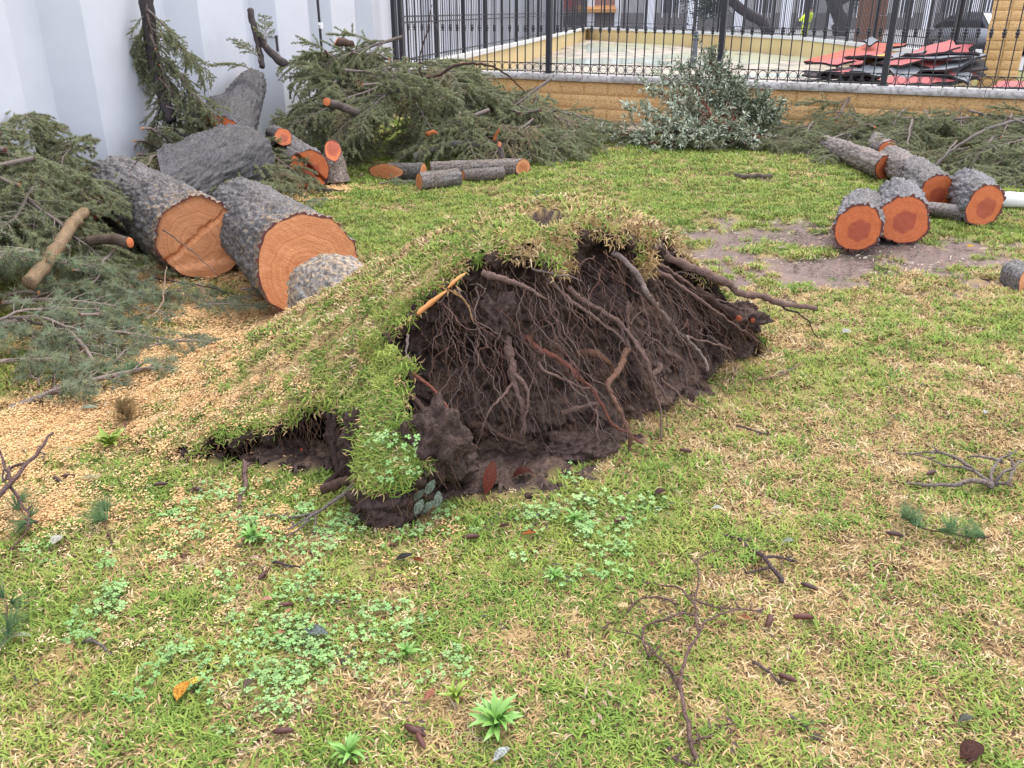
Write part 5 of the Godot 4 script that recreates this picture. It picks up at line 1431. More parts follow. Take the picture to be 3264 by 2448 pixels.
	limb("dark sawn limb pointing up out of the big heap", [Vector3(-1.174, 0.774, -9.6), Vector3(-1.27, 0.883, -9.7), Vector3(-1.404, 1.012, -9.9)], 0.04, 0.045, Color(0.12, 0.105, 0.10), true)
	limb("sawn limb with an orange end pointing left out of the big heap", [Vector3(-1.856, 0.76, -9), Vector3(-1.764, 0.696, -9.2), Vector3(-1.595, 0.617, -9.3)], 0.045, 0.04, Color(0.15, 0.125, 0.115), true)
	limb("small sawn limb with an orange end at the top of the big heap", [Vector3(-2.011, 1.28, -10.6), Vector3(-1.922, 1.26, -10.6), Vector3(-1.861, 1.242, -10.7)], 0.05, 0.04, Color(0.15, 0.1, 0.08), true)
	limb("long thin brown bough arching from the heap toward the ochre wall", [Vector3(-1.016, 0.907, -9.9), Vector3(-0.795, 0.958, -10), Vector3(-0.614, 1.044, -10), Vector3(-0.338, 1.057, -10.1), Vector3(-0.109, 0.969, -10.2), Vector3(0.021, 0.864, -10.3), Vector3(0.155, 0.731, -10.4)], 0.02, 0.006, Color(0.09, 0.055, 0.05))
	limb("thin brown shoot rising in front of the iron fence", [Vector3(-0.976, 0.907, -9.9), Vector3(-0.999, 1.059, -9.9), Vector3(-0.976, 1.242, -10), Vector3(-0.903, 1.428, -10), Vector3(-0.86, 1.656, -10)], 0.013, 0.004, Color(0.09, 0.06, 0.055))
	limb("slender orange sawn stick standing in the front of the big heap", [Vector3(-0.196, 0.305, -9.6), Vector3(-0.166, 0.378, -9.6), Vector3(-0.14, 0.412, -9.6)], 0.022, 0.01, Color(0.5, 0.17, 0.07))
	limb("small split orange wood end in the middle of the big heap", [Vector3(-0.88, 0.411, -9.3), Vector3(-0.841, 0.425, -9.3), Vector3(-0.798, 0.411, -9.3)], 0.03, 0.014, Color(0.5, 0.17, 0.07))
	limb("upright orange torn splinter behind the right row of logs", [Vector3(4.319, 0.031, -9.2), Vector3(4.318, 0.112, -9.2), Vector3(4.306, 0.151, -9.2)], 0.045, 0.02, Color(0.48, 0.17, 0.07))
	limb("long grey dead limb slanting across the right brush", [Vector3(4.463, 0.023, -9.3), Vector3(4.682, 0.202, -9.4), Vector3(5.043, 0.368, -9.6), Vector3(5.534, 0.454, -9.9), Vector3(5.995, 0.507, -10.1)], 0.014, 0.02, Color(0.2, 0.18, 0.17))
	limb("dark bough end in the right brush at the picture edge", [Vector3(5.664, 0.353, -10.2), Vector3(5.833, 0.312, -10.2), Vector3(6.171, 0.239, -10.2)], 0.05, 0.07, Color(0.1, 0.09, 0.09))
	limb("dark short stick with a knob lying on the far lawn", [Vector3(2.317, 0.02, -9.013), Vector3(2.455, 0.03, -8.956), Vector3(2.7, 0.02, -9.041)], 0.028, 0.026, Color(0.12, 0.095, 0.085))
	limb("thin dark stub poking up at the edge of the right brush", [Vector3(3.659, 0.089, -10.6), Vector3(3.674, 0.023, -10.6), Vector3(3.68, -0.059, -10.6)], 0.03, 0.04, Color(0.07, 0.06, 0.06))
	limb("tan curved bough end under the silvery shrub", [Vector3(3.072, 0.151, -11.2), Vector3(3.19, 0.14, -11.2), Vector3(3.266, 0.191, -11.2)], 0.035, 0.025, Color(0.36, 0.2, 0.11))
	limb("dark twiggy branch lying before the cracked log", [Vector3(-2.219, 0.05, -8.176), Vector3(-2.003, 0.06, -8.192), Vector3(-1.76, 0.06, -8.078), Vector3(-1.577, 0.04, -8.137)], 0.014, 0.005, Color(0.09, 0.07, 0.07))
	# leaning conifer stem by the wall
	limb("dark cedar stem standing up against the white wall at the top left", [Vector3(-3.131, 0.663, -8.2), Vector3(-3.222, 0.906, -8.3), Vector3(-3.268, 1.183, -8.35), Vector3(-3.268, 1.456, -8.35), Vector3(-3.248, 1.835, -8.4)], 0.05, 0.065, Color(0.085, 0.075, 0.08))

func limb(label: String, pts: Array, r0: float, r1: float, col: Color, sawn := false) -> void:
	var o := Vector3(pts[0].x, 0, pts[0].z)
	var loc := []
	for q in pts: loc.append(q - o)
	var c := wiggly(curve(loc, 6), 0.015)
	var t := thing("cut_branch", label, "branch", o)
	var mb := MB.new()
	mb.tube(c, taper(c.size(), r0, r1), 10, col, true, 0.14, rng.randi() % 99)
	for i in mb.c.size(): mb.c[i] = vary(col, 0.2)
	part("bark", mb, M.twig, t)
	if sawn:
		var dv: Vector3 = (c[0] - c[1]).normalized() if r0 > r1 or label.contains("tan branch") else (c[0] - c[1]).normalized()
		var e := 0
		if label.contains("pointing up"):
			e = c.size() - 1; dv = (c[e] - c[e - 1]).normalized()
		var f := MB.new()
		f.tube([c[e] - dv * 0.002, c[e] + dv * 0.006], [(r0 if e == 0 else r1) * 0.9, (r0 if e == 0 else r1) * 0.88], 10)
		part("cut_face", f, M.cutred, t)

# one cut conifer branch: stem along +x from its butt, side twigs with needle tufts
func conifer(seedn: int, L: float, kind: int) -> Node3D:
	rng.seed = 1000 + seedn
	var nm: String = ["cedar_branch", "needled_branch", "dry_branch"][kind]
	var t := thing(nm, "-", "branch")
	t.set_meta("base_name", nm)
	var stem := MB.new(); var fol := MB.new()
	var bark := Color(0.26, 0.225, 0.21) if kind != 1 else Color(0.32, 0.27, 0.24)
	var greenc: Color = [Color(0.30, 0.325, 0.20), Color(0.28, 0.33, 0.225), Color(0.36, 0.30, 0.19)][kind]
	var nl: float = [0.026, 0.06, 0.024][kind]
	var sp: float = [0.012, 0.026, 0.014][kind]
	var per: int = [13, 20, 9][kind]
	var w: float = [0.0030, 0.0023, 0.0028][kind]
	var main := []
	var bend := rf(-0.2, 0.2)
	for i in 10:
		var s := float(i) / 9.0
		main.append(Vector3(s * L, 0.05 * sin(s * 3.0) - 0.12 * s * s * L, bend * s * s * L))
	main = wiggly(main, 0.03)
	var r0 := 0.012 * L + 0.003
	stem.tube(main, taper(10, r0, 0.003), 6, bark, true, 0.2)
	var twigs := []
	var n := int(L / 0.042)
	for i in n:
		var s := 0.10 + 0.9 * (i + rng.randf()) / n
		var p := lerpv(main, s)
		var dv: Vector3 = (lerpv(main, minf(1.0, s + 0.05)) - lerpv(main, maxf(0.0, s - 0.05))).normalized()
		var side := 1.0 if i % 2 == 0 else -1.0
		var l := (0.42 * (1.0 - 0.75 * s) + 0.06) * L * rf(0.55, 1.1) * (0.8 if kind == 1 else 1.0)
		var o := (dv * rf(0.5, 0.9) + Vector3(0, rf(-0.25, 0.3), side * rf(0.6, 1.0))).normalized()
		var q := p + o * l * 0.5 + Vector3(0, 0.03, 0)
		var e := p + o * l + dv * 0.1 * l - Vector3(0, 0.22 * l, 0)
		var b := bez(p, q, e, 6)
		stem.tube(b, taper(6, r0 * 0.34, 0.0016), 4, bark, false)
		twigs.append(b)
		for k in int(l / (0.05 if kind != 1 else 0.085)):
			var u := rf(0.2, 0.95)
			var pp := lerpv(b, u)
			var oo := (o * rf(0.4, 0.9) + Vector3(rf(-0.7, 0.7), rf(-0.45, 0.3), rf(-0.7, 0.7))).normalized()
			var ll := l * rf(0.18, 0.42)
			var bb := bez(pp, pp + oo * ll * 0.5, pp + oo * ll - Vector3(0, 0.2 * ll, 0), 4)
			stem.tube(bb, taper(4, 0.0028, 0.0012), 3, bark, false)
			twigs.append(bb)
	twigs.append(main.slice(4))
	for b in twigs:
		if b.size() < 7 and rng.randf() < [0.14, 0.1, 0.4][kind]: continue   # bare, needles rubbed off
		var ln := 0.0
		for i in b.size() - 1: ln += b[i].distance_to(b[i + 1])
		var m := int(ln / sp)
		for i in m:
			var u := (i + rng.randf()) / m
			if kind == 1 and u < 0.35: continue
			if kind != 1 and u < 0.12: continue
			var p := lerpv(b, u)
			var ax: Vector3 = (lerpv(b, minf(1.0, u + 0.1)) - lerpv(b, maxf(0.0, u - 0.1))).normalized()
			var c := vary(greenc, 0.28)
			if rng.randf() < (0.10 if kind == 0 else 0.05): c = vary(Color(0.16, 0.12, 0.06), 0.2)
			elif rng.randf() < 0.2: c = c.lerp(Color(0.36, 0.38, 0.19), 0.6)
			for k in per:
				var dv := (Vector3(rng.randfn(), rng.randfn(), rng.randfn()).normalized() * 0.9 + ax * (0.55 if kind != 1 else 0.9)).normalized()
				var l := nl * rf(0.7, 1.15)
				var s := dv.cross(Vector3(rf(-1, 1), rf(-1, 1), rf(-1, 1))).normalized() * w
				fol.flat(p - s, p + s, p + dv * l, c)
	part("stem", stem, M.twig, t)
	part("foliage", fol, M.needle, t)
	var f := MB.new()
	f.tube([Vector3(-0.004, main[0].y, 0), Vector3(0.0005, main[0].y, 0)], [r0 * 0.95, r0 * 0.95], 8)
	part("cut_end", f, M.cutred if seedn % 3 == 1 else M.splinter if seedn % 3 == 2 else M.innerbark, t)
	return t

func heap(protos: Array, count: int, lo: Vector3, hi: Vector3, along: Callable, label: String, group: String, seedn: int, smin := 0.75, smax := 1.15) -> void:
	rng.seed = seedn
	var made := 0
	var tries := 0
	while made < count and tries < count * 30:
		tries += 1
		var x := rf(lo.x, hi.x); var z := rf(lo.z, hi.z)
		var H: float = along.call(x, z)
		if H <= 0.02: continue
		var hh: float = along.call(x + 0.1, z) - H; var hz: float = along.call(x, z + 0.1) - H
		var y := H * (1.0 - pow(rng.randf(), 2.2) * 0.8)
		var yaw := atan2(-hz, -hh) + rf(-1.1, 1.1) if absf(hh) + absf(hz) > 0.004 else rf(0, TAU)
		var slope := clampf(Vector2(hh, hz).length() / 0.1, 0.0, 0.9)
		var pitch := -atan(slope) * rf(0.2, 0.8) + rf(-0.2, 0.3)
		var b := Basis(Vector3.UP, -yaw) * Basis(Vector3.BACK, pitch) * Basis(Vector3.RIGHT, rf(-0.5, 0.5))
		var s := rf(smin, smax)
		b = b.scaled(Vector3.ONE * s)
		var pr: Node3D = protos[rng.randi() % protos.size()]
		var Lx: float = pr.get_meta("len")
		var mid := b * Vector3(Lx * 0.5, 0, 0)
		var fx := clampf((x - lo.x) / (hi.x - lo.x), 0.0, 0.999)
		var where: String = ("left part" if fx < 0.34 else "middle" if fx < 0.67 else "right part")
		var lbl: String = ("large " if s * Lx > 1.05 else "small " if s * Lx < 0.75 else "") + label % ((("upper " if y > 0.45 else "lower ") if label.contains("heap") else "") + where)
		dup(pr, Transform3D(b, Vector3(x, maxf(y, 0.05), z) - mid * 0.9), lbl, group)
		made += 1

func build_conifers() -> void:
	var D := []; var A := []; var B := []; var Cc := []
	for i in 4:
		var L: float = [1.25, 1.0, 0.8, 1.4][i]
		var p := conifer(i, L, 0); p.set_meta("len", L); A.append(p)
	for i in 3:
		var L: float = [0.9, 0.75, 1.1][i]
		var p := conifer(20 + i, L, 1); p.set_meta("len", L); B.append(p)
	for i in 2:
		var L: float = [1.1, 0.8][i]
		var p := conifer(40 + i, L, 2); p.set_meta("len", L); Cc.append(p)
	# the big heap in front of the fence
	var big := func(x: float, z: float) -> float:
		var d := -z
		var front: float = lerpf(8.75, 10.4, clampf((x + 2.2) / 2.9, 0, 1)) + 0.9 * smoothstep(-1.55, -2.0, x) - 0.25 * nz.get_noise_2d(x * 1.3, 3.0)
		var back := front + 2.6
		if x < -2.75 or x > 0.95 or d < front or d > back: return 0.0
		var v := (d - front) / 2.6
		var top := lerpf(1.12, 0.28, clampf((x + 1.4) / 2.2, 0, 1)) * smoothstep(-2.9, -2.1, x)
		return top * clampf(sin(PI * clampf(v * 0.7 + 0.14, 0, 1)), 0, 1) * (1.0 + 0.18 * nz.get_noise_2d(x * 1.5, z * 1.5))
	heap(A + A + Cc, 112, Vector3(-2.8, 0, -13.2), Vector3(1.0, 0, -8.4), big, "grey green cedar branch, %s of the big heap by the fence", "cedar branches in the big heap", 301)
	# along the white wall behind the logs and left of the trunk
	var back := func(x: float, z: float) -> float:
		var d := -z
		var wall := -4.75 + 0.16 * d
		if x < wall + 0.1 or x > wall + 1.35 or d < 6.4 or d > 9.9: return 0.0
		return 0.62 - 0.25 * (x - wall) + 0.1 * nz.get_noise_2d(x * 2.0, z * 2.0)
	heap(A + Cc, 34, Vector3(-4.0, 0, -9.9), Vector3(-1.8, 0, -6.4), back, "dull green cedar branch, %s of the brush along the white wall", "cedar branches along the white wall", 302)
	# left heap
	var left := func(x: float, z: float) -> float:
		var d := -z
		var edge: float = -1.72 - 0.42 * (d - 3.6)
		if x > edge or x < -4.2 or d < 3.5 or d > 7.0: return 0.0
		var v := clampf((edge - x) / 0.9, 0, 1)
		return lerpf(0.2, 0.82, clampf((d - 3.6) / 1.9, 0, 1)) * smoothstep(0.0, 1.0, v + 0.15) * (1.0 + 0.15 * nz.get_noise_2d(x * 2.0, z * 2.0))
	var far_left := func(x: float, z: float) -> float:
		return left.call(x, z) if -z > 4.7 else 0.0
	var near_left := func(x: float, z: float) -> float:
		return left.call(x, z) * 0.8 if -z <= 5.0 else 0.0
	heap(A, 46, Vector3(-4.2, 0, -7.0), Vector3(-1.9, 0, -4.7), far_left, "green cedar branch, %s of the left heap by the white wall", "cedar branches in the left heap", 303, 0.7, 1.0)
	heap(B, 44, Vector3(-3.6, 0, -5.0), Vector3(-1.5, 0, -3.4), near_left, "blue green long needled branch, %s of the near left heap", "long needled branches at the left", 304, 0.65, 0.95)
	# right brush
	var right := func(x: float, z: float) -> float:
		var d := -z
		var wall: float = 14.0 - 0.555 * (x - 1.1)
		var front: float = lerpf(11.3, 8.0, clampf((x - 2.6) / 3.0, 0, 1))
		if x < 2.9 or x > 7.4 or d > wall - 0.4 or d < front: return 0.0
		return clampf((d - front) / 1.2, 0.12, 1.0) * lerpf(0.16, 0.36, clampf((x - 3.2) / 1.6, 0, 1)) * (1.0 + 0.25 * nz.get_noise_2d(x * 1.5, z * 1.5))
	heap(A + A + Cc, 140, Vector3(2.9, 0, -13.2), Vector3(7.4, 0, -8.0), right, "cedar branch, %s of the low brush under the ochre wall", "cedar branches in the right brush", 305, 0.6, 0.95)
	# fringe between the heap and the shrub
	var fringe := func(x: float, z: float) -> float:
		var d := -z
		if absf(d - (11.6 - 0.25 * (x - 1.0))) > 0.35: return 0.0
		return 0.12
	heap(A, 22, Vector3(0.8, 0, -12.6), Vector3(3.6, 0, -10.2), fringe, "cedar spray, %s of the litter along the far lawn edge", "cedar sprays along the far edge of the lawn", 306, 0.4, 0.6)
	# sprays lying over the dark trunk length
	rng.seed = 76
	for q in [Vector3(-3.231, 0.35, -7.857), Vector3(-2.824, 0.4, -7.035), Vector3(-2.818, 0.5, -7.269), Vector3(-2.755, 0.55, -7.364), Vector3(-3.197, 0.3, -7.622)]:
		var b0 := Basis(Vector3.UP, rf(2.0, 4.2)) * Basis(Vector3.BACK, rf(-0.4, 0.2))
		dup(A[2], Transform3D(b0.scaled(Vector3.ONE * rf(0.5, 0.7)), q), "green cedar spray lying over the left end of the dark trunk length", "sprays over the dark trunk length")
	# sprays on the leaning stem
	rng.seed = 77
	for q in [[Vector3(-3.181, 0.875, -8.2), 2.3, -0.9], [Vector3(-3.185, 1.034, -8.2), 0.3, -1.0], [Vector3(-3.193, 1.227, -8.25), 0.2, -0.9], [Vector3(-3.234, 1.342, -8.3), 2.9, -0.9], [Vector3(-3.236, 1.457, -8.3), 0.1, -0.7], [Vector3(-3.044, 1.11, -8.25), 0.2, -1.1], [Vector3(-2.967, 0.955, -8.2), 0.3, -0.8], [Vector3(-3.122, 0.804, -8.1), 0.5, -0.5], [Vector3(-3.239, 1.609, -8.3), 0.4, -0.9], [Vector3(-3.235, 1.533, -8.3), 2.7, -1.1], [Vector3(-3.232, 1.647, -8.3), 2.5, -1.2], [Vector3(-3.206, 1.402, -8.2), 0.9, -1.3], [Vector3(-3.184, 1.287, -8.2), 1.6, -1.2], [Vector3(-3.146, 1.154, -8.15), 1.2, -1.3], [Vector3(-3.13, 0.998, -8.15), 0.9, -1.0], [Vector3(-3.226, 1.572, -8.25), 1.5, -1.3], [Vector3(-2.99, 1.073, -8.2), 0.6, -1.4], [Vector3(-2.931, 0.915, -8.2), 0.9, -1.0]]:
		var b := Basis(Vector3.UP, q[1]) * Basis(Vector3.BACK, q[2]) * Basis(Vector3.RIGHT, rf(-0.7, 0.7))
		dup(A[rng.randi() % 3], Transform3D(b.scaled(Vector3.ONE * rf(0.5, 0.65)), q[0]), "dark cedar spray hanging from the stem that stands against the white wall", "sprays on the stem against the white wall")
	for q in [[Vector3(-2.626, 1.126, -9.5), 2.4, 0.6], [Vector3(-2.704, 1.041, -9.4), 2.8, 0.2], [Vector3(-2.565, 1.256, -9.6), 1.6, 0.9]]:
		var b := Basis(Vector3.UP, q[1]) * Basis(Vector3.BACK, q[2])
		dup(A[2], Transform3D(b.scaled(Vector3.ONE * 0.5), q[0]), "cedar spray standing up beside the bare leaning limb", "sprays beside the bare leaning limb")
	# loose sprays on the sawdust near the left logs
	rng.seed = 78
	var k := 0
	for q in [Vector3(-2.278, 0, -5.007), Vector3(-2.075, 0, -4.916), Vector3(-1.958, 0, -5.149), Vector3(-1.656, 0, -5.007), Vector3(-1.507, 0, -4.872), Vector3(-1.821, 0, -4.66), Vector3(-2.238, 0, -4.58), Vector3(-1.892, 0, -5.402), Vector3(-2.305, 0, -5.298), Vector3(-2.162, 0, -4.015), Vector3(-2.143, 0, -3.559), Vector3(-1.813, 0, -4.079), Vector3(-1.922, 0, -3.833), Vector3(-1.697, 0, -7.739), Vector3(-1.305, 0, -8.511), Vector3(4.223, 0, -8.054), Vector3(3.904, 0, -7.739)]:
		var b := Basis(Vector3.UP, rf(0, TAU)) * Basis(Vector3.BACK, rf(-0.05, 0.15))
		dup(B[k % 3], Transform3D(b.scaled(Vector3.ONE * rf(0.3, 0.5)), q + Vector3(0, 0.04, 0)), "small long needled spray lying loose on the sawdust and lawn", "loose sprays on the sawdust")
		k += 1
	for p in A + B + Cc: p.queue_free(); remove_child(p)

func build_shrub() -> void:
	rng.seed = 91
	var lm := MB.new()   # one bay like leaf, folded along its rib
	for s in [-1.0, 1.0]:
		var a := lm.p(Vector3.ZERO); var b := lm.p(Vector3(0.03, 0.003, 0.011 * s)); var c := lm.p(Vector3(0.07, -0.004, 0)); var d := lm.p(Vector3(0.03, -0.002, 0))
		lm.tri(a, b, d); lm.tri(b, c, d)
	var leaf := lm.mesh()
	var defs := [
		["silvery leaved shrub bough spreading left of the heap of red stems", Vector3(2.677, 0.1, -11.245), [Vector3(2.367, 0.622, -11.7), Vector3(1.981, 0.526, -11.5), Vector3(1.763, 0.679, -11.7), Vector3(1.572, 0.412, -11.5), Vector3(1.964, 0.836, -11.9), Vector3(1.664, 0.163, -11.2), Vector3(2.007, 0.276, -11.2), Vector3(2.267, 0.188, -11)], Color(0.29, 0.325, 0.22), 0.5],
		["upright green grey shrub bough reaching up in front of the fence", Vector3(2.853, 0.1, -11.245), [Vector3(2.636, 1.001, -12), Vector3(2.393, 0.778, -11.9), Vector3(2.909, 0.938, -12.1), Vector3(2.745, 0.671, -11.8), Vector3(2.526, 1.11, -12.1), Vector3(2.973, 0.75, -11.9), Vector3(2.22, 0.887, -12)], Color(0.16, 0.19, 0.13), 0.25],
		["small leafy shrub bough at the right against the ochre wall", Vector3(3.089, 0.1, -11.245), [Vector3(3.31, 0.545, -11.6), Vector3(3.418, 0.412, -11.5), Vector3(3.12, 0.412, -11.5), Vector3(3.199, 0.292, -11.3), Vector3(3.044, 0.479, -11.7)], Color(0.15, 0.18, 0.11), 0.18],
		["low shrub bough with pale leaf undersides lying along the lawn edge", Vector3(3.19, 0.08, -11.395), [Vector3(2.613, 0.188, -11), Vector3(2.311, 0.118, -10.9), Vector3(1.968, 0.118, -10.9), Vector3(2.823, 0.146, -10.9), Vector3(1.684, 0.09, -10.9), Vector3(1.03, 0.121, -11.3), Vector3(0.799, 0.137, -11.4)], Color(0.25, 0.28, 0.19), 0.35],
	]
	for q in defs:
		var o: Vector3 = q[1]
		o.y = 0.0
		var t := thing("shrub_bough", q[0], "shrub", o, "")
		var xf := []; var cols := []
		for e in q[2]:
			var tip: Vector3 = e - o
			var base := Vector3(0, 0.12, 0)
			var mid := base.lerp(tip, 0.5) + Vector3(rf(-0.1, 0.1), 0.08, rf(-0.1, 0.1))
			var b := bez(base, mid, tip, 10)
			var st := MB.new()
			st.tube(b, taper(10, 0.016, 0.004), 6, Color(0.2, 0.085, 0.055), true, 0.2)
			for k in 30:
				var u := rf(0.25, 1.0)
				var p := lerpv(b, u)
				var dv := ((tip - base).normalized() * 0.5 + Vector3(rng.randfn(), rng.randfn() * 0.8 + 0.15, rng.randfn()) * 0.6).normalized()
				var l := rf(0.12, 0.32)
				var tw := bez(p, p + dv * l * 0.5, p + dv * l + Vector3(0, rf(-0.05, 0.05), 0), 5)
				st.tube(tw, taper(5, 0.004, 0.0015), 4, Color(0.17, 0.09, 0.06), false)
				for g in 22:
					var v := rf(0.15, 1.0)
					var pp := lerpv(tw, v)
					var ld := (dv * 0.6 + Vector3(rng.randfn(), rng.randfn(), rng.randfn()) * 0.7).normalized()
					var bas := Basis.looking_at(ld, Vector3(rf(-0.4, 0.4), 1, rf(-0.4, 0.4)).normalized()) * Basis(Vector3.UP, PI * 0.5) * Basis(Vector3.RIGHT, rf(-1.2, 1.2))
					xf.append(Transform3D(bas.scaled(Vector3.ONE * rf(0.7, 1.2)), pp))
					var c: Color = vary(q[3], 0.25)
					if rng.randf() < q[4]: c = vary(Color(0.43, 0.47, 0.37), 0.12)
					elif rng.randf() < 0.35: c = vary(Color(0.10, 0.13, 0.07), 0.2)
					cols.append(c)
			part("stem", st, M.twig, t)
		many("foliage", leaf, M.leaf, xf, cols, t)
	# bare red stems in the middle of the shrub
	for q in [[Vector3(3.077, 0.155, -11), Vector3(2.646, 0.304, -11.2), Vector3(2.323, 0.451, -11.4), Vector3(2.043, 0.481, -11.5)], [Vector3(3.078, 0.144, -11), Vector3(2.692, 0.204, -11.1), Vector3(2.295, 0.321, -11.2)], [Vector3(2.785, 0.188, -11), Vector3(2.522, 0.388, -11.2), Vector3(2.388, 0.611, -11.5)]]:
		var t := thing("red_bough", ["upper reddish bare stem running through the silvery shrub", "lower reddish bare stem running through the silvery shrub", "steep reddish bare stem in the silvery shrub"][taken.get("red_bough", -1) + 1], "branch", Vector3(q[0].x, 0, q[0].z))
		var loc := []
		for p in q: loc.append(p - t.position)
		var c := wiggly(curve(loc, 5), 0.03)
		var mb := MB.new()
		mb.tube(c, taper(c.size(), 0.022, 0.006), 7, Color(0.24, 0.09, 0.06), true, 0.2)
		for k in 10:
			var p: Vector3 = c[rng.randi() % c.size()]
			mb.tube([p, p + Vector3(rf(-0.2, 0.05), rf(0.0, 0.16), rf(-0.1, 0.1)), p + Vector3(rf(-0.35, 0.05), rf(0.0, 0.25), rf(-0.1, 0.1))], [0.006, 0.004, 0.002], 4, Color(0.22, 0.09, 0.06), false)
		part("bark", mb, M.twig, t)

func leaf_mesh(l: float, w: float, curl: float, stalk := true) -> MB:
	var mb := MB.new()
	var n := 8
	for i in n + 1:
		var s := float(i) / n
		var hw := w * pow(sin(PI * clampf(s * 0.96 + 0.02, 0, 1)), 0.8) * (1.15 - 0.4 * s)
		var y := curl * sin(s * PI * 0.9) * l
		mb.p(Vector3(s * l - l * 0.5, y + 0.25 * hw, -hw)); mb.p(Vector3(s * l - l * 0.5, y, 0)); mb.p(Vector3(s * l - l * 0.5, y + 0.3 * hw, hw))
	for i in n:
		for k in 2: mb.quad(i * 3 + k, i * 3 + k + 1, i * 3 + k + 4, i * 3 + k + 3)
	if stalk: mb.tube([Vector3(-l * 0.5, 0, 0), Vector3(-l * 0.62, 0.004, 0.002)], [0.0012, 0.001], 4)
	return mb

func leaf_mat(c: Color) -> StandardMaterial3D:
	var m := mat((c * (0.55 if c.v < 0.3 else 0.8)).linear_to_srgb(), 0.55)
	m.albedo_color.a = 1.0
	m.metallic_specular = 0.2
	m.albedo_texture = M.root.albedo_texture; m.uv1_triplanar = true; m.uv1_scale = Vector3(9, 9, 9)
	return m

func twiggy(called: String, label: String, category: String, paths: Array, r0: float, r1: float, col: Color, spurs := 0, group := "") -> Node3D:
	var a: Vector3 = paths[0][0]
	var t := thing(called, label, category, Vector3(a.x, 0, a.z), group)
	for pi in paths.size():
		var loc := []
		for q in paths[pi]: loc.append(q - t.position)
		var c := wiggly(curve(loc, 6), 0.008)
		var k := 1.0 if pi == 0 else 0.62
		var mb := MB.new()
		mb.tube(c, taper(c.size(), r0 * k, r1 * k), 7, col, true, 0.25, pi)
		for s in spurs:
			var p: Vector3 = c[rng.randi_range(2, c.size() - 1)]
			var dv := Vector3(rf(-1, 1), rf(0.0, 0.5), rf(-1, 1)).normalized() * rf(0.008, 0.03)
			mb.tube([p, p + dv], [r1 * 1.3, r1 * 0.8], 4, col, true)
		for i in mb.c.size(): mb.c[i] = vary(col, 0.2)
		part("stem" if pi == 0 else "side_twig", mb, M.twig, t)
	return t

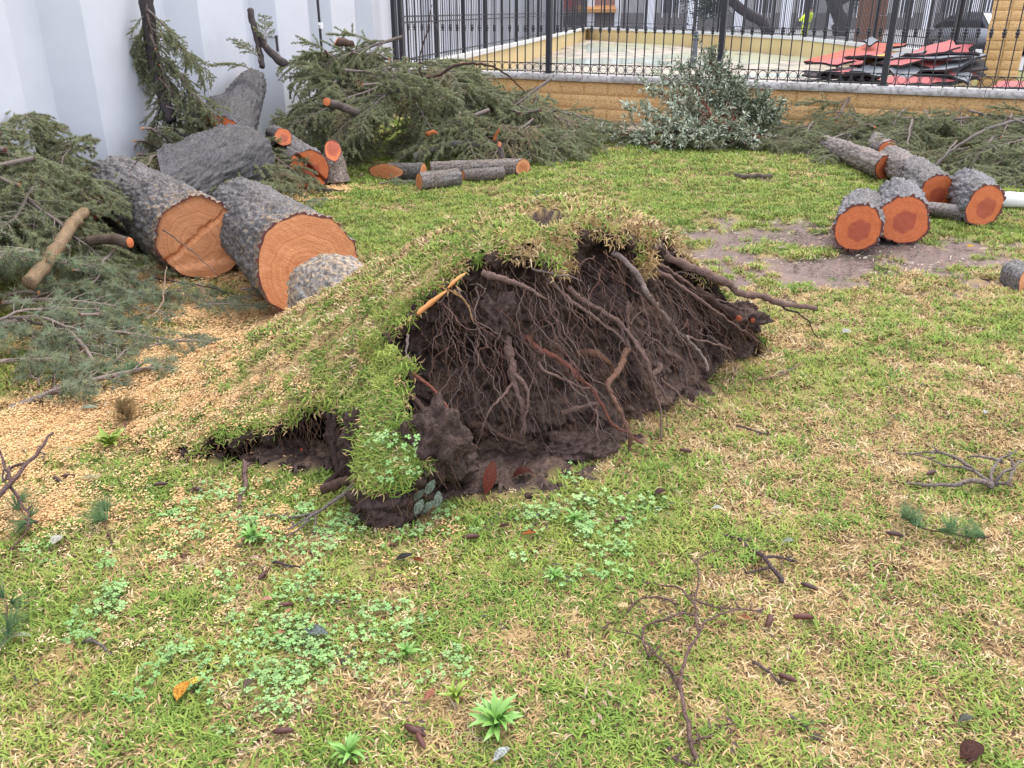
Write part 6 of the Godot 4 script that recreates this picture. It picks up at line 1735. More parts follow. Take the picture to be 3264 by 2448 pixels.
func build_litter() -> void:
	rng.seed = 55
	# bare branch in the foreground
	twiggy("bare_branch", "long bare forked branch lying on the lawn at the front right of the root plate", "branch", [
		[Vector3(0.426, 0.012, -1.427), Vector3(0.417, 0.03, -1.507), Vector3(0.417, 0.05, -1.588), Vector3(0.426, 0.055, -1.676), Vector3(0.453, 0.055, -1.76), Vector3(0.49, 0.06, -1.826), Vector3(0.524, 0.06, -1.883), Vector3(0.577, 0.05, -1.934), Vector3(0.638, 0.035, -1.977), Vector3(0.708, 0.02, -1.988)],
		[Vector3(0.424, 0.055, -1.663), Vector3(0.401, 0.04, -1.743), Vector3(0.367, 0.03, -1.834), Vector3(0.331, 0.02, -1.893), Vector3(0.253, 0.01, -1.934)],
		[Vector3(0.423, 0.05, -1.634), Vector3(0.409, 0.035, -1.715), Vector3(0.392, 0.025, -1.795), Vector3(0.375, 0.015, -1.842)],
		[Vector3(0.499, 0.06, -1.835), Vector3(0.514, 0.055, -1.928), Vector3(0.518, 0.06, -1.983), Vector3(0.542, 0.07, -2.055), Vector3(0.574, 0.06, -2.184), Vector3(0.623, 0.04, -2.249), Vector3(0.724, 0.015, -2.329)],
		[Vector3(0.514, 0.055, -1.928), Vector3(0.474, 0.045, -1.95), Vector3(0.421, 0.035, -1.937), Vector3(0.375, 0.02, -1.928)],
		[Vector3(0.52, 0.06, -1.972), Vector3(0.491, 0.05, -2.049), Vector3(0.448, 0.03, -2.104), Vector3(0.39, 0.015, -2.133)],
		[Vector3(0.527, 0.06, -1.993), Vector3(0.587, 0.04, -1.987), Vector3(0.652, 0.03, -1.979)],
		[Vector3(0.414, 0.03, -1.493), Vector3(0.452, 0.03, -1.518), Vector3(0.489, 0.02, -1.544), Vector3(0.518, 0.015, -1.571)],
		[Vector3(0.418, 0.012, -1.436), Vector3(0.377, 0.02, -1.462), Vector3(0.342, 0.012, -1.503)],
		[Vector3(0.375, 0.02, -1.928), Vector3(0.356, 0.03, -1.843), Vector3(0.364, 0.03, -1.798)],
		[Vector3(0.476, 0.04, -1.998), Vector3(0.424, 0.03, -2.043), Vector3(0.372, 0.015, -2.051), Vector3(0.329, 0.008, -2.007)]], 0.0062, 0.0022, Color(0.16, 0.105, 0.095), 9)
	twiggy("fallen_twig", "dark bent twig with a knob end lying right of the long bare branch", "twig", [[Vector3(0.817, 0.01, -2.14), Vector3(0.801, 0.02, -2.204), Vector3(0.785, 0.02, -2.278), Vector3(0.747, 0.012, -2.36), Vector3(0.696, 0.008, -2.401)], [Vector3(0.791, 0.02, -2.245), Vector3(0.851, 0.02, -2.253), Vector3(0.9, 0.01, -2.242)], [Vector3(0.806, 0.02, -2.204), Vector3(0.75, 0.01, -2.194), Vector3(0.723, 0.006, -2.187)]], 0.008, 0.003, Color(0.1, 0.075, 0.08), 3)
	twiggy("fallen_twig", "grey many armed dead twig lying at the right edge of the lawn", "twig", [
		[Vector3(1.726, 0.02, -2.68), Vector3(1.679, 0.04, -2.695), Vector3(1.588, 0.035, -2.678), Vector3(1.498, 0.025, -2.695), Vector3(1.405, 0.01, -2.747)],
		[Vector3(1.726, 0.02, -2.68), Vector3(1.71, 0.05, -2.728), Vector3(1.673, 0.045, -2.789), Vector3(1.619, 0.03, -2.852), Vector3(1.55, 0.015, -2.973)],
		[Vector3(1.726, 0.02, -2.68), Vector3(1.756, 0.07, -2.744), Vector3(1.827, 0.07, -2.815), Vector3(1.946, 0.04, -2.926)],
		[Vector3(1.743, 0.02, -2.697), Vector3(1.78, 0.07, -2.71), Vector3(1.868, 0.07, -2.779), Vector3(1.996, 0.04, -2.888)],
		[Vector3(1.751, 0.02, -2.697), Vector3(1.773, 0.06, -2.661), Vector3(1.832, 0.07, -2.744), Vector3(1.894, 0.06, -2.888)],
		[Vector3(1.704, 0.04, -2.798), Vector3(1.676, 0.05, -2.87), Vector3(1.62, 0.03, -2.933), Vector3(1.506, 0.015, -2.953)],
		[Vector3(1.832, 0.05, -2.815), Vector3(1.77, 0.06, -2.851), Vector3(1.742, 0.03, -2.888)]], 0.012, 0.004, Color(0.22, 0.185, 0.17), 4)
	twiggy("fallen_twig", "pale upright stick hanging from the red root end under the turf edge", "twig", [[Vector3(-1.021, 0.024, -2.87), Vector3(-0.978, 0.024, -2.74), Vector3(-0.963, 0.012, -2.63), Vector3(-0.946, 0.004, -2.55), Vector3(-0.921, 0.002, -2.475)]], 0.009, 0.007, Color(0.2, 0.135, 0.13), 2)
	twiggy("fallen_twig", "grey forked twig leaning from the soil below the turf tongue onto the grass", "twig", [[Vector3(-0.53, 0.144, -2.5), Vector3(-0.576, 0.108, -2.48), Vector3(-0.629, 0.073, -2.46), Vector3(-0.673, 0.061, -2.43), Vector3(-0.743, 0.032, -2.4)], [Vector3(-0.66, 0.03, -2.517), Vector3(-0.733, 0.02, -2.486), Vector3(-0.832, 0.02, -2.504), Vector3(-0.887, 0.01, -2.496)], [Vector3(-0.682, 0.03, -2.488), Vector3(-0.711, 0.02, -2.424), Vector3(-0.75, 0.01, -2.371)], [Vector3(-0.67, 0.04, -2.493), Vector3(-0.657, 0.02, -2.438), Vector3(-0.655, 0, -2.405)]], 0.008, 0.003, Color(0.18, 0.155, 0.15), 3)
	twiggy("fallen_twig", "brown slanting branch with side shoots at the left edge over the sawdust", "twig", [[Vector3(-1.661, 0.164, -2.35), Vector3(-1.625, 0.191, -2.42), Vector3(-1.62, 0.213, -2.52), Vector3(-1.62, 0.226, -2.62), Vector3(-1.63, 0.224, -2.72)], [Vector3(-1.635, 0.182, -2.42), Vector3(-1.604, 0.142, -2.4), Vector3(-1.567, 0.11, -2.38), Vector3(-1.531, 0.101, -2.3)], [Vector3(-1.62, 0.213, -2.52), Vector3(-1.69, 0.178, -2.55), Vector3(-1.703, 0.153, -2.5), Vector3(-1.743, 0.169, -2.6)], [Vector3(-1.625, 0.191, -2.42), Vector3(-1.751, 0.169, -2.6), Vector3(-1.817, 0.188, -2.7)]], 0.009, 0.004, Color(0.15, 0.1, 0.1), 3)
	var small := [
		["thin brown curved twig on the sawdust at the left", [Vector3(-2.095, 0.01, -3.447), Vector3(-2.1, 0.02, -3.566), Vector3(-2.176, 0.03, -3.761), Vector3(-2.255, 0.03, -3.94)], Color(0.12, 0.08, 0.06)],
		["thin straight dark twig on the sawdust near the left brush", [Vector3(-2.078, 0.01, -3.827), Vector3(-1.969, 0.02, -3.797), Vector3(-1.813, 0.01, -3.763)], Color(0.1, 0.065, 0.06)],
		["fine pale twig across the sawdust band at the left", [Vector3(-1.828, 0.01, -3.447), Vector3(-1.745, 0.02, -3.475), Vector3(-1.675, 0.01, -3.527)], Color(0.3, 0.2, 0.13)],
		["dark short twig across the grass below the tongue", [Vector3(-0.751, 0.01, -2.242), Vector3(-0.702, 0.015, -2.223), Vector3(-0.643, 0.01, -2.218)], Color(0.08, 0.055, 0.06)],
		["slender grey twig in the clover at the bottom left", [Vector3(-0.468, 0.005, -1.782), Vector3(-0.433, 0.02, -1.8), Vector3(-0.419, 0.02, -1.864), Vector3(-0.388, 0.01, -1.954)], Color(0.18, 0.15, 0.15)],
		["fine dark twig on the straw right of the bare branch", [Vector3(0.642, 0.005, -1.799), Vector3(0.672, 0.012, -1.757), Vector3(0.699, 0.006, -1.721)], Color(0.13, 0.1, 0.09)],
		["fine grey twig in the bottom right corner grass", [Vector3(0.679, 0.005, -1.611), Vector3(0.71, 0.012, -1.567), Vector3(0.743, 0.006, -1.53)], Color(0.15, 0.13, 0.11)],
		["thin stick lying on the lawn right of the root plate", [Vector3(0.937, 0.008, -3.211), Vector3(1.001, 0.015, -3.163), Vector3(1.053, 0.008, -3.143)], Color(0.12, 0.085, 0.08)],
		["pale thin stick lying on the grass below the far end of the roots", [Vector3(1.137, 0.01, -3.685), Vector3(1.253, 0.02, -3.717), Vector3(1.419, 0.01, -3.898)], Color(0.28, 0.19, 0.14)],
		["long fine dark twig on the far lawn behind the mound", [Vector3(-0.428, 0.01, -4.22), Vector3(0.769, 0.01, -7.308)].slice(1) + [Vector3(0.999, 0.015, -7.248)], Color(0.1, 0.08, 0.07)],
		["thin stick lying in front of the left round log", [Vector3(2.34, 0.01, -6.11), Vector3(2.5, 0.015, -6.091), Vector3(2.76, 0.01, -6.15)], Color(0.16, 0.12, 0.11)],
		["fine twig on the far bright lawn before the shrub", [Vector3(2.076, 0.01, -8.963), Vector3(2.42, 0.03, -9.205), Vector3(2.626, 0.01, -8.704)], Color(0.14, 0.11, 0.1)],
		["crossed twig lying over the cut of the ridged log", [Vector3(-1.835, 0.539, -4.45), Vector3(-1.714, 0.534, -4.3), Vector3(-1.573, 0.501, -4.15), Vector3(-1.403, 0.448, -3.95)], Color(0.2, 0.12, 0.09)],
		["long dark twig across the sawdust before the two big logs", [Vector3(-2.301, 0.03, -5.301), Vector3(-2.025, 0.05, -5.113), Vector3(-1.785, 0.05, -4.988), Vector3(-1.546, 0.02, -4.872)], Color(0.1, 0.07, 0.065)],
		["grey gnarled twig on the sawdust before the ridged log", [Vector3(-2.152, 0.03, -5.024), Vector3(-2.015, 0.05, -4.851), Vector3(-1.913, 0.04, -4.75)], Color(0.26, 0.23, 0.22)],
		["pale crooked stick standing out of the left brush onto the sawdust", [Vector3(-1.8, 0.203, -4), Vector3(-1.771, 0.229, -4.1), Vector3(-1.836, 0.261, -4.35), Vector3(-1.914, 0.304, -4.6)], Color(0.33, 0.25, 0.18)],
		["dark twig leaning on the top of the ridged log", [Vector3(-2.775, 0.49, -6.2), Vector3(-2.73, 0.598, -6.4), Vector3(-2.707, 0.667, -6.5)], Color(0.09, 0.055, 0.05)],
		["dead leafless twig at the bottom left lying in the grass", [Vector3(-1.196, 0.01, -1.857), Vector3(-1.139, 0.03, -1.852), Vector3(-1.096, 0.02, -1.836), Vector3(-1.066, 0.01, -1.821)], Color(0.17, 0.14, 0.14)],
	]
	for s in small: twiggy("fallen_twig", s[0], "twig", [s[1]], 0.0052, 0.0025, s[2], 3)
	# brown cones
	var cone := MB.new()
	var cp := []; var cr := []
	for i in 12:
		var s := i / 11.0
		cp.append(Vector3((s - 0.5) * 0.052, 0.004 * sin(s * PI * 1.4), 0.003 * sin(s * 5.0))); cr.append(0.0078 * pow(sin(PI * clampf(s * 0.93 + 0.05, 0, 1)), 0.45) * (1.0 + (0.1 if i % 2 else -0.06)))
	cone.tube(cp, cr, 9, Color.WHITE, true, 0.2)
	var conem := cone.mesh()
	var cones := [[Vector3(-1.274, 0, -2.704), 0.2, "on the grass left of the hollow"], [Vector3(-1.129, 0, -2.672), -0.4, "red brown, on the grass below the hollow"], [Vector3(-0.765, 0, -2.182), 1.3, "standing on end beside the short dark twig"], [Vector3(-0.654, 0, -2.017), 0.1, "between two pale leaves at the left"], [Vector3(-0.134, 0, -2.372), 0.2, "in the green grass below the big brown leaf"], [Vector3(0.367, 0, -2.466), 0.4, "in the clover right of the big brown leaf"], [Vector3(-0.231, 0, -1.535), -0.5, "upper of the two at the bottom"], [Vector3(-0.214, 0, -1.505), -1.3, "lower of the two at the bottom"], [Vector3(-0.55, 0, -1.555), 0.0, "alone at the bottom left"], [Vector3(0.891, 0, -2.108), -0.6, "near the end of the dark bent twig"], [Vector3(0.833, 0, -1.976), 0.0, "right of the bare branch"], [Vector3(0.731, 0, -1.964), 1.1, "touching the tip of the bare branch"], [Vector3(1.256, 0, -2.378), -0.3, "beside the long needled sprig at the right"], [Vector3(0.678, 0, -2.958), -0.2, "on the lawn below the roots"], [Vector3(0.714, 0, -1.728), -0.5, "small, on the straw at the lower right"], [Vector3(1.073, 0, -1.48), 0.6, "at the bottom right corner"], [Vector3(-1.611, 0, -2.441), 0.1, "greyish, at the left edge"], [Vector3(-1.658, 0, -2.724), -0.7, "in the sawdust at the left, nearest the slanting branch"], [Vector3(-1.637, 0, -2.758), 0.4, "in the sawdust at the left, right of its neighbour"], [Vector3(-1.997, 0, -3.519), -0.2, "on the chips by the curved twig"], [Vector3(1.558, 0, -2.782), 0.5, "under the many armed twig"]]
	var ctone := tinted(mat(Color.WHITE, 0.6), [lin(0.07, 0.022, 0.018), lin(0.055, 0.024, 0.02), lin(0.09, 0.027, 0.02)])
	for c in cones:
		var o := part("fallen_cone", conem, ctone[rng.randi() % 3])
		o.transform = Transform3D(Basis(Vector3.UP, c[1] + rf(-0.1, 0.1)).scaled(Vector3.ONE * rf(0.85, 1.15)), c[0] + Vector3(0, ground_y(c[0].x, c[0].z) + 0.022, 0))
		tag(o, "slim brown cedar cone " + c[2], "cone", "fallen cones on the lawn")
	# fallen leaves
	var lv := [
		[Vector3(-0.834, 0, -1.677), 0.075, 0.024, Color(0.62, 0.30, 0.05), 1.4, "orange yellow oval leaf at the bottom left"], [Vector3(-0.808, 0, -1.706), 0.07, 0.017, Color(0.62, 0.50, 0.10), 0.3, "yellow leaf behind the orange one"],
		[Vector3(-1.012, 0, -1.878), 0.06, 0.016, Color(0.42, 0.46, 0.12), 1.2, "pale yellow green leaf in the grass at the left"], [Vector3(-1.338, 0, -1.86), 0.07, 0.017, Color(0.28, 0.34, 0.2), 0.1, "pale green leaf at the lower left edge"],
		[Vector3(-0.538, 0, -1.886), 0.085, 0.022, Color(0.22, 0.28, 0.27), -0.3, "blue grey leaf curled in the clover"], [Vector3(-0.672, 0, -1.699), 0.04, 0.014, Color(0.2, 0.15, 0.13), 1.0, "small purplish leaf beside the clover"],
		[Vector3(-0.637, 0, -1.893), 0.03, 0.011, Color(0.42, 0.22, 0.14), 1.4, "small pinkish leaf above the clover"], [Vector3(-0.638, 0, -1.98), 0.035, 0.012, Color(0.5, 0.26, 0.15), 1.2, "pink brown leaf below the cone at the left"], [Vector3(-0.712, 0, -2.034), 0.035, 0.012, Color(0.5, 0.28, 0.2), 0.0, "pink leaf left of the cone"],
		[Vector3(-0.814, 0, -2.256), 0.06, 0.014, Color(0.5, 0.36, 0.26), -0.3, "beige leaf beside the short dark twig"], [Vector3(-0.291, 0, -2.22), 0.05, 0.012, Color(0.24, 0.07, 0.02), -0.5, "rust red leaf in the middle of the lawn"], [Vector3(-0.335, 0, -2.232), 0.07, 0.016, Color(0.05, 0.05, 0.045), 0.6, "dark leaf beside the rust red one"],
		[Vector3(0.06, 0, -2.399), 0.055, 0.017, Color(0.40, 0.13, 0.04), 0.2, "orange brown curled leaf by the clover"], [Vector3(-0.025, 0, -2.441), 0.05, 0.014, Color(0.09, 0.04, 0.035), 0.3, "dark brown leaf under the clover patch"], [Vector3(-0.204, 0, -1.647), 0.055, 0.014, Color(0.34, 0.15, 0.09), 1.0, "brown leaf at the bottom near the weed"],
		[Vector3(-0.047, 0, -1.608), 0.035, 0.012, Color(0.5, 0.3, 0.26), 0.5, "pink grey leaf on the weed"], [Vector3(0.322, 0, -2.021), 0.035, 0.013, Color(0.6, 0.48, 0.26), 0.1, "pale cream leaf left of the bare branch"], [Vector3(0.713, 0, -1.997), 0.04, 0.015, Color(0.4, 0.3, 0.22), 1.2, "pale leaf at the tip of the bare branch"],
		[Vector3(0.665, 0, -1.966), 0.045, 0.013, Color(0.3, 0.12, 0.05), -0.6, "rust leaf under the tip of the bare branch"], [Vector3(0.892, 0, -2.333), 0.05, 0.013, Color(0.25, 0.3, 0.22), 0.2, "grey green leaf above the bent twig"], [Vector3(0.709, 0, -2.542), 0.04, 0.012, Color(0.45, 0.5, 0.42), 0.3, "pale silver leaf on the straw right of the clover"],
		[Vector3(1.786, 0, -4.295), 0.07, 0.03, Color(0.42, 0.45, 0.40), 0.4, "pale crumpled leaf on the lawn at the right"], [Vector3(2.206, 0, -4.76), 0.05, 0.018, Color(0.15, 0.1, 0.09), 0.4, "dark leaf on the lawn below the bare earth"], [Vector3(0.528, 0, -2.64), 0.06, 0.018, Color(0.10, 0.05, 0.045), 0.6, "dark brown leaf on the grass right of the soil"],
		[Vector3(-1.822, 0, -3.34), 0.09, 0.018, Color(0.34, 0.4, 0.3), 0.2, "pale long leaf on the sawdust"], [Vector3(-1.539, 0, -2.731), 0.08, 0.012, Color(0.4, 0.38, 0.24), 0.1, "straw coloured long leaf on the chips"], [Vector3(-1.462, 0, -2.325), 0.055, 0.024, Color(0.5, 0.5, 0.45), 1.3, "whitish torn leaf below the chips"],
		[Vector3(1.97, 0, -6.109), 0.08, 0.02, Color(0.4, 0.36, 0.25), 0.2, "pale leaf on the bare earth"], [Vector3(2.39, 0, -6.679), 0.08, 0.02, Color(0.14, 0.08, 0.07), 0.6, "brown leaf on the bare earth behind"], [Vector3(2.925, 0, -6.176), 0.08, 0.02, Color(0.45, 0.36, 0.28), -0.2, "beige leaf on the earth in front of the second round log"],
		[Vector3(3.412, 0, -6.243), 0.09, 0.026, Color(0.55, 0.33, 0.02), 0.3, "bright yellow leaf before the rightmost log"], [Vector3(3.463, 0, -6.162), 0.08, 0.018, Color(0.55, 0.45, 0.3), 0.1, "cream leaf right of the bright yellow leaf"], [Vector3(1.11, 0, -1.59), 0.05, 0.014, Color(0.14, 0.16, 0.14), 0.2, "dark grey leaf in the bottom right grass"],
		[Vector3(1.071, 0, -1.487), 0.09, 0.03, Color(0.1, 0.04, 0.03), 0.4, "large dark red brown leaf in the bottom right corner"], [Vector3(-0.023, 0, -1.467), 0.06, 0.016, Color(0.4, 0.45, 0.44), 0.7, "pale leaf at the bottom edge"], [Vector3(2.015, 0, -3.294), 0.04, 0.014, Color(0.42, 0.46, 0.45), 0.8, "small silver leaf at the right of the lawn"],
		[Vector3(2.481, 0, -5.856), 0.07, 0.016, Color(0.42, 0.4, 0.34), 0.5, "grey leaf on the earth right of the round log"], [Vector3(1.929, 0, -5.644), 0.06, 0.018, Color(0.2, 0.1, 0.08), 0.9, "small brown leaf at the front of the bare earth"],
	]
	for l in lv:
		var o := part("fallen_leaf", leaf_mesh(l[1] * 0.85, l[2] * 0.8, rf(0.05, 0.16)), leaf_mat(l[3]))
		o.transform = Transform3D(Basis(Vector3.UP, l[4] + rf(-0.1, 0.1)) * Basis(Vector3.RIGHT, rf(-0.25, 0.25)), l[0] + Vector3(0, ground_y(l[0].x, l[0].z) + 0.026, 0))
		tag(o, l[5], "leaf", "fallen leaves on the lawn")
	# the big glossy brown leaf on edge before the soil, and its small neighbour
	var bl := part("large_leaf", leaf_mesh(0.14, 0.025, 0.06), leaf_mat(Color(0.16, 0.035, 0.018)))
	bl.transform = Transform3D(Basis(Vector3.UP, 1.35) * Basis(Vector3.BACK, 0.5) * Basis(Vector3.RIGHT, 0.35), Vector3(-0.081, 0, -2.691) + Vector3(0, 0.06, 0))
	tag(bl, "large glossy red brown leaf propped up before the spilled soil", "leaf")
	bl = part("large_leaf", leaf_mesh(0.08, 0.03, 0.3), leaf_mat(Color(0.10, 0.032, 0.026)))
	bl.transform = Transform3D(Basis(Vector3.UP, 0.2), Vector3(0.041, 0, -2.748) + Vector3(0, 0.03, 0))
	tag(bl, "dark curled brown leaf on the soil right of the large glossy leaf", "leaf")
	# broad grey green leaves beside the tongue of turf
	var sp := thing("leafy_sprig", "sprig of five broad grey green leaves under the right side of the turf tongue", "sprig", Vector3(-0.305, 0, -2.572))
	for q in [[Vector3(-0.268, 0.161, -2.45), 0.9], [Vector3(-0.302, 0.135, -2.44), 0.2], [Vector3(-0.244, 0.133, -2.42), 1.4], [Vector3(-0.303, 0.116, -2.4), 1.0], [Vector3(-0.269, 0.116, -2.4), 0.3]]:
		var o := part("leaf", leaf_mesh(0.055, 0.015, 0.1), leaf_mat(Color(0.2, 0.26, 0.2)), sp)
		o.transform = Transform3D(Basis(Vector3.UP, q[1]) * Basis(Vector3.BACK, 0.7) * Basis(Vector3.RIGHT, 0.5), q[0] - sp.position)
		var mb := MB.new()
		mb.tube([Vector3(0, 0.01, 0), (q[0] - sp.position) * 0.6 + Vector3(0, 0.02, 0), q[0] - sp.position], [0.0015, 0.0013, 0.001], 4)
		part("stalk", mb, mat(lin(0.12, 0.1, 0.06), 0.7), sp)
	# weeds: rosettes of toothed leaves
	for w in [[Vector3(-0.038, 0, -1.564), 0.11, 15, "largest bright green weed rosette at the bottom of the lawn"], [Vector3(-0.141, 0, -1.655), 0.065, 10, "small yellow green weed rosette above the largest one"], [Vector3(-0.853, 0, -2.372), 0.08, 12, "green weed tuft in the grass below the hollow"], [Vector3(0.126, 0, -2.16), 0.06, 10, "weed rosette in the clover to the right of the middle"], [Vector3(-0.28, 0, -1.805), 0.06, 10, "weed rosette beside the slender grey twig"], [Vector3(-1.604, 0, -3.04), 0.12, 14, "yellow green weed growing through the sawdust"], [Vector3(0.211, 0, -2.483), 0.07, 10, "tuft of bright grass like weed in the clover patch"], [Vector3(-0.379, 0, -1.48), 0.08, 12, "weed rosette at the bottom edge left of the middle"]]:
		var o: Vector3 = w[0]
		var t := thing("weed", w[3], "weed", o + Vector3(0, ground_y(o.x, o.z), 0), "weeds in the lawn")
		var g := leafy(lin(0.17, 0.33, 0.07) if not w[3].contains("yellow") else lin(0.24, 0.32, 0.05), 0.4, 0.35)
		for k in int(w[2] * 1.7):
			var m := leaf_mesh(w[1] * rf(0.45, 0.95), w[1] * 0.085, rf(0.1, 0.3), false)
			var l := part("leaf", m, g, t)
			var a: float = TAU * k * 0.382 + rf(-0.3, 0.3)
			var bas := Basis(Vector3.UP, a) * Basis(Vector3.BACK, rf(0.25, 0.9)) * Basis(Vector3.RIGHT, rf(-0.5, 0.5))
			l.transform = Transform3D(bas, bas * Vector3(w[1] * 0.35, 0, 0) + Vector3(0, 0.012, 0))
	# long needled sprigs lying on the lawn
	for q in [[[Vector3(1.56, 0.02, -2.356), Vector3(1.467, 0.03, -2.354), Vector3(1.41, 0.04, -2.366), Vector3(1.346, 0.04, -2.393), Vector3(1.309, 0.04, -2.449)], [1.0, 0.85, 0.55, 0.2], "long needled sprig lying on the straw at the right"], [[Vector3(-1.301, 0.01, -2.331), Vector3(-1.328, 0.03, -2.381), Vector3(-1.365, 0.04, -2.435), Vector3(-1.374, 0.04, -2.493)], [1.0, 0.7], "small long needled sprig standing on the chips at the left"], [[Vector3(-1.603, 0.02, -2.291), Vector3(-1.59, 0.03, -2.354), Vector3(-1.604, 0.04, -2.421), Vector3(-1.689, 0.05, -2.521)], [1.0, 0.7], "long needled sprig at the left edge below the slanting branch"], [[Vector3(-1.381, 0.02, -1.765), Vector3(-1.365, 0.05, -1.838), Vector3(-1.376, 0.07, -1.89), Vector3(-1.429, 0.08, -1.957)], [1.0, 0.5, 0.15], "long needled sprig at the lower left edge"], [[Vector3(-1.59, 0.01, -3.122), Vector3(-1.608, 0.04, -3.212), Vector3(-1.664, 0.05, -3.304)], [1.0, 0.75, 0.5], "brownish dry sprig on the sawdust band"], [[Vector3(-1.709, 0.02, -3.757), Vector3(-1.775, 0.03, -3.761), Vector3(-1.79, 0.03, -3.716)], [1.0, 0.6], "short needled sprig on the sawdust below the brush"]]:
		var a: Vector3 = q[0][0]
		var t := thing("needle_sprig", q[2], "sprig", Vector3(a.x, 0, a.z), "needle sprigs on the lawn")
		var loc := []
		for p in q[0]: loc.append(p - t.position)
		var c := wiggly(curve(loc, 5), 0.01)
		var mb := MB.new()
		mb.tube(c, taper(c.size(), 0.004, 0.002), 6, Color(0.17, 0.11, 0.09), true, 0.2)
		part("stem", mb, M.twig, t)
		var f := MB.new()
		for u in q[1]:
			for h in 3:
				var p := lerpv(c, clampf(u - 0.05 * h, 0, 1)) + Vector3(rf(-0.015, 0.015), rf(0, 0.01), rf(-0.015, 0.015))
				var ax := Vector3(rf(-1, 1), rf(0.2, 0.8), rf(-1, 1)).normalized()
				var col := vary(Color(0.17, 0.26, 0.13) if not q[2].contains("brown") else Color(0.2, 0.14, 0.07), 0.2)
				for k in 34:
					var dv := (Vector3(rng.randfn(), rng.randfn(), rng.randfn()).normalized() * 0.62 + ax).normalized()
					var s := dv.cross(Vector3(rf(-1, 1), rf(-1, 1), rf(-1, 1))).normalized() * 0.0017
					f.flat(p - s, p + s, p + dv * rf(0.06, 0.105), vary(col, 0.15))
		part("needles", f, M.needle, t)
	# white plastic sack behind the rightmost log
	var bag := MB.new()
	var bo := Vector3(4.397, 0, -7.504)
	bag.tube([Vector3(-0.26, 0.07, -0.05), Vector3(-0.2, 0.08, -0.04), Vector3(-0.05, 0.085, 0), Vector3(0.08, 0.08, 0.02), Vector3(0.13, 0.075, 0.03), Vector3(0.125, 0.07, 0.03)], [0.03, 0.062, 0.066, 0.062, 0.058, 0.03], 18, Color.WHITE, true, 0.12)
	var bt := thing("plastic_pipe", "short white plastic pipe lying beside the rightmost short log", "pipe", bo)
	part("shell", bag, mat(lin(0.72, 0.72, 0.74), 0.35), bt)
	# crumbs of soil below the plate
	rng.seed = 62
	var cm := clod(Vector3.ZERO, Vector3.ONE, 10, 0.6, 3, Color.WHITE).mesh()
	var xf := []; var cols := []
	for i in 2600:
		var x := rf(-1.2, 1.5); var z := rf(-4.2, -2.3)
		if in_turf(x, z) or spill(x, z) * 0.9 + 0.015 < rng.randf(): continue
		var s := 0.004 + 0.013 * pow(rng.randf(), 3.0)
		xf.append(Transform3D(Basis(Vector3(rf(-1, 1), 1, rf(-1, 1)).normalized(), rf(0, TAU)).scaled(Vector3(s, s * 0.7, s)), Vector3(x, ground_y(x, z) + 0.02 * spill(x, z) + s * 0.3, z)))
		cols.append(vary(Color(0.075, 0.048, 0.04), 0.25))
	many("soil_crumbs", cm, M.soil, xf, cols)
	# small dark scraps of leaf and bark strewn about
	var sc := MB.new()
	for k in 5:
		var a := Vector3(rf(-0.05, 0.05), rf(0.002, 0.012), rf(-0.05, 0.05))
		var d := Vector3(rf(-1, 1), rf(-0.2, 0.2), rf(-1, 1)).normalized() * rf(0.006, 0.016)
		var w := d.cross(Vector3.UP).normalized() * rf(0.002, 0.005)
		sc.face4(a - d, a + w, a + d, a - w + Vector3(0, 0.002, 0), vary(Color.WHITE, 0.3))
	var scm := sc.mesh()
	xf = []; cols = []
	for k in 900:
		var z := -1.4 - 9.5 * pow(rng.randf(), 0.8); var x := rf(-1, 1) * (0.62 * -z + 0.5)
		if in_turf(x, z) and rng.randf() < 0.7: continue
		if mud(x, z) < 0.3 and rng.randf() < 0.45: continue
		xf.append(Transform3D(Basis(Vector3.UP, rf(0, TAU)).scaled(Vector3.ONE * rf(0.6, 1.5)), Vector3(x, surf_y(x, z) + (0.003 if mud(x, z) > 0.3 else 0.02), z)))
		cols.append(vary([Color(0.06, 0.035, 0.03), Color(0.12, 0.07, 0.045), Color(0.3, 0.22, 0.15), Color(0.045, 0.04, 0.035)][rng.randi() % 4], 0.2))
	for k in 500:
		var o := lerpv([Vector3(1.956, 0, -6.837), Vector3(2.259, 0, -6.383), Vector3(2.448, 0, -5.856), Vector3(2.958, 0, -5.98)], rng.randf())
		var x := o.x + rng.randfn() * 0.45; var z := o.z + rng.randfn() * 0.4
		if mud(x, z) < 0.3: continue
		xf.append(Transform3D(Basis(Vector3.UP, rf(0, TAU)).scaled(Vector3.ONE * rf(0.7, 1.9)), Vector3(x, ground_y(x, z) + 0.004, z)))
		cols.append(vary([Color(0.06, 0.035, 0.03), Color(0.12, 0.06, 0.05), Color(0.38, 0.32, 0.26), Color(0.08, 0.1, 0.05)][rng.randi() % 4], 0.2))
	many("leaf_scraps", scm, M.chip, xf, cols)

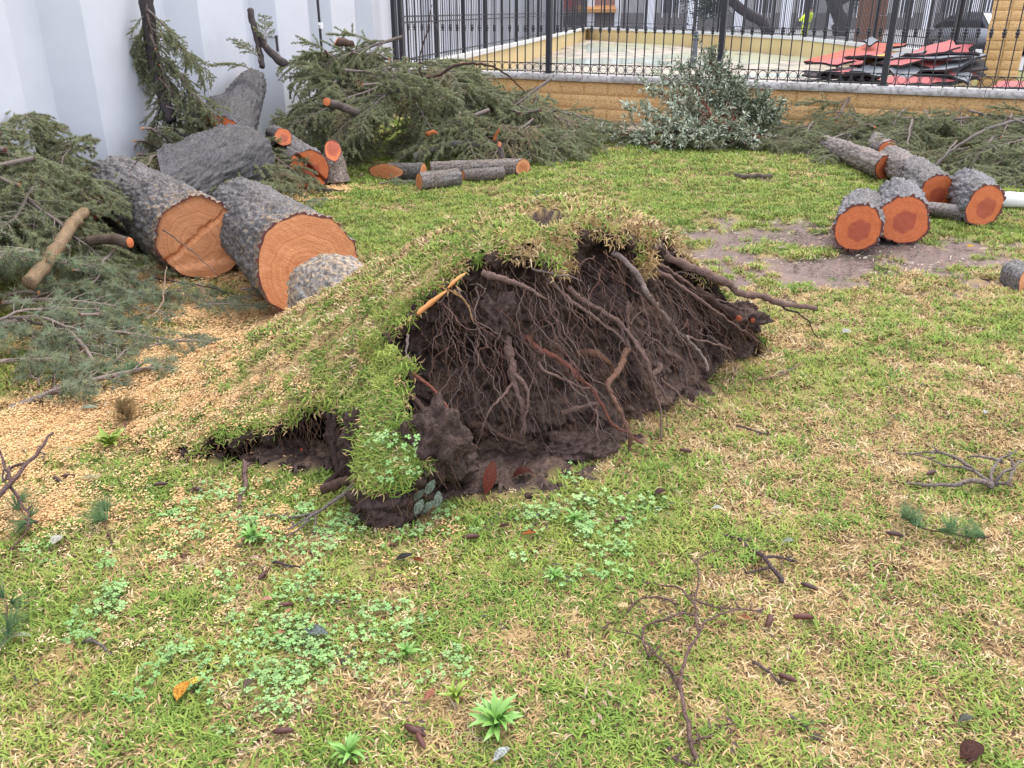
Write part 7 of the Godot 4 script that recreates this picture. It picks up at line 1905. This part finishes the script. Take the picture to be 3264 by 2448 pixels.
# ---------- grass, thatch, clover and wood chips ----------
func tuft(n: int, l0: float, l1: float, w: float, lean: float, spread: float, seedn: int, segs := 3) -> ArrayMesh:
	rng.seed = seedn
	var mb := MB.new()
	for i in n:
		var a := rf(0, TAU)
		var o := Vector3(cos(a), 0, sin(a)) * spread * sqrt(rng.randf())
		var b := rf(0, TAU)
		var out := Vector3(cos(b), 0, sin(b))
		var side := Vector3(-out.z, 0, out.x)
		var l := rf(l0, l1)
		var tilt := clampf(lean + rf(-0.35, 0.35), 0.05, 1.52)
		var p := o; var c := vary(Color.WHITE, 0.16)
		var prev := []
		for k in segs + 1:
			var s := float(k) / segs
			var ww := w * (1.0 - s * s) * rf(0.9, 1.1) + 0.0002
			var u := mb.p(p - side * ww, c); var v := mb.p(p + side * ww, c)
			if k: mb.quad(prev[0], prev[1], v, u)
			prev = [u, v]
			var t := tilt + 0.55 * s
			p += (out * sin(t) + Vector3.UP * cos(t)) * l / segs
			p.y = maxf(p.y, 0.002 + 0.004 * float(i % 4))
	return mb.mesh()

func clover_mesh(seedn: int) -> ArrayMesh:
	rng.seed = seedn
	var mb := MB.new()
	for i in 7:
		var o := Vector3(rf(-0.03, 0.03), rf(0.018, 0.034), rf(-0.03, 0.03))
		var up := Vector3(rf(-0.35, 0.35), 1, rf(-0.35, 0.35)).normalized()
		var e1 := up.cross(Vector3(rf(-1, 1), 0, rf(-1, 1))).normalized()
		var e2 := up.cross(e1)
		var c := vary(Color.WHITE, 0.15)
		for k in 3:
			var a := TAU * k / 3.0
			var d := e1 * cos(a) + e2 * sin(a); var s := -e1 * sin(a) + e2 * cos(a)
			var r := rf(0.0075, 0.0105)
			var i0 := mb.p(o, c)
			var q := [mb.p(o + d * r * 0.45 + s * r * 0.42 + up * 0.001, c), mb.p(o + d * r * 0.9 + s * r * 0.42 + up * 0.001, c), mb.p(o + d * r * 0.86, c), mb.p(o + d * r * 0.9 - s * r * 0.42 + up * 0.001, c), mb.p(o + d * r * 0.45 - s * r * 0.42 + up * 0.001, c)]
			for g in 4: mb.tri(i0, q[g], q[g + 1])
		mb.tube([Vector3(o.x * 0.4, 0, o.z * 0.4), o], [0.0007, 0.0006], 3, c, false)
	return mb.mesh()

func turf_normal(x: float, z: float) -> Vector3:
	var e := 0.02
	return Vector3(turf_y(x - e, z) - turf_y(x + e, z), 2.0 * e, turf_y(x, z - e) - turf_y(x, z + e)).normalized()

func placed(x: float, z: float, s: float, on_turf: bool) -> Transform3D:
	var b := Basis(Vector3.UP, rf(0, TAU)).scaled(Vector3(s, s * rf(0.75, 1.25), s))
	if on_turf:
		var n := turf_normal(x, z)
		n = (n + Vector3(0, 0.35, 0)).normalized()
		b = Basis(Quaternion(Vector3.UP, n)) * b
		return Transform3D(b, Vector3(x, turf_y(x, z) - 0.003, z))
	return Transform3D(b, Vector3(x, ground_y(x, z) - 0.003, z))

func grass_color(x: float, z: float) -> Color:
	var c := Color(0.155, 0.265, 0.055).lerp(Color(0.29, 0.335, 0.085), clampf(0.4 + 0.9 * patchy(x, z, 2.0, 17.0) + rf(-0.3, 0.3), 0, 1))
	c = c.lerp(Color(0.29, 0.345, 0.08), 0.4)
	if rng.randf() < 0.15: c = c.lerp(Color(0.06, 0.14, 0.03), 0.6)
	return vary(c, 0.16)

func straw_color() -> Color:
	var c := Color(0.52, 0.375, 0.185).lerp(Color(0.32, 0.21, 0.105), rng.randf())
	if rng.randf() < 0.18: c = Color(0.58, 0.46, 0.28)
	if rng.randf() < 0.12: c = Color(0.16, 0.09, 0.055)
	return vary(c, 0.15)

func build_grass() -> void:
	var gm := [tuft(12, 0.02, 0.045, 0.0027, 0.85, 0.034, 1), tuft(10, 0.028, 0.055, 0.0031, 1.05, 0.04, 2), tuft(13, 0.016, 0.036, 0.0024, 0.8, 0.034, 3)]
	var st := [tuft(14, 0.018, 0.042, 0.0026, 1.45, 0.045, 4, 2), tuft(14, 0.015, 0.036, 0.0024, 1.35, 0.042, 5, 2)]
	var cl := [clover_mesh(6), clover_mesh(7)]
	rng.seed = 4242
	var gx := [[], [], []]; var gc := [[], [], []]
	var sx := [[], []]; var sc := [[], []]
	var cx := [[], []]; var cc := [[], []]
	var tg := []; var tgc := []; var ts := []; var tsc := []; var tc := []; var tcc := []
	for band in [[1.25, 2.2, 2300.0, 0.95], [2.2, 3.5, 1700.0, 1.0], [3.5, 5.5, 1000.0, 1.15], [5.5, 8.5, 700.0, 1.25], [8.5, 14.2, 360.0, 1.55]]:
		var w: float = band[1] * 0.66 + 0.55
		var n := int((band[1] - band[0]) * 2.0 * w * band[2])
		for i in n:
			var z := -rf(band[0], band[1]); var x := rf(-w, w)
			if z < -14.1 + 0.555 * (x - 1.1) + 0.12: continue
			if x < -4.65 - 0.16 * z and x < -2.0: continue
			var tf := in_turf(x, z)
			if not tf and (mud(x, z) * 1.06 > rng.randf() + 0.05 or spill(x, z) * 1.02 > rng.randf()): continue
			if tf and Vector2((x - 0.155) / 0.085, (z + 3.55) / 0.13).length() < 1.0: continue
			var g := green(x, z)
			if tf: g = clampf(g * 0.9 + 0.12 - 0.75 * smoothstep(3.5, 4.05, -z) + 0.25 * smoothstep(3.3, 2.6, -z), 0, 1)
			var sd := sawdust(x, z)
			if sd > 0.6 and rng.randf() < (sd - 0.5) * 2.2: continue
			var s: float = band[3] * rf(0.75, 1.2)
			if rng.randf() < clover(x, z) * 0.36 and -z < 4.2:
				var k := rng.randi() % 2
				cx[k].append(placed(x, z, s * rf(0.9, 1.2), tf)); cc[k].append(vary(Color(0.21, 0.37, 0.13).lerp(Color(0.36, 0.50, 0.22), rng.randf() * 0.8), 0.12))
			if rng.randf() < 0.16 + 0.75 * g:
				if tf:
					tg.append(placed(x, z, s * 0.9, true)); tgc.append(grass_color(x, z))
				else:
					var k := rng.randi() % 3
					gx[k].append(placed(x, z, s, false)); gc[k].append(grass_color(x, z))
			if rng.randf() < 1.0 - 0.8 * g:
				if tf:
					ts.append(placed(x, z, s, true)); tsc.append(straw_color())
				else:
					var k := rng.randi() % 2
					sx[k].append(placed(x, z, s, false)); sc[k].append(straw_color())
	for i in 900:   # the turf tongue falls steeply: more tufts on its slope
		var x := rf(-0.62, -0.2); var z := rf(-2.95, -2.4)
		if not in_turf(x, z): continue
		if rng.randf() < 0.8:
			tg.append(placed(x, z, rf(0.75, 1.1), true)); tgc.append(grass_color(x, z))
		else:
			ts.append(placed(x, z, rf(0.75, 1.1), true)); tsc.append(straw_color())
	for k in 3: many("lawn_grass", gm[k], M.grass, gx[k], gc[k])
	for k in 2: many("dry_grass", st[k], M.straw, sx[k], sc[k])
	for k in 2: many("clover", cl[k], M.grass, cx[k], cc[k])
	# the turf of the plate carries its own grass; more of it hangs over the torn edge
	var plate := get_node("uprooted_root_plate")
	var rim := turf_rim()
	for i in 420:
		var q := lerpv(rim, 0.02 + 0.97 * rng.randf())
		q.y = turf_y(q.x, q.z)
		var s := rf(0.7, 1.15)
		var b := Basis(Vector3.UP, rf(0, TAU)).scaled(Vector3(s, s * 1.3, s))
		b = Basis(Quaternion(Vector3.UP, Vector3(rf(-0.2, 0.5), rf(-0.35, 0.6), 1.0).normalized())) * b
		var x := Transform3D(b, q + Vector3(rf(-0.02, 0.02), rf(-0.02, 0.0), rf(-0.03, 0.01)))
		var far := smoothstep(3.05, 3.4, -q.z)
		if rng.randf() < lerpf(0.75, 0.25, far):
			tg.append(x); tgc.append(grass_color(q.x, q.z))
		else:
			ts.append(x); tsc.append(straw_color())
	# two hanging strips of dry turf
	for strip in [[Vector3(0.164, 0.758, -3.36), Vector3(0.193, 0.726, -3.3), Vector3(0.211, 0.688, -3.27), Vector3(0.18, 0.656, -3.25)], [Vector3(0.523, 0.75, -3.55), Vector3(0.538, 0.703, -3.5), Vector3(0.55, 0.652, -3.47), Vector3(0.557, 0.594, -3.45)]]:
		for i in 46:
			var q := lerpv(strip, rng.randf()) + Vector3(rf(-0.025, 0.025), 0, rf(-0.02, 0.02))
			var b := Basis(Quaternion(Vector3.UP, Vector3(rf(-0.4, 0.5), rf(-0.9, 0.3), 1.0).normalized())) * Basis(Vector3.UP, rf(0, TAU)).scaled(Vector3.ONE * rf(0.6, 1.0))
			if rng.randf() < 0.15:
				tg.append(Transform3D(b, q)); tgc.append(grass_color(q.x, q.z))
			else:
				ts.append(Transform3D(b, q)); tsc.append(straw_color())
	many("turf_grass", gm[0], M.grass, tg, tgc, plate)
	many("dry_turf_grass", st[1], M.straw, ts, tsc, plate)
	# wood chips and sawdust
	rng.seed = 99
	var ch := MB.new()
	for i in 9:
		var o := Vector3(rf(-0.016, 0.016), rf(0.002, 0.011), rf(-0.016, 0.016))
		var b := Basis(Vector3(rf(-1, 1), rf(-1, 1), rf(-1, 1)).normalized(), rf(-0.8, 0.8)) * Basis(Vector3.UP, rf(0, TAU))
		var l := rf(0.0025, 0.0065); var w := rf(0.0015, 0.0035)
		var c := vary(Color.WHITE, 0.14)
		ch.face4(o + b * Vector3(-l, 0, -w), o + b * Vector3(l * 0.8, 0.0008, -w * 0.7), o + b * Vector3(l, 0, w), o + b * Vector3(-l * 0.9, -0.0006, w * 1.1), c)
	var chm := ch.mesh()
	var xf := []; var cols := []
	for band in [[1.9, 3.4, 5200.0, 0.95], [3.4, 5.2, 3400.0, 1.15], [5.2, 9.5, 900.0, 1.7]]:
		var w: float = band[1] * 0.66 + 0.55
		var n := int((band[1] - band[0]) * (w + 0.4) * band[2])
		for i in n:
			var z := -rf(band[0], band[1]); var x := rf(-w, 0.4)
			var sd := sawdust(x, z)
			if sd < 0.05 or rng.randf() > sd * sd * 1.2 + 0.08: continue
			var tf := in_turf(x, z)
			var y := (turf_y(x, z) if tf else ground_y(x, z)) + 0.004 + 0.014 * rng.randf()
			var b := Basis(Vector3.UP, rf(0, TAU)).scaled(Vector3.ONE * rf(0.7, 1.3) * band[3])
			if tf: b = Basis(Quaternion(Vector3.UP, turf_normal(x, z))) * b
			xf.append(Transform3D(b, Vector3(x, y, z)))
			cols.append(vary(Color(0.60, 0.35, 0.155).lerp(Color(0.68, 0.46, 0.235), rng.randf()), 0.12))
	for i in 1500:   # stray chips further out on the grass
		var z := -rf(1.8, 4.0); var x := rf(-2.4, 1.5)
		if rng.randf() > 0.75 - 0.4 * (x + 1.5) or in_turf(x, z) and x > -0.6: continue
		xf.append(Transform3D(Basis(Vector3.UP, rf(0, TAU)).scaled(Vector3.ONE * rf(0.4, 0.8)), Vector3(x, surf_y(x, z) + 0.02, z)))
		cols.append(vary(Color(0.72, 0.55, 0.33), 0.12))
	many("wood_chips", chm, M.chip, xf, cols)
	print("grass ", gx[0].size() * 3, " straw ", sx[0].size() * 2, " clover ", cx[0].size() * 2, " turf ", tg.size() + ts.size(), " chips ", xf.size())
